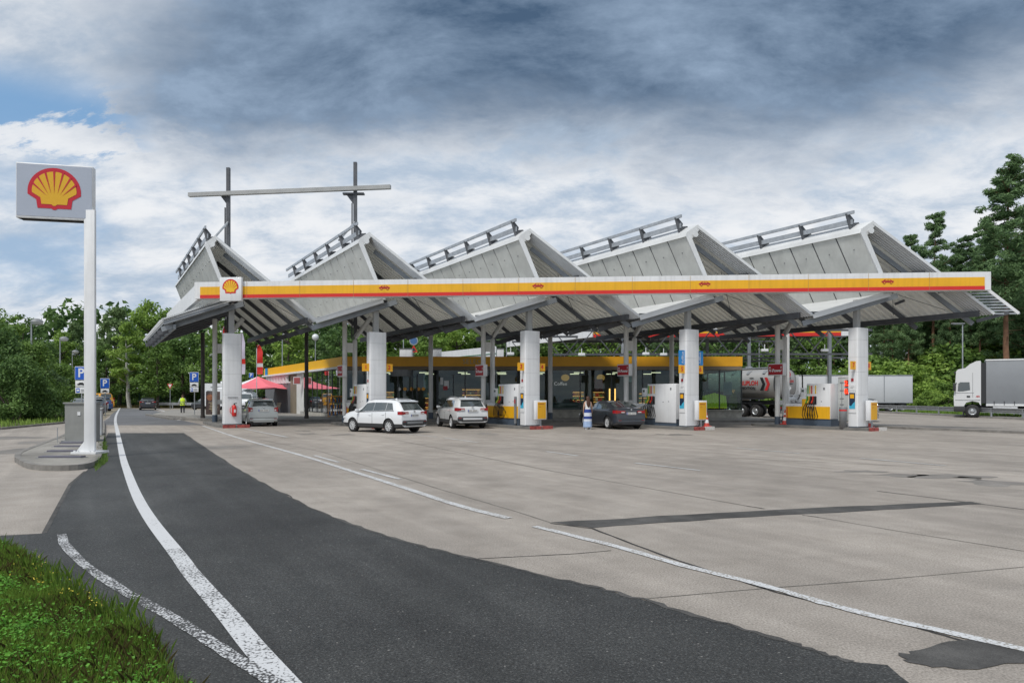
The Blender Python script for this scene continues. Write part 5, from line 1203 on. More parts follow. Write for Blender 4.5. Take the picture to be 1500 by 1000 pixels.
    # wiper, antenna
    x0 = P['rscreen'][0]; mb = MB(); mb.tube([(x0-.02, 0, interp(top, x0)+.05), (x0+.05, -.30, interp(top, x0+.05)+.06), (x0+.07, -.36, interp(top, x0+.07)+.06)], .010, 5)
    if P.get('wiper', 1): mb.build('rear_wiper', BLACK, root)
    xa = P.get('ant', -.9); mb = MB(); mb.prism([(xa-.08, -.02, interp(top, xa)+.02), (xa+.10, -.01, interp(top, xa)+.02), (xa-.07, 0, interp(top, xa)+.09)], (0, .03, 0)); mb.build('antenna_fin', P['paint'], root)
    # spoiler lip on hatchbacks
    if P.get('spoil'):
        xs_, zs_ = P['spoil']; w = ring(xs_+.15)[8][0]; mb = MB(); mb.prism([(xs_-.10, -w, zs_-.045), (xs_+.22, -w*1.02, zs_+.02), (xs_+.22, -w*1.02, zs_+.045), (xs_-.10, -w, zs_-.01)], (0, 2*w, 0)); mb.build('spoiler', P['paint'], root)
    return root
def head(th):  # heading th degrees to the left of straight ahead; car nose is local +x
    return R(90+th)
def place(px_, py_, th, xloc, yloc):
    """ground position of the car's middle when its point (xloc, yloc) touches down where the photo shows it"""
    g = gp(px_, py_); a = head(th); c, s = math.cos(a), math.sin(a)
    return Vector((g.x-(c*xloc-s*yloc), g.y-(s*xloc+c*yloc), 0))
SUV = dict(L=4.38, W=1.84, r=.345, wb=2.64, xr=-1.33, paint=PW, clad=1, gc=.22, sill=.46, bump=.56, plate=.86, skid=GREYP,
           top=[(-2.19, .60), (-2.17, .98), (-2.12, 1.06), (-1.72, 1.49), (-1.52, 1.565), (-.9, 1.60), (.0, 1.60), (.45, 1.56), (1.18, 1.08), (1.70, 1.01), (2.0, .93), (2.14, .80), (2.19, .62)],
           belt=[(-2.19, .98), (-1.5, 1.075), (.0, 1.02), (1.1, .98), (2.0, .84), (2.19, .62)], win=[(-1.62, -1.10, -1.40, -1.07), (-1.075, -.20, -1.045, -.20), (-.175, .98, -.175, .42)], fscreen=(.52, 1.12), rscreen=(-2.09, -1.74),
           tail=(.26, .42, .17, .98), rails=(-1.5, .35), mirx=.84, spoil=(-1.74, 1.545), handles=(-.95, .0), seams=(-.17, .92, -1.15))
make_car('parked_car', 'bright white estate car with roof rails and dark wheel arches in front of column 1', 'car', place(569, 634.6, 52.5, SUV['xr']*.935, .84), head(52.5), SUV, None).scale = (.935,)*3
X1 = dict(SUV); X1.update(L=4.44, W=1.82, paint=PW2, wb=2.67, xr=-1.32, plate=.93, tail=(.30, .40, .17, 1.0), chrome=1, skid=ALLOY, top=[(-2.22, .60), (-2.19, 1.0), (-2.14, 1.08), (-1.84, 1.46), (-1.66, 1.545), (-.9, 1.59), (.0, 1.59), (.45, 1.55), (1.15, 1.10), (1.7, 1.03), (2.05, .93), (2.18, .80), (2.22, .62)],
          belt=[(-2.22, 1.0), (-1.5, 1.08), (.0, 1.03), (1.1, .99), (2.05, .84), (2.22, .62)], rscreen=(-2.11, -1.86), spoil=(-1.86, 1.53))
make_car('parked_car', 'pearl white car seen from behind with wide red tail lights at pump 3', 'car', place(662.5, 627.3, 20.5, X1['xr'], .82), head(20.5), X1)
SED = dict(L=4.64, W=1.82, r=.33, wb=2.81, xr=-1.42, paint=PD, gc=.16, sill=.36, bump=.45, plate=.80, tapr=.14, chrome=1, wiper=0,
           top=[(-2.32, .55), (-2.29, .98), (-2.24, 1.03), (-1.92, 1.08), (-1.0, 1.36), (-.55, 1.41), (.05, 1.405), (.40, 1.36), (1.10, .99), (1.75, .92), (2.12, .83), (2.27, .70), (2.32, .55)],
           belt=[(-2.32, .97), (-1.9, 1.02), (-.8, .97), (.0, .95), (1.1, .90), (2.12, .76), (2.32, .55)], win=[(-1.42, -1.05, -1.02, -.92), (-.98, -.12, -.86, -.12), (-.06, .92, -.06, .36)], fscreen=(.44, 1.06), rscreen=(-1.82, -1.02),
           tail=(.34, .44, .17, .88), mirx=.80, handles=(-.85, .15), seams=(-.09, .9, -1.05), ant=-.75)
make_car('parked_car', 'dark graphite saloon refuelling beside the woman at pump 5', 'car', place(889, 628, 18.5, SED['xr'], .90), head(18.5), SED)
FAB = dict(L=4.0, W=1.64, r=.30, wb=2.46, xr=-1.22, paint=PS, gc=.17, sill=.36, bump=.42, plate=.88, tapr=.07, dkh=0,
           top=[(-2.0, .55), (-1.98, .98), (-1.95, 1.06), (-1.74, 1.42), (-1.55, 1.475), (-.8, 1.50), (.0, 1.50), (.38, 1.46), (1.12, 1.03), (1.55, .96), (1.84, .86), (1.97, .72), (2.0, .55)],
           belt=[(-2.0, .98), (-1.4, 1.0), (.0, .97), (1.05, .92), (1.84, .78), (2.0, .55)], win=[(-1.50, -1.05, -1.42, -1.02), (-.99, -.20, -.96, -.20), (-.14, .92, -.14, .36)], fscreen=(.45, 1.06), rscreen=(-1.93, -1.76),
           tail=(.22, .20, .30, .93), mirx=.78, spoil=(-1.78, 1.46), handles=(-.85, .0), seams=(-.17, .9))
make_car('parked_car', 'silver hatchback seen from behind next to the extinguisher column', 'car', place(361.5, 624, 27, FAB['xr'], .78), head(27), FAB)
EST = dict(SED); EST.update(paint=PD2, wb=2.75, L=4.6, xr=-1.38, chrome=0, wiper=1, top=[(-2.30, .55), (-2.27, .98), (-2.22, 1.06), (-1.95, 1.36), (-1.75, 1.42), (-.55, 1.46), (.05, 1.455), (.40, 1.41), (1.15, 1.0), (1.75, .92), (2.12, .83), (2.27, .70), (2.30, .55)], win=[(-1.85, -1.25, -1.72, -1.22), (-1.18, -.20, -1.14, -.20), (-.14, .95, -.14, .36)], fscreen=(.46, 1.08), rscreen=(-2.19, -1.98), tail=(.24, .36, .16, .95), spoil=(-1.98, 1.41))
make_car('parked_car', 'black estate car driving away along the road left of the canopy', 'car', place(216.5, 600.5, 27.5, -2.2, 0), head(27.5), EST)
g1 = 'cars parked along the left of the road'
c1 = dict(EST); c1.update(paint=PG)
make_car('parked_car', 'grey estate car parked nearest behind the cabinet and the sign pole', 'car', place(149, 608, 63, -2.1, -.4), head(63), c1, g1)
c2 = dict(SUV); c2.update(paint=PW2, clad=0)
make_car('parked_car', 'white car parked second behind the sign pole', 'car', place(152, 604, 60, -2.1, -.4), head(60), c2, g1)
c3 = dict(FAB); c3.update(paint=PB)
make_car('parked_car', 'bluish car parked third behind the sign pole before the yellow van', 'car', place(160, 602, 52, -1.95, -.4), head(52), c3, g1)
VAN = dict(L=4.9, W=1.92, r=.33, wb=3.0, xr=-1.5, paint=PY, gc=.2, sill=.4, bump=.5, plate=.95, tapr=.05, tapf=.12, top=[(-2.45, .6), (-2.43, 1.10), (-2.40, 1.3), (-2.26, 1.88), (-2.1, 1.95), (-.8, 1.98), (.4, 1.97), (.85, 1.90), (1.55, 1.25), (2.1, 1.08), (2.38, .9), (2.45, .6)],
           belt=[(-2.45, 1.10), (-1.4, 1.18), (.0, 1.15), (1.5, 1.1), (2.1, .95), (2.45, .6)], win=[(-2.15, -1.3, -2.08, -1.28), (-1.2, -.0, -1.18, -.0), (.08, 1.3, .08, .85)], fscreen=(.92, 1.5), rscreen=(-2.37, -2.24), tail=(.12, .14, .55, 1.2), mirx=1.2, handles=(-.3, .3), seams=(.03, 1.25), badge=0)
make_car('parked_van', 'amber yellow van parked farthest behind the sign pole', 'van', place(161, 599, 48, -2.4, -.4), head(48), VAN)
c4 = dict(EST); c4.update(paint=PD2)
make_car('parked_car', 'dark car facing the road between parking sign and thin dark column', 'car', place(291, 600.5, 175, 2.2, .1), head(172), c4)
c5 = dict(SUV); c5.update(paint=PB, clad=0)
make_car('parked_car', 'blue car parked behind the thin dark rear column', 'car', place(312, 600, 150, 1.6, .2), head(150), c5)
v2 = dict(VAN); v2.update(paint=PW)
make_car('parked_van', 'white van half hidden between extinguisher column and silver hatchback', 'van', place(366, 602.5, 205, 1.5, .4), head(205), v2)
c6 = dict(FAB); c6.update(paint=PG)
make_car('parked_car', 'grey car mostly hidden behind the column with plates 7 and 8', 'car', place(1285, 617.0, 60, -1.95, -.5), head(60), c6)

# ---------------------------------------------------------------- lorries
def wheel(parent, c, r, wdt, axis_y=1, sy=1):
    M = Matrix.Translation(c)@Matrix.Rotation(R(-90*sy), 4, 'X'); mb = MB()
    mb.lathe([(r*.56, 0), (r*.93, 0), (r, -.05), (r, -wdt+.05), (r*.93, -wdt), (r*.4, -wdt)], 28, 0, M); t = mb.build('wheel', TYRE, parent)
    mb = MB(); mb.lathe([(r*.58, .004), (r*.54, -.05), (r*.30, -.11), (r*.28, -.03), (r*.16, -.02), (0, -.02)], 24, 0, M)
    for k in range(8): a = 2*math.pi*k/8; mb.cyl((r*.38*math.cos(a), r*.38*math.sin(a), -.10), (r*.38*math.cos(a), r*.38*math.sin(a), -.06), .03, n=6, M=M)
    link('rim', mb.mesh('rim', [GALV]), t); return t
def trailer_under(t, L_, W_=2.5, axles=(1.6, 2.95, 4.3), z=1.0):
    mb = MB()
    for y in (-.45, .45): mb.box((L_/2, y, z-.15), (L_-.4, .14, .30))
    mb.build('chassis', DARK, t)
    for ax in axles:
        for sy in (-1, 1): wheel(t, (ax, sy*(W_/2-.03), .51), .51, .38, 1, sy)
    mb = MB()
    for y in (-1, 1): mb.box((L_*.62, y*(W_/2-.05), .75), (L_*.36, .04, .09)); mb.box((L_*.62, y*(W_/2-.05), .5), (L_*.36, .04, .09))
    mb.build('side_guard', GALV, t)
    mb = MB(); mb.box((.08, 0, .62), (.10, W_-.1, .16)); mb.build('rear_underrun', DARK, t)
    for sy in (-1, 1): mb = MB(); mb.box((.02, sy*(W_/2-.25), .78), (.05, .36, .14)); mb.build('tail_light', TAIL, t)
# tank trailer: local x runs from the tail forward along the island direction
tk = thing('tank_trailer', 'silver grey tank semi-trailer with red and black lettering right of the shop', 'tank trailer', (20.9+.1, 51.6, 0), math.atan2(DN.y, DN.x))
TANK = mat('tank_grey', (.36, .355, .345), .35, .25, var=.08, scale=1.0)
prof = []
mb = MB(); n = 28; LT = 10.5; A_, B_ = 1.25, 1.14; zc = 2.62
stn = [(.06, .30), (.10, .62), (.20, .84), (.34, .95), (.5, 1.0), (LT-.4, 1.0), (LT-.15, .9), (LT, .5)]
vs = []
for x, f in stn:
    for i in range(n):
        a = 2*math.pi*i/n; ca, sa = math.cos(a), math.sin(a); p_ = 2/2.5
        vs.append((x, A_*f*math.copysign(abs(ca)**p_, ca), zc+B_*f*math.copysign(abs(sa)**p_, sa)))
mb.add(vs, [(j*n+i, j*n+(i+1) % n, (j+1)*n+(i+1) % n, (j+1)*n+i) for j in range(len(stn)-1) for i in range(n)], 0, True); mb.add(vs[:n], [tuple(range(n-1, -1, -1))]); tankb = mb.build('tank', TANK, tk)
mb = MB()
for a0 in range(0, 360, 6):
    a, b = R(a0), R(a0+6); f = lambda q, x: (x, 1.0*A_*math.copysign(abs(math.cos(q))**.8, math.cos(q)), zc+B_*math.copysign(abs(math.sin(q))**.8, math.sin(q)))
    mb.beam(f(a, .42), f(b, .42), .08, .08)
mb.build('rim_band', DARK, tk)
mb = MB(); mb.box((LT/2, 0, zc+B_+.08), (LT-1.6, .9, .10)); mb.build('walkway', GALV, tk)
for i in range(4): mb = MB(); mb.cyl((1.6+i*2.2, 0, zc+B_+.1), (1.6+i*2.2, 0, zc+B_+.26), .28, n=16); mb.build('hatch', GALV, tk)
for i in range(4):
    mb = MB(); mb.prism([(1.3+i*1.5, A_*.62, zc+B_*.83), (1.7+i*1.5, A_*.62, zc+B_*.83), (1.6+i*1.5, A_*.88, zc+B_*.62), (1.4+i*1.5, A_*.88, zc+B_*.62)], (0, .04, .05)); mb.build('side_bracket', GREYP, tk)
TB = mat('letter_black', (.015, .015, .016), .5); TR = mat('letter_red', (.50, .03, .03), .5)
# lettering on the flank facing the islands (local +y, reads from tail side to the left)
Ms = lambda x, z: frame((x, A_+.012, z), (-1, 0, 0))
mb = MB(); add_text(mb, 'RUPLOH', .47, Ms(2.72, zc+.03), 1, .003, 'CENTER', .92, .016); add_text(mb, 'SPEDITION', .30, Ms(2.88, zc-.36), 0, .003, 'CENTER', 1.0, .008); add_text(mb, 'HAN', .17, Ms(2.5, zc+.42), 0, .003, bold=.005)
for k in range(2):
    q = [(0, -.5), (.26, -.5), (.5, 0), (.26, .5), (0, .5), (.24, 0)]; mb.add([(x+k*.42, y, .004) for x, y in q], [(0, 1, 2, 5), (5, 2, 3, 4)], k, False, Ms(1.72, zc-.05))
link('flank_lettering', mb.mesh('flank_lettering', [TB, TR]), tankb)
Mr = frame((.05, 0, zc+.05), (0, -1, 0)); mb = MB()
add_text(mb, 'RUPLOH', .26, Mr@Matrix.Translation((0, .1, .02)), 1, .003, bold=.008); add_text(mb, 'SPEDITION', .15, Mr@Matrix.Translation((0, -.1, .02)), 0, .003, bold=.004); add_text(mb, 'HAN', .15, Mr@Matrix.Translation((0, .32, .02)), 0, .003, bold=.004)
for k in range(2): q = [(0, -.5), (.26, -.5), (.5, 0), (.26, .5), (0, .5), (.24, 0)]; mb.add([(.45*(x+k*.42), .45*y, .02) for x, y in q], [(0, 1, 2, 5), (5, 2, 3, 4)], k, False, Mr@Matrix.Translation((-.25, .62, 0)))
mb.prism([(0, -.62, .02), (.20, -.42, .02), (0, -.22, .02), (-.20, -.42, .02)], (0, 0, .01), 2, Mr)
link('end_lettering', mb.mesh('end_lettering', [TB, TR, WHITE]), tankb)
mb = MB(); mb.box((-.06, 0, 1.35), (.25, 1.7, .5), 0, bev=.05); mb.box((-.15, 0, 1.05), (.2, 2.3, .12), 1)
for y in (-.5, 0, .5): mb.cyl((-.2, y, 1.3), (-.28, y, 1.3), .11, n=12, mi=1)
mb.box((-.16, 0, 1.72), (.06, 1.9, .08), 0); mb.build('valve_chest', [GALV, GREYP], tk)
mb = MB(); mb.tube([(-.1, -.9, 3.7), (-.32, -1.05, 3.2), (-.30, -1.1, 2.2), (-.2, -.8, 1.5), (-.2, -.4, 1.2)], .05, 8); mb.build('hose', BLACK, tk)
trailer_under(tk, LT, 2.5, (2.2, 3.5, 4.8), 1.3)
mb = MB()
for ax in (2.2, 3.5, 4.8): mb.box((ax, 1.12, 1.12), (1.15, .3, .04)); 
mb.box((3.5, 1.18, 1.45), (4.2, .1, .12)); mb.box((7.4, 1.0, .9), (3.4, .4, .6)); mb.build('mudguards', DARK, tk)
# white box trailer far behind
bt = thing('box_trailer', 'plain white box trailer parked beyond the tanker', 'trailer', (at(1170, 0, 69).x, 69.0, 0), 0)
LB = (1337-1170)*.069; zt = at(0, 549, 69).z
mb = MB(); mb.box((LB/2, 1.25, (zt+.95)/2), (LB, 2.5, zt-.95), 0, bev=.02); mb.build('box', mat('trailer_white', (.60, .62, .64), .4, var=.05, scale=.5), bt)
mb = MB(); mb.box((LB*.75, -.01, (zt+.95)/2), (.06, .05, zt-.98)); mb.box((LB*.24, -.01, (zt+.95)/2), (.04, .05, zt-.98)); mb.box((LB/2, -.01, zt-.03), (LB, .06, .06)); mb.box((LB/2, -.01, .98), (LB, .06, .08)); mb.build('corner_posts', GALV, bt)
b2 = MB(); b2.box((LB/2, 1.25, .82), (LB-.4, 1.0, .24)); b2.build('chassis', DARK, bt)
for ax in (1.2, 2.4, LB-2.2, LB-1.0): wheel(bt, (ax, .06, .5), .5, .35, 1, -1)
mb = MB()
for i in range(2): mb.box((LB*.5, 0, .72-.3*i), (LB*.4, .04, .10))
mb.build('side_guard', GALV, bt)
# lorry on the right
GZ = .0
DT = 53.0; xl = at(1397, 0, DT).x; ltr = thing('articulated_lorry', 'white cab lorry with long grey curtain sided trailer behind the guardrail', 'lorry', (xl, DT, GZ), R(-33))
k = DT/1000; zz_ = lambda y: at(0, y, DT).z-GZ
zt, zbx = zz_(528), zz_(592)
x0 = (1436-1397)*k; LTR = 12.6
mb = MB(); mb.box((x0+LTR/2, 1.28, (zt+zbx)/2), (LTR, 2.5, zt-zbx), 0, bev=.03); mb.build('curtain', mat('curtain_grey', (.25, .265, .285), .6, var=.06, scale=.7, bump=.25, bscale=1.4), ltr)
mb = MB(); mb.box((x0+LTR/2, 1.28, zt-.02), (LTR+.06, 2.56, .10)); mb.box((x0+LTR/2, .02, zbx-.03), (LTR, .08, .16)); mb.build('trailer_frame', WHITE2, ltr)
mb = MB()
for i in range(20): mb.box((x0+.5+i*.62, -.0, zbx+.10), (.04, .05, .30))
mb.build('strap_buckles', DARK, ltr)
mb = MB(); mb.box((x0+LTR/2, 1.28, zbx-.25), (LTR-.3, 1.0, .3)); mb.box((3.0, 1.28, .85), (4.6, 1.0, .28)); mb.build('chassis', DARK, ltr)
CW = mat('cab_white', (.66, .67, .68), .35, coat=.5)
zr = zz_(541); zd = zz_(533)
prof = [(.10, .55), (.02, .95), (.0, 1.6), (.04, 2.1), (.10, 2.6), (.16, zr-.15), (.28, zr+.0), (.75, zr+.10), (1.05, zz_(533.5)), (1.45, zz_(529.5)), (1.72, zz_(529)), (1.75, zz_(531)), (1.75, .95), (1.72, .95), (1.6, 1.18), (1.2, 1.28), (.8, 1.15), (.62, .80), (.60, .5)]
mb = MB(); mb.prism([(x, 0, z) for x, z in prof], (0, 2.48, 0)); cabo = mb.build('cab', CW, ltr)
mb = MB(); mb.add([(.26, -.012, 2.02), (.30, -.012, 2.62), (.42, -.012, 2.72), (1.02, -.012, 2.72), (1.06, -.012, 2.12), (.62, -.012, 2.02)], [(0, 1, 2, 3, 4, 5)]); link('side_window', mb.mesh('side_window', CARGLASS), cabo)
mb = MB(); mb.add([(.03, .15, 2.05), (.03, 2.33, 2.05), (.13, 2.25, zr-.42), (.13, .23, zr-.42)], [(0, 1, 2, 3)]); mb.v = [(x-.015, y, z) for x, y, z in mb.v]; link('windscreen', mb.mesh('windscreen', CARGLASS), cabo)
mb = MB(); mb.box((.05, -.16, 2.35), (.18, .14, .62), 0, bev=.03); mb.beam((.2, 0, 2.65), (.05, -.16, 2.62), .04, .04); mb.build('door_mirror', DARK, ltr)
mb = MB(); mb.box((1.22, -.012, 2.5), (.02, .012, 1.9)); mb.box((.7, -.012, 1.9), (1.2, .012, .02)); mb.box((.9, -.012, 1.35), (1.6, .012, .03)); mb.build('door_seam', GREYP, ltr)
mb = MB(); mb.box((.95, -.02, 1.62), (.22, .02, .12)); mb.build('air_vent', DARK, ltr)
mb = MB(); add_text(mb, '450', .16, frame((1.55, -.016, 1.62), (1, 0, 0)), 0, .003, bold=.006); mb.build('side_number', MATS['letter_red'], ltr)
mb = MB(); mb.box((.38, .9, .66), (.75, 1.9, .42), 0, bev=.04); mb.prism([(.5, .02, .95), (.7, .02, 1.28), (1.2, .02, 1.38), (1.65, .02, 1.28), (1.76, .02, .95), (1.76, .02, .8), (1.7, .02, 1.1), (1.2, .02, 1.22), (.8, .02, 1.1), (.62, .02, .8)], (0, .3, 0)); mb.build('bumper', CLAD, ltr)
mb = MB(); mb.prism([(1.78, .1, 1.1), (x0-.01, .1, 1.1), (x0-.01, .1, zz_(532)), (1.78, .1, zz_(532))], (0, 2.3, 0)); mb.build('cab_gap_shade', DARK, ltr)  # dark block stands in for shade in the open gap behind the cab
mb = MB(); mb.box((.14, 1.24, zr-.22), (.22, 2.2, .12)); mb.build('sun_visor', DARK, ltr)
for ax in (1.2, 4.9): wheel(ltr, (ax, .02, .5), .5, .36, 1, -1); wheel(ltr, (ax, 2.5, .5), .5, .36, 1, 1)
for ax in (9.2, 10.5, 11.8): wheel(ltr, (ax, .05, .5), .5, .36, 1, -1)
mb = MB(); mb.cyl((2.5, .35, .72), (4.0, .35, .72), .34, n=18); mb.build('fuel_tank', ALLOY, ltr)
# camper on the left
cp = thing('camper_van', 'white motorhome behind the thin dark column and the parking sign', 'motorhome', gp(296, 602), R(-8))
mb = MB(); s = gp(296, 602).y/1000
LCP, HC = 6.0, 2.9
mb.prism([(0, 0, .55), (4.6, 0, .55), (4.6, 0, 2.25), (5.2, 0, 2.4), (5.3, 0, 2.8), (4.9, 0, 3.0), (.1, 0, 3.0), (0, 0, 2.8)], (0, 2.2, 0)); mb.build('living_box', PW, cp)
mb = MB(); mb.prism([(4.58, .12, .5), (6.2, .12, .5), (6.3, .12, .95), (6.1, .12, 1.2), (5.5, .12, 1.35), (5.1, .12, 2.0), (4.58, .12, 2.3)], (0, 1.95, 0)); mb.build('cab', PW, cp)
mb = MB(); mb.add([(4.75, .105, 1.4), (5.4, .105, 1.4), (5.1, .105, 1.95), (4.75, .105, 2.0)], [(0, 1, 2, 3)]); mb.build('cab_window', CARGLASS, cp)
for xw in (1.0, 2.9): mb = MB(); mb.box((xw, -.012, 1.95), (.9, .02, .5)); mb.build('side_window', CARGLASS, cp)
mb = MB(); mb.box((2.3, -.012, 2.6), (2.6, .012, .10), 0); mb.box((4.0, -.012, 1.9), (.4, .012, .7), 1); mb.build('decal', [GREYP, DRED], cp)
mb = MB(); mb.box((2.2, 1.1, 3.12), (1.0, .8, .25), bev=.06); mb.build('roof_unit', WHITE2, cp)
for ax in (1.3, 5.5): wheel(cp, (ax, .1, .34), .34, .22, 1, -1)
# ---------------------------------------------------------------- people
def skin_mesh(name, V_, E_, root, m, sub=2, parent=None):
    bm = bmesh.new(); lay = bm.verts.layers.skin.verify(); d = {}
    for k_, (co, r) in V_.items():
        v = bm.verts.new(co); v[lay].radius = (r, r) if not isinstance(r, tuple) else r; v[lay].use_root = (k_ == root); d[k_] = v
    for a, b in E_: bm.edges.new((d[a], d[b]))
    me = bpy.data.meshes.new(name); bm.to_mesh(me); bm.free(); ob = link(name, me)
    ob.modifiers.new('s', 'SKIN').use_smooth_shade = True; ob.modifiers.new('u', 'SUBSURF').levels = sub; ob.modifiers['u'].render_levels = sub
    dg = bpy.context.evaluated_depsgraph_get(); new = bpy.data.meshes.new_from_object(ob.evaluated_get(dg)); new.name = name
    bpy.data.objects.remove(ob); new.materials.clear(); new.materials.append(m)
    new.polygons.foreach_set('use_smooth', [True]*len(new.polygons))
    return link(name, new, parent)
def body_rig(h, armL, armR, legL, legR, wd=1.0):
    """figure facing +y; arm = (elbow, wrist), leg = (knee, ankle) as offsets from shoulder / hip"""
    k = h/1.70; V_ = {}; E_ = []
    def v(n, co, r): V_[n] = (Vector(co)*k, r*k)
    v('pelvis', (0, 0, .93), .125*wd); v('waist', (0, .0, 1.08), .108*wd); v('chest', (0, .0, 1.26), .125*wd); v('neckb', (0, -.01, 1.41), .062); v('neck', (0, 0, 1.48), .05); v('head', (0, .015, 1.57), .075); v('crown', (0, .0, 1.645), .070)
    E_ += [('pelvis', 'waist'), ('waist', 'chest'), ('chest', 'neckb'), ('neckb', 'neck'), ('neck', 'head'), ('head', 'crown')]
    for s, (e_, w_), n in ((-1, armL, 'l'), (1, armR, 'r')):
        sh = Vector((s*.165*wd, 0, 1.38)); v('sh'+n, sh, .052); el = sh+Vector(e_); wr = el+Vector(w_); v('el'+n, el, .038); v('wr'+n, wr, .026)
        dr = (wr-el).normalized(); side = Vector((0, 1, 0)) if abs(dr.z) > .5 else Vector((0, 0, 1)); side = (side-dr*side.dot(dr)).normalized(); inn = Vector((-s, 0, 0)); inn = (inn-dr*inn.dot(dr)).normalized()
        pm = wr+dr*.06; v('pm'+n, pm, .028); E_ += [('chest', 'sh'+n), ('sh'+n, 'el'+n), ('el'+n, 'wr'+n), ('wr'+n, 'pm'+n)]
        for q, (o, l) in enumerate(((.030, .072), (.010, .082), (-.010, .076), (-.028, .058))):
            a = pm+side*o+dr*.03; v('k%d%s' % (q, n), a, .009); v('m%d%s' % (q, n), a+dr*l*.55+inn*.008, .0085); v('t%d%s' % (q, n), a+dr*l*.9+inn*.03, .007); E_ += [('pm'+n, 'k%d%s' % (q, n)), ('k%d%s' % (q, n), 'm%d%s' % (q, n)), ('m%d%s' % (q, n), 't%d%s' % (q, n))]
        v('th'+n, wr+dr*.03+side*.035, .010); v('tt'+n, wr+dr*.075+side*.055+inn*.015, .008); E_ += [('wr'+n, 'th'+n), ('th'+n, 'tt'+n)]
    for s, (kn, an), n in ((-1, legL, 'l'), (1, legR, 'r')):
        hp = Vector((s*.095, 0, .88)); v('hp'+n, hp, .088*wd); kk = hp+Vector(kn); aa = kk+Vector(an); v('kn'+n, kk, .058); v('cf'+n, kk.lerp(aa, .35)+Vector((0, -.015, 0)), .052); v('an'+n, aa, .036); v('hl'+n, aa+Vector((0, -.02, -.05)), .036); v('to'+n, aa+Vector((s*.02, .15, -.06)), .030)
        E_ += [('pelvis', 'hp'+n), ('hp'+n, 'kn'+n), ('kn'+n, 'cf'+n), ('cf'+n, 'an'+n), ('an'+n, 'hl'+n), ('hl'+n, 'to'+n)]
    return V_, E_, k
def face(root, k, parent):
    mb = MB()
    for s in (-1, 1): mb.ball((s*.030*k, .083*k, 1.585*k), .011*k, 0, 8); mb.ball((s*.030*k, .091*k, 1.585*k), .005*k, 1, 6)
    mb.build('eyes', [WHITE, DARK], parent); mb = MB(); mb.prism([(-.012*k, .085*k, 1.545*k), (.012*k, .085*k, 1.545*k), (0, .088*k, 1.585*k)], (0, .018*k, -.004)); mb.box((0, .082*k, 1.515*k), (.045*k, .012*k, .012*k), 1)
    for s in (-1, 1): mb.ball((s*.078*k, .0, 1.565*k), (.012*k, .02*k, .03*k), 0, 8)
    mb.build('features', [SKIN, mat('lips', (.4, .13, .11), .5) if 'lips' not in MATS else MATS['lips']], parent)
def loft(mb, rings, n=20, mis=None):
    vs = []
    for (cx_, cy_, z, rx, ry, ph) in rings:
        for i in range(n): a = 2*math.pi*i/n; w_ = 1+ph*math.sin(5*a+z*3); vs.append((cx_+rx*w_*math.cos(a), cy_+ry*w_*math.sin(a), z))
    b = len(mb.v); mb.v += vs
    for j in range(len(rings)-1):
        for i in range(n): mb.f.append((b+j*n+i, b+j*n+(i+1) % n, b+(j+1)*n+(i+1) % n, b+(j+1)*n+i)); mb.m.append(mis[j] if mis else 0); mb.sm.append(True)
# woman at pump 5, seen from behind
g = gp(861, 628.3)
wm = thing('person', 'woman with long brown hair, white top and blue striped long skirt by the dark saloon', 'person', g, R(12))
V_, E_, k = body_rig(1.68, ((-.07, -.02, -.27), (.01, .07, -.24)), ((.08, .02, -.26), (.04, .12, -.20)), ((0, .01, -.40), (0, -.01, -.41)), ((.02, .06, -.39), (.0, -.05, -.41)), .92)
skin_mesh('body', V_, E_, 'pelvis', SKIN, 2, wm); face(None, k, wm)
mb = MB(); loft(mb, [(0, 0, 1.02*k, .150*k, .120*k, 0), (0, 0, 1.10*k, .135*k, .108*k, 0), (0, 0, 1.22*k, .152*k, .122*k, 0), (0, 0, 1.33*k, .158*k, .112*k, 0), (0, -.005, 1.40*k, .125*k, .085*k, 0)], 20)
for s in (-1, 1): mb.tube([(s*.10*k, .07*k, 1.36*k), (s*.105*k, .0, 1.435*k), (s*.10*k, -.08*k, 1.36*k)], .018*k, 6)
mb.build('white_top', mat('cotton_white', (.72, .72, .72), .8, var=.06, scale=6), wm)
SKB = mat('skirt_blue', (.02, .05, .24), .8, var=.1, scale=8); SKW = mat('skirt_white', (.62, .66, .74), .8); SKL = mat('skirt_pale', (.34, .46, .68), .8, var=.15, scale=9)
zs = [1.06, 1.03, .92, .84, .74, .66, .56, .52, .40, .30, .20, .11]; rx = [.135, .15, .185, .20, .205, .208, .212, .214, .22, .224, .228, .23]
mb = MB(); loft(mb, [(0, .01, z*k, r_*k, r_*.80*k, .01+.05*(1.06-z)) for z, r_ in zip(zs, rx)], 40, [0, 0, 0, 1, 1, 0, 0, 1, 2, 2, 2]); mb.build('striped_skirt', [SKB, SKW, SKL], wm)
mb = MB(); loft(mb, [(0, -.02, 1.68*k, .03, .03, 0), (0, -.01, 1.665*k, .085*k, .085*k, 0), (0, -.015, 1.60*k, .098*k, .10*k, .02), (0, -.045, 1.52*k, .092*k, .075*k, .03), (0, -.075, 1.42*k, .105*k, .06*k, .05), (.0, -.10, 1.30*k, .105*k, .045*k, .07), (.01, -.105, 1.17*k, .07*k, .03*k, .1), (.01, -.10, 1.10*k, .02*k, .012*k, .1)], 20); mb.build('long_hair', HAIR, wm)
for s in (-1, 1):
    an = V_['an'+('l' if s < 0 else 'r')][0]; mb = MB(); mb.box((an.x+s*.01, an.y+.05, .045), (.095, .26, .085), 0, bev=.03); mb.box((an.x+s*.01, an.y+.05, .012), (.10, .27, .022), 0, bev=.008); mb.build('shoe', WHITE, wm)
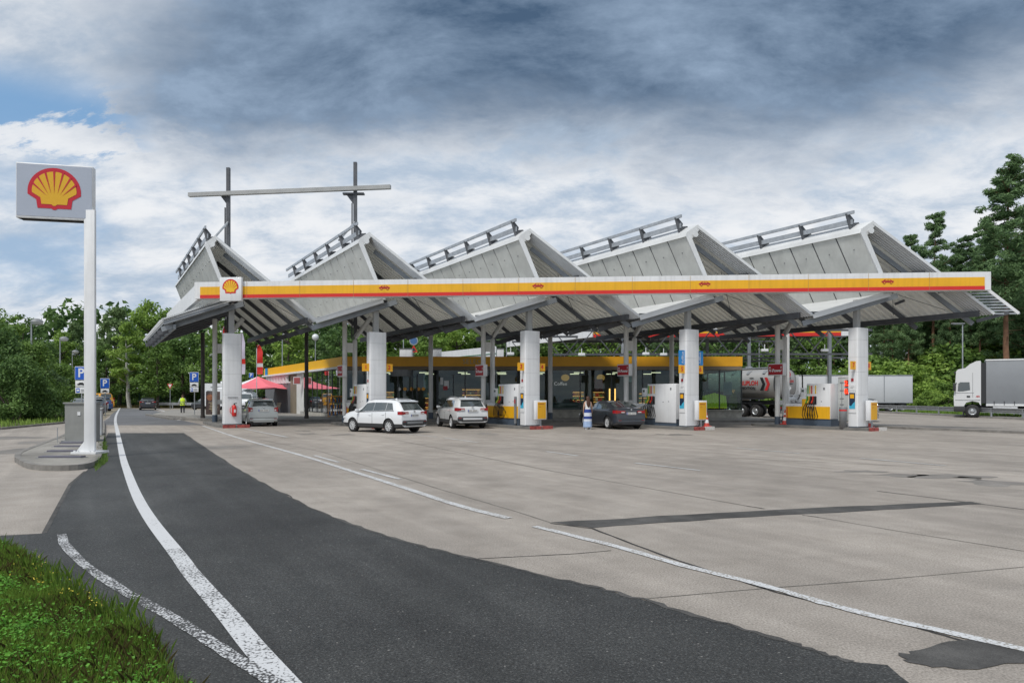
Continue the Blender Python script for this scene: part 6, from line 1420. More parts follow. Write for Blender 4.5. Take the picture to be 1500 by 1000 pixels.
mb = MB(); mb.tube([(-.19*k, .04, .86*k), (-.23*k, .08, .78*k), (-.21*k, .10, .70*k)], .03, 6); mb.build('purse', DARK, wm)
# man in a safety vest walking off on the left
g = gp(267.5, 606.2)
mn = thing('person', 'man in a bright yellow safety vest and dark trousers walking by the road line', 'person', g, R(28))
V_, E_, k = body_rig(1.74, ((-.09, -.03, -.26), (-.02, .10, -.21)), ((.09, .05, -.25), (.02, .14, -.18)), ((-.01, .10, -.39), (0, -.07, -.40)), ((.01, -.04, -.40), (.0, -.14, -.38)), 1.08)
skin_mesh('body', V_, E_, 'pelvis', SKIN, 2, mn); face(None, k, mn)
sl = {}; 
for n in 'lr': sl['sh'+n] = (V_['sh'+n][0], .066*k); sl['el'+n] = (V_['el'+n][0], .052*k); sl['wr'+n] = (V_['wr'+n][0], .036*k)
sl['c'] = (V_['chest'][0], .145*k); sl['w'] = (V_['waist'][0], .132*k)
skin_mesh('shirt', sl, [('w', 'c'), ('c', 'shl'), ('c', 'shr'), ('shl', 'ell'), ('ell', 'wrl'), ('shr', 'elr'), ('elr', 'wrr')], 'c', mat('shirt_pale', (.55, .57, .6), .8), 2, mn)
mb = MB(); loft(mb, [(0, 0, .78*k, .205*k, .165*k, .01), (0, 0, 1.0*k, .195*k, .155*k, 0), (0, 0, 1.2*k, .205*k, .16*k, 0), (0, 0, 1.36*k, .195*k, .145*k, 0), (0, 0, 1.43*k, .12*k, .10*k, 0)], 20); vest = mb.build('safety_vest', HIVIS, mn)
mb = MB(); loft(mb, [(0, 0, .90*k, .207*k, .167*k, .01), (0, 0, .95*k, .205*k, .165*k, .01)], 20); loft(mb, [(0, 0, 1.06*k, .205*k, .165*k, .0), (0, 0, 1.11*k, .208*k, .167*k, .0)], 20); link('reflective_bands', mb.mesh('reflective_bands', GALV), vest)
tr = {'p': (V_['pelvis'][0], .15*k)}
for n in 'lr': tr['hp'+n] = (V_['hp'+n][0], .105*k); tr['kn'+n] = (V_['kn'+n][0], .075*k); tr['an'+n] = (V_['an'+n][0], .058*k)
skin_mesh('trousers', tr, [('p', 'hpl'), ('p', 'hpr'), ('hpl', 'knl'), ('knl', 'anl'), ('hpr', 'knr'), ('knr', 'anr')], 'p', mat('trousers_dark', (.03, .032, .04), .8), 2, mn)
mb = MB(); mb.ball((0, -.01*k, 1.645*k), (.092*k, .10*k, .075*k), 0, 12); mb.build('hair', HAIR, mn)
for n in 'lr': an = V_['an'+n][0]; mb = MB(); mb.box((an.x, an.y+.06, an.z-.05), (.10, .28, .09), 0, bev=.03); mb.build('shoe', DARK, mn)

# ---------------------------------------------------------------- street furniture
def lamp(lab, px_, ytop, D, side=1, flat=False, ball=False):
    p = at(px_, ytop, D); t = thing('street_lamp', lab, 'street lamp', (p.x, D, 0), 0, 'street lamps around the station'); H = p.z
    mb = MB(); mb.cyl((0, 0, 0), (0, 0, H*.45), .085, .075, 10); mb.cyl((0, 0, H*.45), (0, 0, H-.1), .06, .05, 10); mb.build('pole', GALV, t)
    mb = MB()
    if ball: mb.ball((0, 0, H), .42, 0, 12); mb.build('globe', LAMPGLASS, t)
    elif flat:
        mb.box((side*.45, 0, H), (1.2, .32, .12), 0, bev=.03); mb.build('head', GREYP, t); mb = MB(); mb.box((side*.5, 0, H-.07), (.8, .24, .02)); mb.build('diffuser', LAMPGLASS, t)
    else:
        mb.beam((0, 0, H-.12), (side*.45, 0, H-.10), .06, .06); mb.lathe([(0, .24), (.2, .21), (.38, .08), (.44, -.02)], 16, 0, Matrix.Translation((side*.42, 0, H))); mb.build('hood', GREYP, t)
        mb = MB(); mb.lathe([(.42, -.02), (.34, -.20), (.14, -.27), (0, -.28)], 16, 0, Matrix.Translation((side*.42, 0, H))); mb.build('diffuser', LAMPGLASS, t)
lamp('tallest domed street lamp above the hedge on the far left', 46, 471, 52)
lamp('second domed street lamp between the hedge and the sign pole', 88, 496, 72)
lamp('third domed street lamp just left of the sign pole', 106, 515, 92)
lamp('small far domed street lamp left of the second lamp', 83, 526, 112)
lamp('street lamp with round head behind the thin dark column', 305, 520, 95, ball=False)
lamp('globe headed street lamp above the glazed side wall of the shop', 462, 494, 84, ball=True)
lamp('thin tall lamp pole rising behind the silver hatchback', 413.5, 490, 80)
lamp('flat headed lamp standing before the pines above the lorry cab', 1410, 474, 66, -1, True)
lamp('thin pale lamp pole behind the shop roof left of the round signs', 591, 490, 74, 1, True)
lamp('thin pale lamp pole behind the shop roof at column 3', 742, 488, 74, 1, True)
lamp('thin lamp pole between the truck canopy trusses', 1112, 500, 72, 1, True)
CARP = [(-.5, -.12), (.5, -.12), (.52, .02), (.36, .06), (.22, .2), (-.2, .2), (-.36, .05), (-.52, .0)]
def park_sign(lab, px_, D, ytop, wpx, plates, base_z=0):
    s = D/1000; w_ = wpx*s; zt = at(0, ytop, D).z
    t = thing('parking_sign', lab, 'traffic sign', (at(px_, 0, D).x, D, base_z), 0, 'blue parking signs'); zt -= base_z
    mb = MB(); mb.cyl((0, .05, 0), (0, .05, zt-.1), .04, n=10); mb.build('post', GALV, t)
    mb = MB(); mb.box((0, 0, zt-w_*.54), (w_, .03, w_*1.08), 0, bev=.01); mb.box((0, -.02, zt-w_*.54), (w_*.93, .012, w_*1.01), 1)
    add_text(mb, 'P', w_*.98, frame((0, -.032, zt-w_*.54), (1, 0, 0)), 0, .003, bold=w_*.02); mb.build('blue_panel', [WHITE, BLUE], t)
    z = zt-w_*1.08-.04
    for kd in plates:
        h_ = w_*.48; mb = MB(); mb.box((0, 0, z-h_/2), (w_*.92, .03, h_), 0, bev=.006); M = frame((0, -.018, z-h_/2), (1, 0, 0))
        if kd == 'car':
            mb.add([(x*w_*.6, (y-.04)*w_*.6, .004) for x, y in CARP], [tuple(range(8))], 1, False, M)
            for x in (-.28, .28): mb.cyl((x*w_*.6, -.14*w_*.6, .002), (x*w_*.6, -.14*w_*.6, .006), .09*w_*.6, n=10, mi=1, M=M)
        else:
            mb.box((-w_*.24, 0, .004), (w_*.26, h_*.72, .006), 2, M); mb.box((w_*.16, h_*.1, .004), (w_*.34, h_*.12, .005), 3, M); mb.box((w_*.16, -h_*.15, .004), (w_*.3, h_*.12, .005), 3, M)
            mb.cyl((-w_*.24, 0, .006), (-w_*.24, 0, .009), h_*.2, n=12, mi=0, M=M)
        mb.build('sub_plate', [WHITE, BLACK, BLUE, GREYP], t); z -= h_+.03
park_sign('largest blue parking sign half hidden behind the white sign pole', 119, 42, 536.5, 18.5, ('car', 'disc'))
park_sign('small blue parking sign with one plate right of the white sign pole', 153.7, 54, 554, 13.5, ('car',))
park_sign('blue parking sign with two plates left of the thin dark column', 284.5, 56, 545, 13.5, ('car', 'disc'))
park_sign('tiny blue sign above the parasol', 368, 74, 546, 6.5, ())
D = 84; t = thing('yield_sign', 'inverted triangle yield sign by the far guardrail', 'traffic sign', (at(249, 0, D).x, D, 0)); zt = at(0, 562, D).z
mb = MB(); mb.cyl((0, .05, 0), (0, .05, zt), .04, n=10); mb.build('post', GALV, t); mb = MB(); q = .34
mb.prism([(-q, 0, zt), (q, 0, zt), (0, 0, zt-.62)], (0, .03, 0), 0); mb.prism([(-q*.66, -.006, zt-.07), (q*.66, -.006, zt-.07), (0, -.006, zt-.47)], (0, .004, 0), 1); mb.build('triangle', [RED, WHITE], t)
D = 62; t = thing('sign_cluster', 'pole with a round blue disc and red triangle above the shop roof', 'traffic sign', (at(606, 0, D).x, D, 0))
mb = MB(); zt = at(0, 492, D).z; mb.cyl((0, .05, 0), (0, .05, zt), .05, n=10); mb.build('post', STEEL, t)
z = at(0, 499, D).z; mb = MB(); mb.cyl((0, .02, z), (0, -.02, z), .40, n=22, mi=0); mb.cyl((0, -.02, z), (0, -.03, z), .32, n=22, mi=1); mb.build('round_disc', [GALV, mat('disc_blue', (.06, .14, .30), .5)], t)
z = at(0, 511, D).z; mb = MB(); mb.prism([(-.36, 0, z-.28), (.36, 0, z-.28), (0, 0, z+.34)], (0, .03, 0), 0); mb.prism([(-.22, -.005, z-.2), (.22, -.005, z-.2), (0, -.005, z+.16)], (0, .003, 0), 1); mb.build('warning_triangle', [RED, DARK], t)
# bins
g = gp(72.5, 603); t = thing('recycling_bin', 'green waste bin with white label in front of the hedge', 'bin', (g.x, g.y, .05)); mb = MB(); mb.box((0, 0, .5), (.5, .5, .95), 0, bev=.05); mb.box((0, -.255, .55), (.3, .01, .3), 1); mb.build('body', [GREEN, mat('bin_label', (.25, .42, .3), .5)], t); mb = MB(); mb.box((0, 0, 1.0), (.54, .54, .10), bev=.03); mb.build('lid', mat('lid_blue', (.03, .10, .16), .5), t)
# guardrails
def guardrail(lab, pts, every=2.6, z0=0.0):
    P = [Vector((p[0], p[1], z0)) for p in pts]; t = thing('guardrail', lab, 'guardrail', P[0]); O = P[0]
    prof = [(0, .42), (.045, .46), (.045, .52), (0, .56), (0, .62), (.045, .66), (.045, .72), (0, .76)]
    mb = MB(); vs = []
    for i, p in enumerate(P):
        d = (P[min(i+1, len(P)-1)]-P[max(0, i-1)]).normalized(); nr = Vector((-d.y, d.x, 0))
        for o, z in prof: vs.append(p-O+nr*o+Vector((0, 0, z)))
    m_ = len(prof); mb.add(vs, [(i*m_+j, i*m_+j+1, (i+1)*m_+j+1, (i+1)*m_+j) for i in range(len(P)-1) for j in range(m_-1)], 0, False)
    for i in range(len(P)-1): mb.beam(P[i]-O+Vector((0, 0, .74)), P[i+1]-O+Vector((0, 0, .74)), .05, .08)
    mb.build('rail', GALV, t)
    for a, b in zip(P[:-1], P[1:]):
        n = max(1, int((b-a).length/every))
        for i in range(n): q = a.lerp(b, (i+.5)/n)-O; mb = MB(); mb.box((q.x, q.y, .36), (.10, .08, .72)); mb.build('post', GALV, t)
guardrail('long steel guardrail in front of the lorry and the white trailer', [(36.4, 76), (36.3, 66), (36.0, 56), (35.6, 46), (35.2, 36)])
guardrail('short steel guardrail by the far road behind the yield sign', [(at(338, 0, 88).x, 88), (at(225, 0, 90).x, 90)], 4)
kerb('median_kerb', [(37.0, 76), (36.9, 66), (36.6, 56), (36.2, 46), (35.8, 34)], 1.5, .12)
kerb('median_kerb', G([(1282, 626), (1330, 628.5), (1400, 631), (1500, 635), (1700, 644)]), .35, .11)
kerb('terrace_kerb', [(-31, 58), (-23.8, 47.8), (-19.3, 44.5), (-6, 43.8), (17.5, 43.4), (18.2, 49)], .28, .13)
# green mesh fence
t = thing('mesh_fence', 'dark green wire mesh fence along the trees behind the far road', 'fence', (-52, 97, 0)); FG = mat('fence_green', (.015, .06, .045), .6)
mb = MB()
for i in range(240): x = -30+i*.26; mb.box((x, 0, 1.0), (.022, .02, 1.9))
for z in (.15, .6, 1.1, 1.6, 1.95): mb.box((1, 0.02, z), (62, .02, .025))
w_ = mb.build('wire_panel', FG, t); w_['kind'] = 'stuff'
for i in range(22): mb = MB(); mb.box((-30+i*2.9, .05, 1.03), (.07, .07, 2.06)); mb.build('post', FG, t)
t = thing('mesh_fence', 'green mesh fence at the foot of the pines right of the lorry cab', 'fence', (46, 82, 0))
mb = MB()
for i in range(230): x = -14+i*.3; mb.box((x, 0, .9), (.022, .02, 1.7))
for z in (.15, .8, 1.4, 1.75): mb.box((20, .02, z), (69, .02, .025))
w_ = mb.build('wire_panel', FG, t); w_['kind'] = 'stuff'
for i in range(20): mb = MB(); mb.box((-14+i*3.6, .05, .95), (.07, .07, 1.9)); mb.build('post', FG, t)
# ---------------------------------------------------------------- vegetation
def leaf_mat(name, lo, hi, scale=.35, yel=None):
    m = bpy.data.materials.new(name); m.use_nodes = True; nt = m.node_tree; nt.nodes.clear(); N = nt.nodes; L = nt.links
    out = N.new('ShaderNodeOutputMaterial'); geo = N.new('ShaderNodeNewGeometry'); tc = N.new('ShaderNodeTexCoord'); oi = N.new('ShaderNodeObjectInfo')
    n = N.new('ShaderNodeTexNoise'); n.inputs['Scale'].default_value = scale; n.inputs['Detail'].default_value = 3; L.new(tc.outputs['Object'], n.inputs['Vector'])
    a = N.new('ShaderNodeMath'); a.operation = 'MULTIPLY_ADD'; L.new(geo.outputs['Random Per Island'], a.inputs[0]); a.inputs[1].default_value = .55
    b = N.new('ShaderNodeMath'); b.operation = 'MULTIPLY_ADD'; L.new(n.outputs['Fac'], b.inputs[0]); b.inputs[1].default_value = .9; b.inputs[2].default_value = -.28; L.new(b.outputs[0], a.inputs[2])
    c = N.new('ShaderNodeMath'); c.operation = 'MULTIPLY_ADD'; L.new(oi.outputs['Random'], c.inputs[0]); c.inputs[1].default_value = .34; L.new(a.outputs[0], c.inputs[2])
    cr = N.new('ShaderNodeValToRGB'); e = cr.color_ramp.elements; e[0].position = .12; e[0].color = (*lo, 1); e[1].position = .95; e[1].color = (*hi, 1); L.new(c.outputs[0], cr.inputs[0])
    d = N.new('ShaderNodeBsdfPrincipled'); d.inputs['Roughness'].default_value = .55; d.inputs['Specular IOR Level'].default_value = .25; L.new(cr.outputs[0], d.inputs['Base Color'])
    t = N.new('ShaderNodeBsdfTranslucent'); L.new(cr.outputs[0], t.inputs['Color'])
    mx = N.new('ShaderNodeMixShader'); mx.inputs[0].default_value = .36; L.new(d.outputs[0], mx.inputs[1]); L.new(t.outputs[0], mx.inputs[2]); L.new(mx.outputs[0], out.inputs[0])
    MATS[name] = m; return m
LF = [leaf_mat('leaf_mid', (.07, .14, .032), (.25, .39, .09)), leaf_mat('leaf_bright', (.10, .19, .04), (.34, .49, .10)), leaf_mat('leaf_dark', (.052, .112, .038), (.19, .31, .085)), leaf_mat('leaf_grey', (.06, .12, .05), (.21, .30, .12))]
NEED = leaf_mat('pine_needles', (.062, .125, .060), (.22, .34, .14), .5)
BARK = mat('bark', (.085, .07, .055), .9, var=.4, scale=3, bump=.6, bscale=9); PBARK = mat('pine_bark', (.20, .105, .06), .9, var=.4, scale=2, bump=.6, bscale=8); BIRCH = mat('birch_bark', (.45, .44, .41), .8, var=.35, scale=4)
def leaves_mesh(name, C_, Rad, per, size, m, seed, up=.35, asp=.62, flat=1.0):
    """leaf-sized quads scattered through many clumps"""
    rng = np.random.default_rng(seed); C_ = np.asarray(C_, float); Rad = np.asarray(Rad, float); n = len(C_)*per
    idx = np.repeat(np.arange(len(C_)), per); dirs = rng.normal(size=(n, 3)); dirs /= np.linalg.norm(dirs, axis=1)[:, None]
    rr = rng.random(n)**.45; off = dirs*rr[:, None]*Rad[idx][:, None]; off[:, 2] *= flat
    P = C_[idx]+off
    nr = dirs*.7+rng.normal(size=(n, 3))*.6+np.array([0, 0, up]); nr /= np.linalg.norm(nr, axis=1)[:, None]
    t = np.cross(nr, rng.normal(size=(n, 3))); t /= np.linalg.norm(t, axis=1)[:, None]; b = np.cross(nr, t)
    s = size*(.55+.9*rng.random(n))[:, None]; t *= s; b *= s*asp
    V_ = np.stack([P-t*.5, P+b*.5+t*.08, P+t*.55, P-b*.5-t*.05], 1).reshape(-1, 3)
    me = bpy.data.meshes.new(name); me.vertices.add(4*n); me.vertices.foreach_set('co', V_.ravel()); me.loops.add(4*n); me.loops.foreach_set('vertex_index', np.arange(4*n)); me.polygons.add(n)
    me.polygons.foreach_set('loop_start', np.arange(0, 4*n, 4)); me.polygons.foreach_set('loop_total', np.full(n, 4)); me.materials.append(m); me.update(); me.validate(); return me
def broadleaf(seed, H, rad, base, m, bark=BARK, slim=1.0, size=.42, per=62, ncl=95):
    rnd = random.Random(seed); mb = MB(); pts = []; x = y = 0
    for i in range(7): pts.append((x, y, H*.80*i/6)); x += rnd.uniform(-.18, .18); y += rnd.uniform(-.18, .18)
    r0 = H*.017+.03; mb.tube(pts, [r0*(1.15-i*.155) for i in range(7)], 9); C_ = []; Rd = []
    for i in range(11):
        z = H*rnd.uniform(base, .72); a = rnd.uniform(0, 6.28); f = (z/H); ln = rad*rnd.uniform(.6, 1.0)*(1.1-f*.6); k_ = min(6, int(z/(H*.8)*6)); p0 = Vector(pts[k_]); p0.z = z
        p2 = p0+Vector((math.cos(a)*ln, math.sin(a)*ln, ln*rnd.uniform(.25, .8))); p1 = p0.lerp(p2, .5)+Vector((0, 0, -.1*ln)); mb.tube([p0, p1, p2], [r0*.42, r0*.28, r0*.12], 6); C_ += [p1.lerp(p2, .6), p2, p2]; Rd += [rad*.26, rad*.30, rad*.22]
    while len(C_) < ncl:
        u = rnd.uniform(0, 1); z = H*(base+(1.0-base)*u); prof = math.sin(math.pi*min(1, (.10+u*.9)))**.62*(1-.25*u); a = rnd.uniform(0, 6.28); q = rad*prof*rnd.uniform(.35, 1.05)*(1+.22*math.sin(3*a+seed))*slim
        C_.append((q*math.cos(a)+x*.5, q*math.sin(a)+y*.5, z*rnd.uniform(.96, 1.0))); Rd.append(rad*rnd.uniform(.15, .30))
    return mb.mesh('trunk', bark), leaves_mesh('crown', [tuple(c) for c in C_], Rd, per, size, m, seed, flat=.75)
def pine(seed, H, base, rad, per=120, size=.34):
    rnd = random.Random(seed); mb = MB(); pts = []; x = y = 0
    for i in range(9): pts.append((x, y, H*.97*i/8)); x += rnd.uniform(-.14, .14); y += rnd.uniform(-.14, .14)
    mb.tube(pts, [.26*(1.1-i*.125) for i in range(9)], 9); C_ = []; Rd = []; z = H*base
    for _ in range(7):
        zz_ = H*rnd.uniform(.15, base); a = rnd.uniform(0, 6.28); mb.tube([(0, 0, zz_), (math.cos(a)*rnd.uniform(.5, 1.4), math.sin(a)*1.0, zz_+.1)], [.04, .012], 5)
    while z < H*.99:
        f = (z/H-base)/(1-base); ln = rad*(1-f)**.75*rnd.uniform(.75, 1.1)*(1.0 if f > .12 else .75)+.25; nb = rnd.choice((4, 5, 5, 6)); a0 = rnd.uniform(0, 6.28); k_ = min(8, int(z/(H*.97)*8)); p0 = Vector(pts[k_]); p0.z = z
        for b in range(nb):
            if rnd.random() < .22: continue
            a = a0+b*6.28/nb+rnd.uniform(-.35, .35); l2 = ln*rnd.uniform(.45, 1.25); dz = l2*(.10+.35*f)+rnd.uniform(-.1, .2); p2 = p0+Vector((math.cos(a)*l2, math.sin(a)*l2, dz)); mb.tube([p0, p0.lerp(p2, .5)-Vector((0, 0, .06*l2)), p2], [.055*(1-f*.6), .04*(1-f*.6), .012], 5)
            for s in (.45, .72, 1.0):
                if l2 < 1 and s < .7: continue
                C_.append(tuple(p0.lerp(p2, s)+Vector((rnd.uniform(-.45, .45), rnd.uniform(-.45, .45), rnd.uniform(-.15, .35))))); Rd.append(.42+.45*(1-f)*rnd.uniform(.5, 1.35))
        z += H*.030*rnd.uniform(.8, 1.35)
    C_.append((x, y, H)); Rd.append(.3)
    return mb.mesh('trunk', PBARK), leaves_mesh('crown', C_, Rd, per, size, NEED, seed, up=.4, asp=.30, flat=.7)
def bush(seed, H, rad, m, per=85, size=.30, ncl=46):
    rnd = random.Random(seed); mb = MB(); C_ = []; Rd = []
    for i in range(6):
        a = rnd.uniform(0, 6.28); p2 = Vector((math.cos(a)*rad*.6, math.sin(a)*rad*.6, H*rnd.uniform(.5, .8))); mb.tube([(rnd.uniform(-.2, .2), rnd.uniform(-.2, .2), 0), p2*.5+Vector((0, 0, .2)), p2], [.06, .04, .015], 5)
    for i in range(ncl):
        u = rnd.random(); a = rnd.uniform(0, 6.28); q = rad*(1-u**2.2*.75)*rnd.uniform(.4, 1.0); C_.append((q*math.cos(a), q*math.sin(a), H*(.08+.86*u))); Rd.append(rad*rnd.uniform(.20, .36))
    return mb.mesh('stems', BARK), leaves_mesh('foliage', C_, Rd, per, size, m, seed, flat=.8)
PROTO = {}
def plant(name, lab, cat, key, loc, sc, rz, group):
    tm, cm = PROTO[key]; t = thing(name, lab, cat, loc, rz, group); t.scale = sc if isinstance(sc, tuple) else (sc,)*3
    link(tm.name.split('.')[0], tm, t); link(cm.name.split('.')[0], cm, t); return t
for i, (H, rad, base, m) in enumerate(((15, 4.6, .16, 0), (15, 4.2, .20, 1), (15, 5.0, .14, 2), (15, 3.6, .22, 3))): PROTO['b%d' % i] = broadleaf(20+i, H, rad, base, LF[m])
PROTO['birch'] = broadleaf(31, 15, 3.0, .28, LF[1], BIRCH, .9, .36, 55, 90)
for i in range(3): PROTO['p%d' % i] = pine(40+i, 25, (.46, .36, .55)[i], (3.9, 3.6, 3.3)[i])
PROTO['fir'] = pine(47, 25, .16, 4.2, 100)
for i in range(3): PROTO['s%d' % i] = bush(60+i, 5, (2.7, 2.4, 2.9)[i], LF[(0, 2, 1)[i]])
PROTO['h0'] = bush(70, 5, 2.7, LF[2], 210, .20, 60); PROTO['h1'] = bush(71, 5, 2.5, LF[3], 200, .20, 58); PROTO['h2'] = bush(72, 5, 2.8, LF[0], 210, .20, 60)
rnd = random.Random(11)
def tree(lab, key, px_, ytop, D, group, wide=1.0, name=None):
    H0 = {'b': 15.2, 'p': 25.2, 'f': 25.2, 's': 5.0, 'h': 5.0}[key[0]]; H = at(0, ytop, D).z; s = H/H0
    nm = name or {'b': 'leafy_tree', 'p': 'pine_tree', 'f': 'fir_tree', 's': 'shrub', 'h': 'shrub'}[key[0]]
    if key == 'birch': nm = 'birch_tree'
    return plant(nm, lab, nm.split('_')[-1] if '_' in nm else 'shrub', key, (at(px_, 0, D).x, D, -.02), (s*wide, s*wide, s), rnd.uniform(0, 6.28), group)
g_h = 'shrubs of the thick hedge by the lay-by'
for lab, key, px_, yt, D, wd in (('tallest rounded hedge shrub at the left edge of the lay-by', 'h0', -14, 478, 47, .85), ('dark hedge shrub low beside the lay-by kerb, nearest', 'h0', 22, 520, 43.5, .9), ('hedge shrub under the tallest street lamp', 'h2', 40, 503, 50, .85), ('pale hedge shrub left of the green bin', 'h1', 58, 528, 54, 1.0), ('loose hedge shrub behind the green bin', 'h2', 84, 535, 64, 1.0), ('low dark hedge shrub spilling over the grass verge', 'h0', 48, 556, 46, 1.2), ('shrub at the far left behind the nearest hedge shrub', 'h2', -40, 485, 52, .9), ('pale shrub behind the utility cabinet', 'h1', 104, 545, 70, 1.1), ('grey green shrub in the middle of the hedge', 'h1', 8, 492, 53, .8)):
    tree(lab, key, px_, yt, D, g_h, wd)
g_t = 'leafy trees left of the canopy'
for lab, key, px_, yt, D, wd in (('tall leafy tree at the left edge behind the hedge', 'b0', -8, 442, 72, 1.0), ('leafy tree behind the tallest street lamp', 'b2', 32, 456, 84, .9), ('dark leafy tree left of the second street lamp', 'b2', 58, 482, 92, .9), ('bright leafy tree between the street lamps', 'b1', 90, 484, 100, 1.0), ('slim tree left of the sign pole', 'b3', 110, 470, 108, .8), ('leafy tree right behind the sign pole', 'b0', 138, 484, 104, 1.0), ('tallest loose crowned tree right of the sign pole', 'b3', 174, 449, 98, 1.0), ('birch with pale trunk behind the black estate car', 'birch', 190, 470, 92, 1.15), ('bright green tree over the black estate car', 'b1', 218, 440, 104, .95), ('bright leafy tree beside the left canopy end', 'b1', 242, 452, 108, 1.0), ('mid green tree behind the yield sign', 'b0', 232, 500, 90, 1.2), ('dense dark tree behind the parking sign', 'b2', 268, 478, 96, 1.1), ('dense tree behind the thin dark column', 'b0', 300, 484, 100, 1.2), ('dark tree behind the small parking sign', 'b2', 155, 500, 94, 1.2)):
    tree(lab, key, px_, yt, D, g_t, wd)
g_b = 'trees of the wood behind the shop'
i = 0
for row, (D0, y0) in enumerate(((90, 470), (101, 452))):
    x = 330 if row == 0 else 350
    while x < 1230:
        key = rnd.choice(('b0', 'b2', 'b1', 'b3', 'p0', 'b0', 'b2')) if x > 560 else rnd.choice(('b0', 'b2', 'b2', 'b1', 'b3'))
        yt = y0+rnd.uniform(-10, 16) if key[0] == 'b' else y0-rnd.uniform(10, 22)
        kind = {'b0': 'mid green leafy tree', 'b1': 'bright green leafy tree', 'b2': 'dark green leafy tree', 'b3': 'grey green leafy tree', 'p0': 'pine tree'}[key]
        tree(kind+' in the wood behind the shop and canopy', key, x, yt, D0+rnd.uniform(-4, 4), kind+'s in the wood behind the shop', 1.15)
        x += rnd.uniform(34, 50)
for px_, yt, D in ((1228, 545, 80), (1252, 528, 82), (1285, 522, 84), (1312, 530, 80), (1340, 536, 82), (1352, 560, 76), (1368, 520, 86), (1392, 505, 86), (1412, 520, 84), (1440, 500, 88), (1470, 506, 86), (1500, 498, 88), (1538, 500, 88), (1385, 560, 76), (1362, 572, 72), (1200, 540, 86), (1165, 536, 88), (1130, 534, 90), (1085, 530, 92), (150, 560, 100), (172, 566, 101), (196, 562, 102), (222, 566, 101), (246, 562, 102), (272, 560, 101), (300, 556, 103), (326, 560, 100), (130, 556, 98), (560, 535, 84), (700, 530, 88), (760, 530, 88), (640, 528, 88)):
    key = rnd.choice(('s0', 's1', 's2', 's2')); kind = {'s0': 'mid green', 's1': 'dark green', 's2': 'bright green'}[key]
    tree(kind+' bushy undergrowth shrub at the foot of the wood', key, px_, yt, D, kind+' undergrowth shrubs at the foot of the wood', 1.3)
for lab, key, px_, yt, D, wd in (('tallest pine with long reddish trunk at the right edge', 'p1', 1476, 226, 76, 1.12), ('slender pine right of the canopy roof with airy top', 'p0', 1366, 316, 92, .95), ('small dark pine peeping over the last roof bay', 'p2', 1338, 344, 98, .8), ('dense fir right beside the tallest pine', 'fir', 1502, 322, 82, 1.2), ('dark fir between airy pine and tallest pine', 'fir', 1420, 348, 92, 1.1), ('dark fir behind the tallest pine', 'fir', 1446, 330, 95, 1.15), ('dark fir at the right picture edge behind the lorry trailer', 'fir', 1536, 300, 84, 1.1)):
    tree(lab, key, px_, yt, D, 'pines and firs at the right edge', wd)
for px_, yt, D, key in ((1296, 402, 94, 'p1'), (1318, 392, 98, 'fir'), (1346, 388, 97, 'fir'), (1378, 372, 99, 'p1'), (1398, 366, 96, 'fir'), (1424, 372, 86, 'p1'), (1490, 352, 92, 'fir'), (1520, 340, 90, 'p1'), (1456, 362, 98, 'fir'), (1548, 330, 96, 'fir'), (1240, 405, 98, 'p1')):
    kind = {'p1': 'tall full crowned pine', 'fir': 'dark full branched fir'}[key]
    tree(kind+' in the dense stand right of the canopy', key, px_, yt, D, kind+'s in the stand right of the canopy', 1.0)
# bare trunked pines of the wood on the right: crowns above the canopy line, trunks in view below it
for px_, D in ((1222, 96), (1262, 90), (1284, 99), (1308, 88), (1331, 86), (1352, 101), (1376, 94), (1402, 99), (1391, 88), (1436, 84), (1458, 90), (1172, 98), (1120, 100), (1064, 102), (960, 104), (884, 103), (736, 100), (584, 104), (650, 106), (815, 98), (1318, 104), (1484, 96)):
    key = rnd.choice(('p0', 'p2', 'p1')); yt = rnd.uniform(392, 425) if px_ < 1330 else rnd.uniform(375, 410)
    tree('bare trunked pine in the wood with its crown behind the canopy', key, px_, yt, D, 'bare trunked pines of the wood', .75)
g = gp(1213, 586); t = thing('utility_pole', 'leaning brown wooden pole in front of the trees above the white trailer', 'pole', (at(1210, 0, 80).x, 80, 0)); mb = MB(); mb.tube([(0, 0, 0), (.15, 0, 3), (.5, 0, at(0, 500, 80).z)], [.2, .17, .13], 10); mb.build('shaft', PBARK, t)
# dense far wood as one mass
rng = np.random.default_rng(4); C_ = []; Rd = []
for i in range(1400):
    x = rng.uniform(-125, 140); C_.append((x, 122+rng.uniform(-6, 6)+abs(x)*.02, rng.uniform(.2, 16+2*math.sin(x*.15)) if i % 3 else rng.uniform(.2, 4))); Rd.append(rng.uniform(1.2, 2.4))
fw = link('far_wood', leaves_mesh('far_wood', C_, Rd, 40, 1.1, LF[2], 5)); stuff(fw, 'dense dark wood closing the view far behind the station', 'wood')
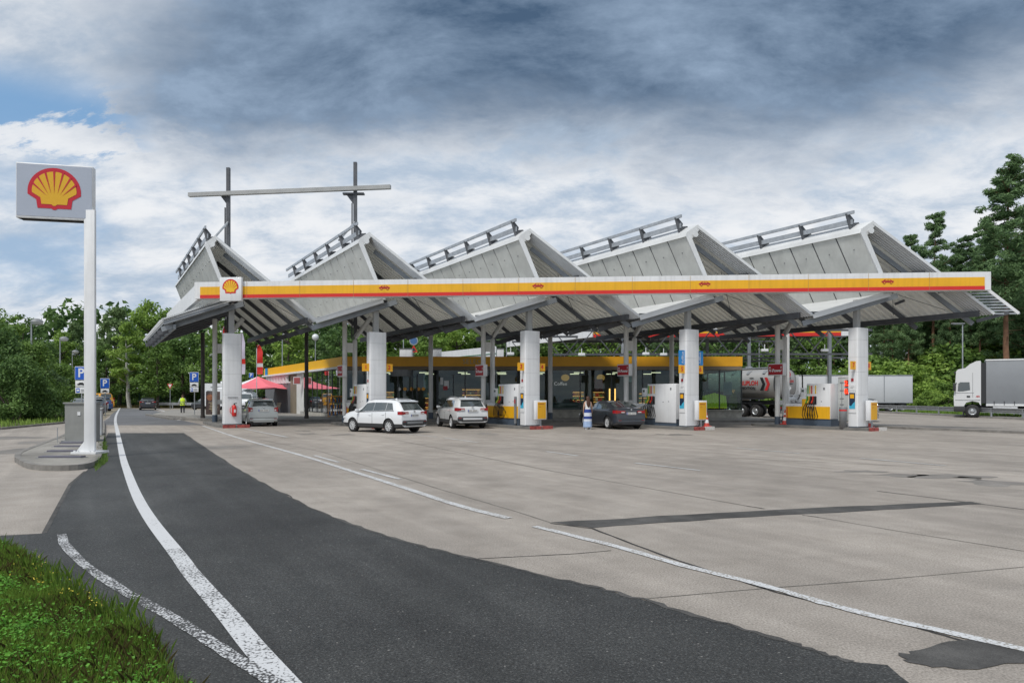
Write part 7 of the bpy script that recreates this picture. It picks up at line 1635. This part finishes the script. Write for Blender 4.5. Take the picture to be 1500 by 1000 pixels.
# grass: blades in the verge at the near left
def grass(name, lab, poly, n, hmin, hmax, wd, m, seed, dens=None, z0=0.0, bend=.4):
    rng = np.random.default_rng(seed); P = np.array([(p[0], p[1]) for p in poly]); lo, hi = P.min(0), P.max(0); pts = np.zeros((0, 2))
    while len(pts) < n:
        q = rng.uniform(lo, hi, (n, 2)); ins = np.zeros(len(q), bool); j = len(P)-1
        for i in range(len(P)):
            c_ = ((P[i, 1] > q[:, 1]) != (P[j, 1] > q[:, 1])) & (q[:, 0] < (P[j, 0]-P[i, 0])*(q[:, 1]-P[i, 1])/(P[j, 1]-P[i, 1]+1e-9)+P[i, 0]); ins ^= c_; j = i
        q = q[ins]
        if dens: q = q[rng.random(len(q)) < dens(q)]
        pts = np.vstack([pts, q])
    pts = pts[:n]; cl = .5+.5*np.sin(pts[:, 0]*2.3+1.3*np.sin(pts[:, 1]*1.9))*np.sin(pts[:, 1]*2.7+seed)
    h = (hmin+(hmax-hmin)*rng.random(n)**1.6)*(.65+.6*cl); a = rng.uniform(0, 6.283, n); lean = rng.random(n)*bend*h; w_ = wd*(.6+.8*rng.random(n))
    d = np.stack([np.cos(a), np.sin(a)], 1); sd_ = np.stack([-np.sin(a), np.cos(a)], 1); V_ = np.zeros((n, 5, 3))
    V_[:, 0, :2] = pts-sd_*w_[:, None]/2; V_[:, 1, :2] = pts+sd_*w_[:, None]/2; mid = pts+d*lean[:, None]*.35; V_[:, 2, :2] = mid+sd_*w_[:, None]*.38; V_[:, 4, :2] = mid-sd_*w_[:, None]*.38; V_[:, 3, :2] = pts+d*lean[:, None]
    V_[:, 2, 2] = V_[:, 4, 2] = h*.6; V_[:, 3, 2] = h; V_[:, :, 2] += z0
    me = bpy.data.meshes.new(name); me.vertices.add(5*n); me.vertices.foreach_set('co', V_.ravel()); idx = np.arange(5*n).reshape(n, 5); me.loops.add(5*n); me.loops.foreach_set('vertex_index', idx.ravel()); me.polygons.add(n); me.polygons.foreach_set('loop_start', np.arange(0, 5*n, 5)); me.polygons.foreach_set('loop_total', np.full(n, 5)); me.materials.append(m); me.update(); me.validate()
    return stuff(link(name, me), lab, 'grass')
GR = leaf_mat('grass_blade', (.11, .20, .03), (.28, .44, .08), 1.6); GD = leaf_mat('grass_dry', (.10, .085, .035), (.22, .19, .08), 1.6); CL = leaf_mat('clover', (.05, .16, .02), (.16, .40, .05), 1.8)
edge_px = [(-140, 790), (-30, 800), (24, 812), (48, 830), (80, 858), (120, 882), (165, 905), (205, 930), (232, 965), (262, 1005), (296, 1050), (330, 1120), (340, 1250)]
vg = [Vector(p[:2]) for p in G(edge_px)]
verge = [p for p in vg]+[Vector((-1.2, .9)), Vector((-14, .9)), Vector((-14, 8.2))]
sheet('grass_verge', verge, .018, SOIL)
def inner(q):  # thinner near the edge
    E = np.array([(p.x, p.y) for p in vg]); dd = np.min(np.linalg.norm(q[:, None, :]-E[None], axis=2), axis=1); return np.clip(.25+dd*1.1, 0, 1)
vis = [p for p in vg[:10]]+[gp(300, 1030).xy, gp(300, 1060).xy, gp(-160, 1060).xy, gp(-160, 800).xy]
grass('verge_grass', 'bright green grass and weeds growing on the near left verge', vis, 70000, .035, .125, .0038, GR, 1, inner, .015)
grass('dry_grass', 'dry straw blades among the green verge grass', vis, 9000, .03, .13, .0035, GD, 2, None, .015, .9)
rng = np.random.default_rng(8); E = np.array([(p[0], p[1]) for p in vis]); lo, hi = E.min(0), E.max(0); cc = []
while len(cc) < 800:
    q = rng.uniform(lo, hi); ins = False; j = len(E)-1
    for i in range(len(E)):
        if (E[i, 1] > q[1]) != (E[j, 1] > q[1]) and q[0] < (E[j, 0]-E[i, 0])*(q[1]-E[i, 1])/(E[j, 1]-E[i, 1]+1e-9)+E[i, 0]: ins = not ins
        j = i
    dd = min((Vector(q)-p).length for p in vg)
    if ins and rng.random() < min(1, dd*1.2) and math.sin(q[0]*2.9+q[1])*math.sin(q[1]*3.1)+rng.random() > .25: cc.append((q[0], q[1], .03+rng.random()*.07))
fw = link('clover_weeds', leaves_mesh('clover_weeds', cc, np.full(len(cc), .10), 24, .020, CL, 9, up=1.3, asp=.85, flat=.55)); stuff(fw, 'low clover and leafy weeds covering the near left verge', 'weeds')
# taller weeds along the edge
ed = [gp(0, 802).xy, gp(50, 822).xy, gp(120, 872).xy, gp(212, 918).xy, gp(250, 965).xy, gp(236, 985).xy, gp(180, 935).xy, gp(90, 890).xy, gp(40, 850).xy, gp(0, 830).xy]
grass('edge_weeds', 'tall thin weeds along the verge edge by the old line', ed, 1100, .08, .24, .0035, GR, 5, None, .01, .5)
cc = []; 
for i in range(60): q = rng.uniform(.0, 1); a = gp(30+130*q+rng.uniform(-22, 10), 840+75*q+rng.uniform(-10, 20)); cc.append((a.x, a.y, rng.uniform(.08, .2)))
fw = link('weed_flowers', leaves_mesh('weed_flowers', cc, np.full(len(cc), .02), 3, .011, mat('petal_yellow', (.6, .5, .05), .6), 3, up=1, asp=.9)); stuff(fw, 'tiny yellow weed flowers at the verge edge', 'flowers')
grass('island_weeds', 'grass tufts along the right side of the kerbed traffic island', [gp(140, 690).xy, gp(158, 676).xy, gp(152, 640).xy, gp(150, 622).xy, gp(146, 640).xy, gp(146, 668).xy, gp(138, 680).xy], 2600, .03, .17, .012, LF[0], 6, None, .0, .7)
grass('hedge_grass', 'grass strip in front of the lay-by hedge', [p for p in hedge_verge], 14000, .10, .32, .05, LF[1], 7, None, .05, .5)
grass('far_grass', 'grass strip under the guardrail before the lorry', [(37.8, 46), (41, 46), (41.5, 76), (38.2, 76)], 6000, .1, .4, .05, GR, 12, None, -.02, .5)
grass('roadside_grass', 'dry grass along the far road edge', [(-62, 93), (-20, 92), (-20, 96), (-62, 98)], 6000, .1, .5, .07, GD, 13, None, -.02, .5)
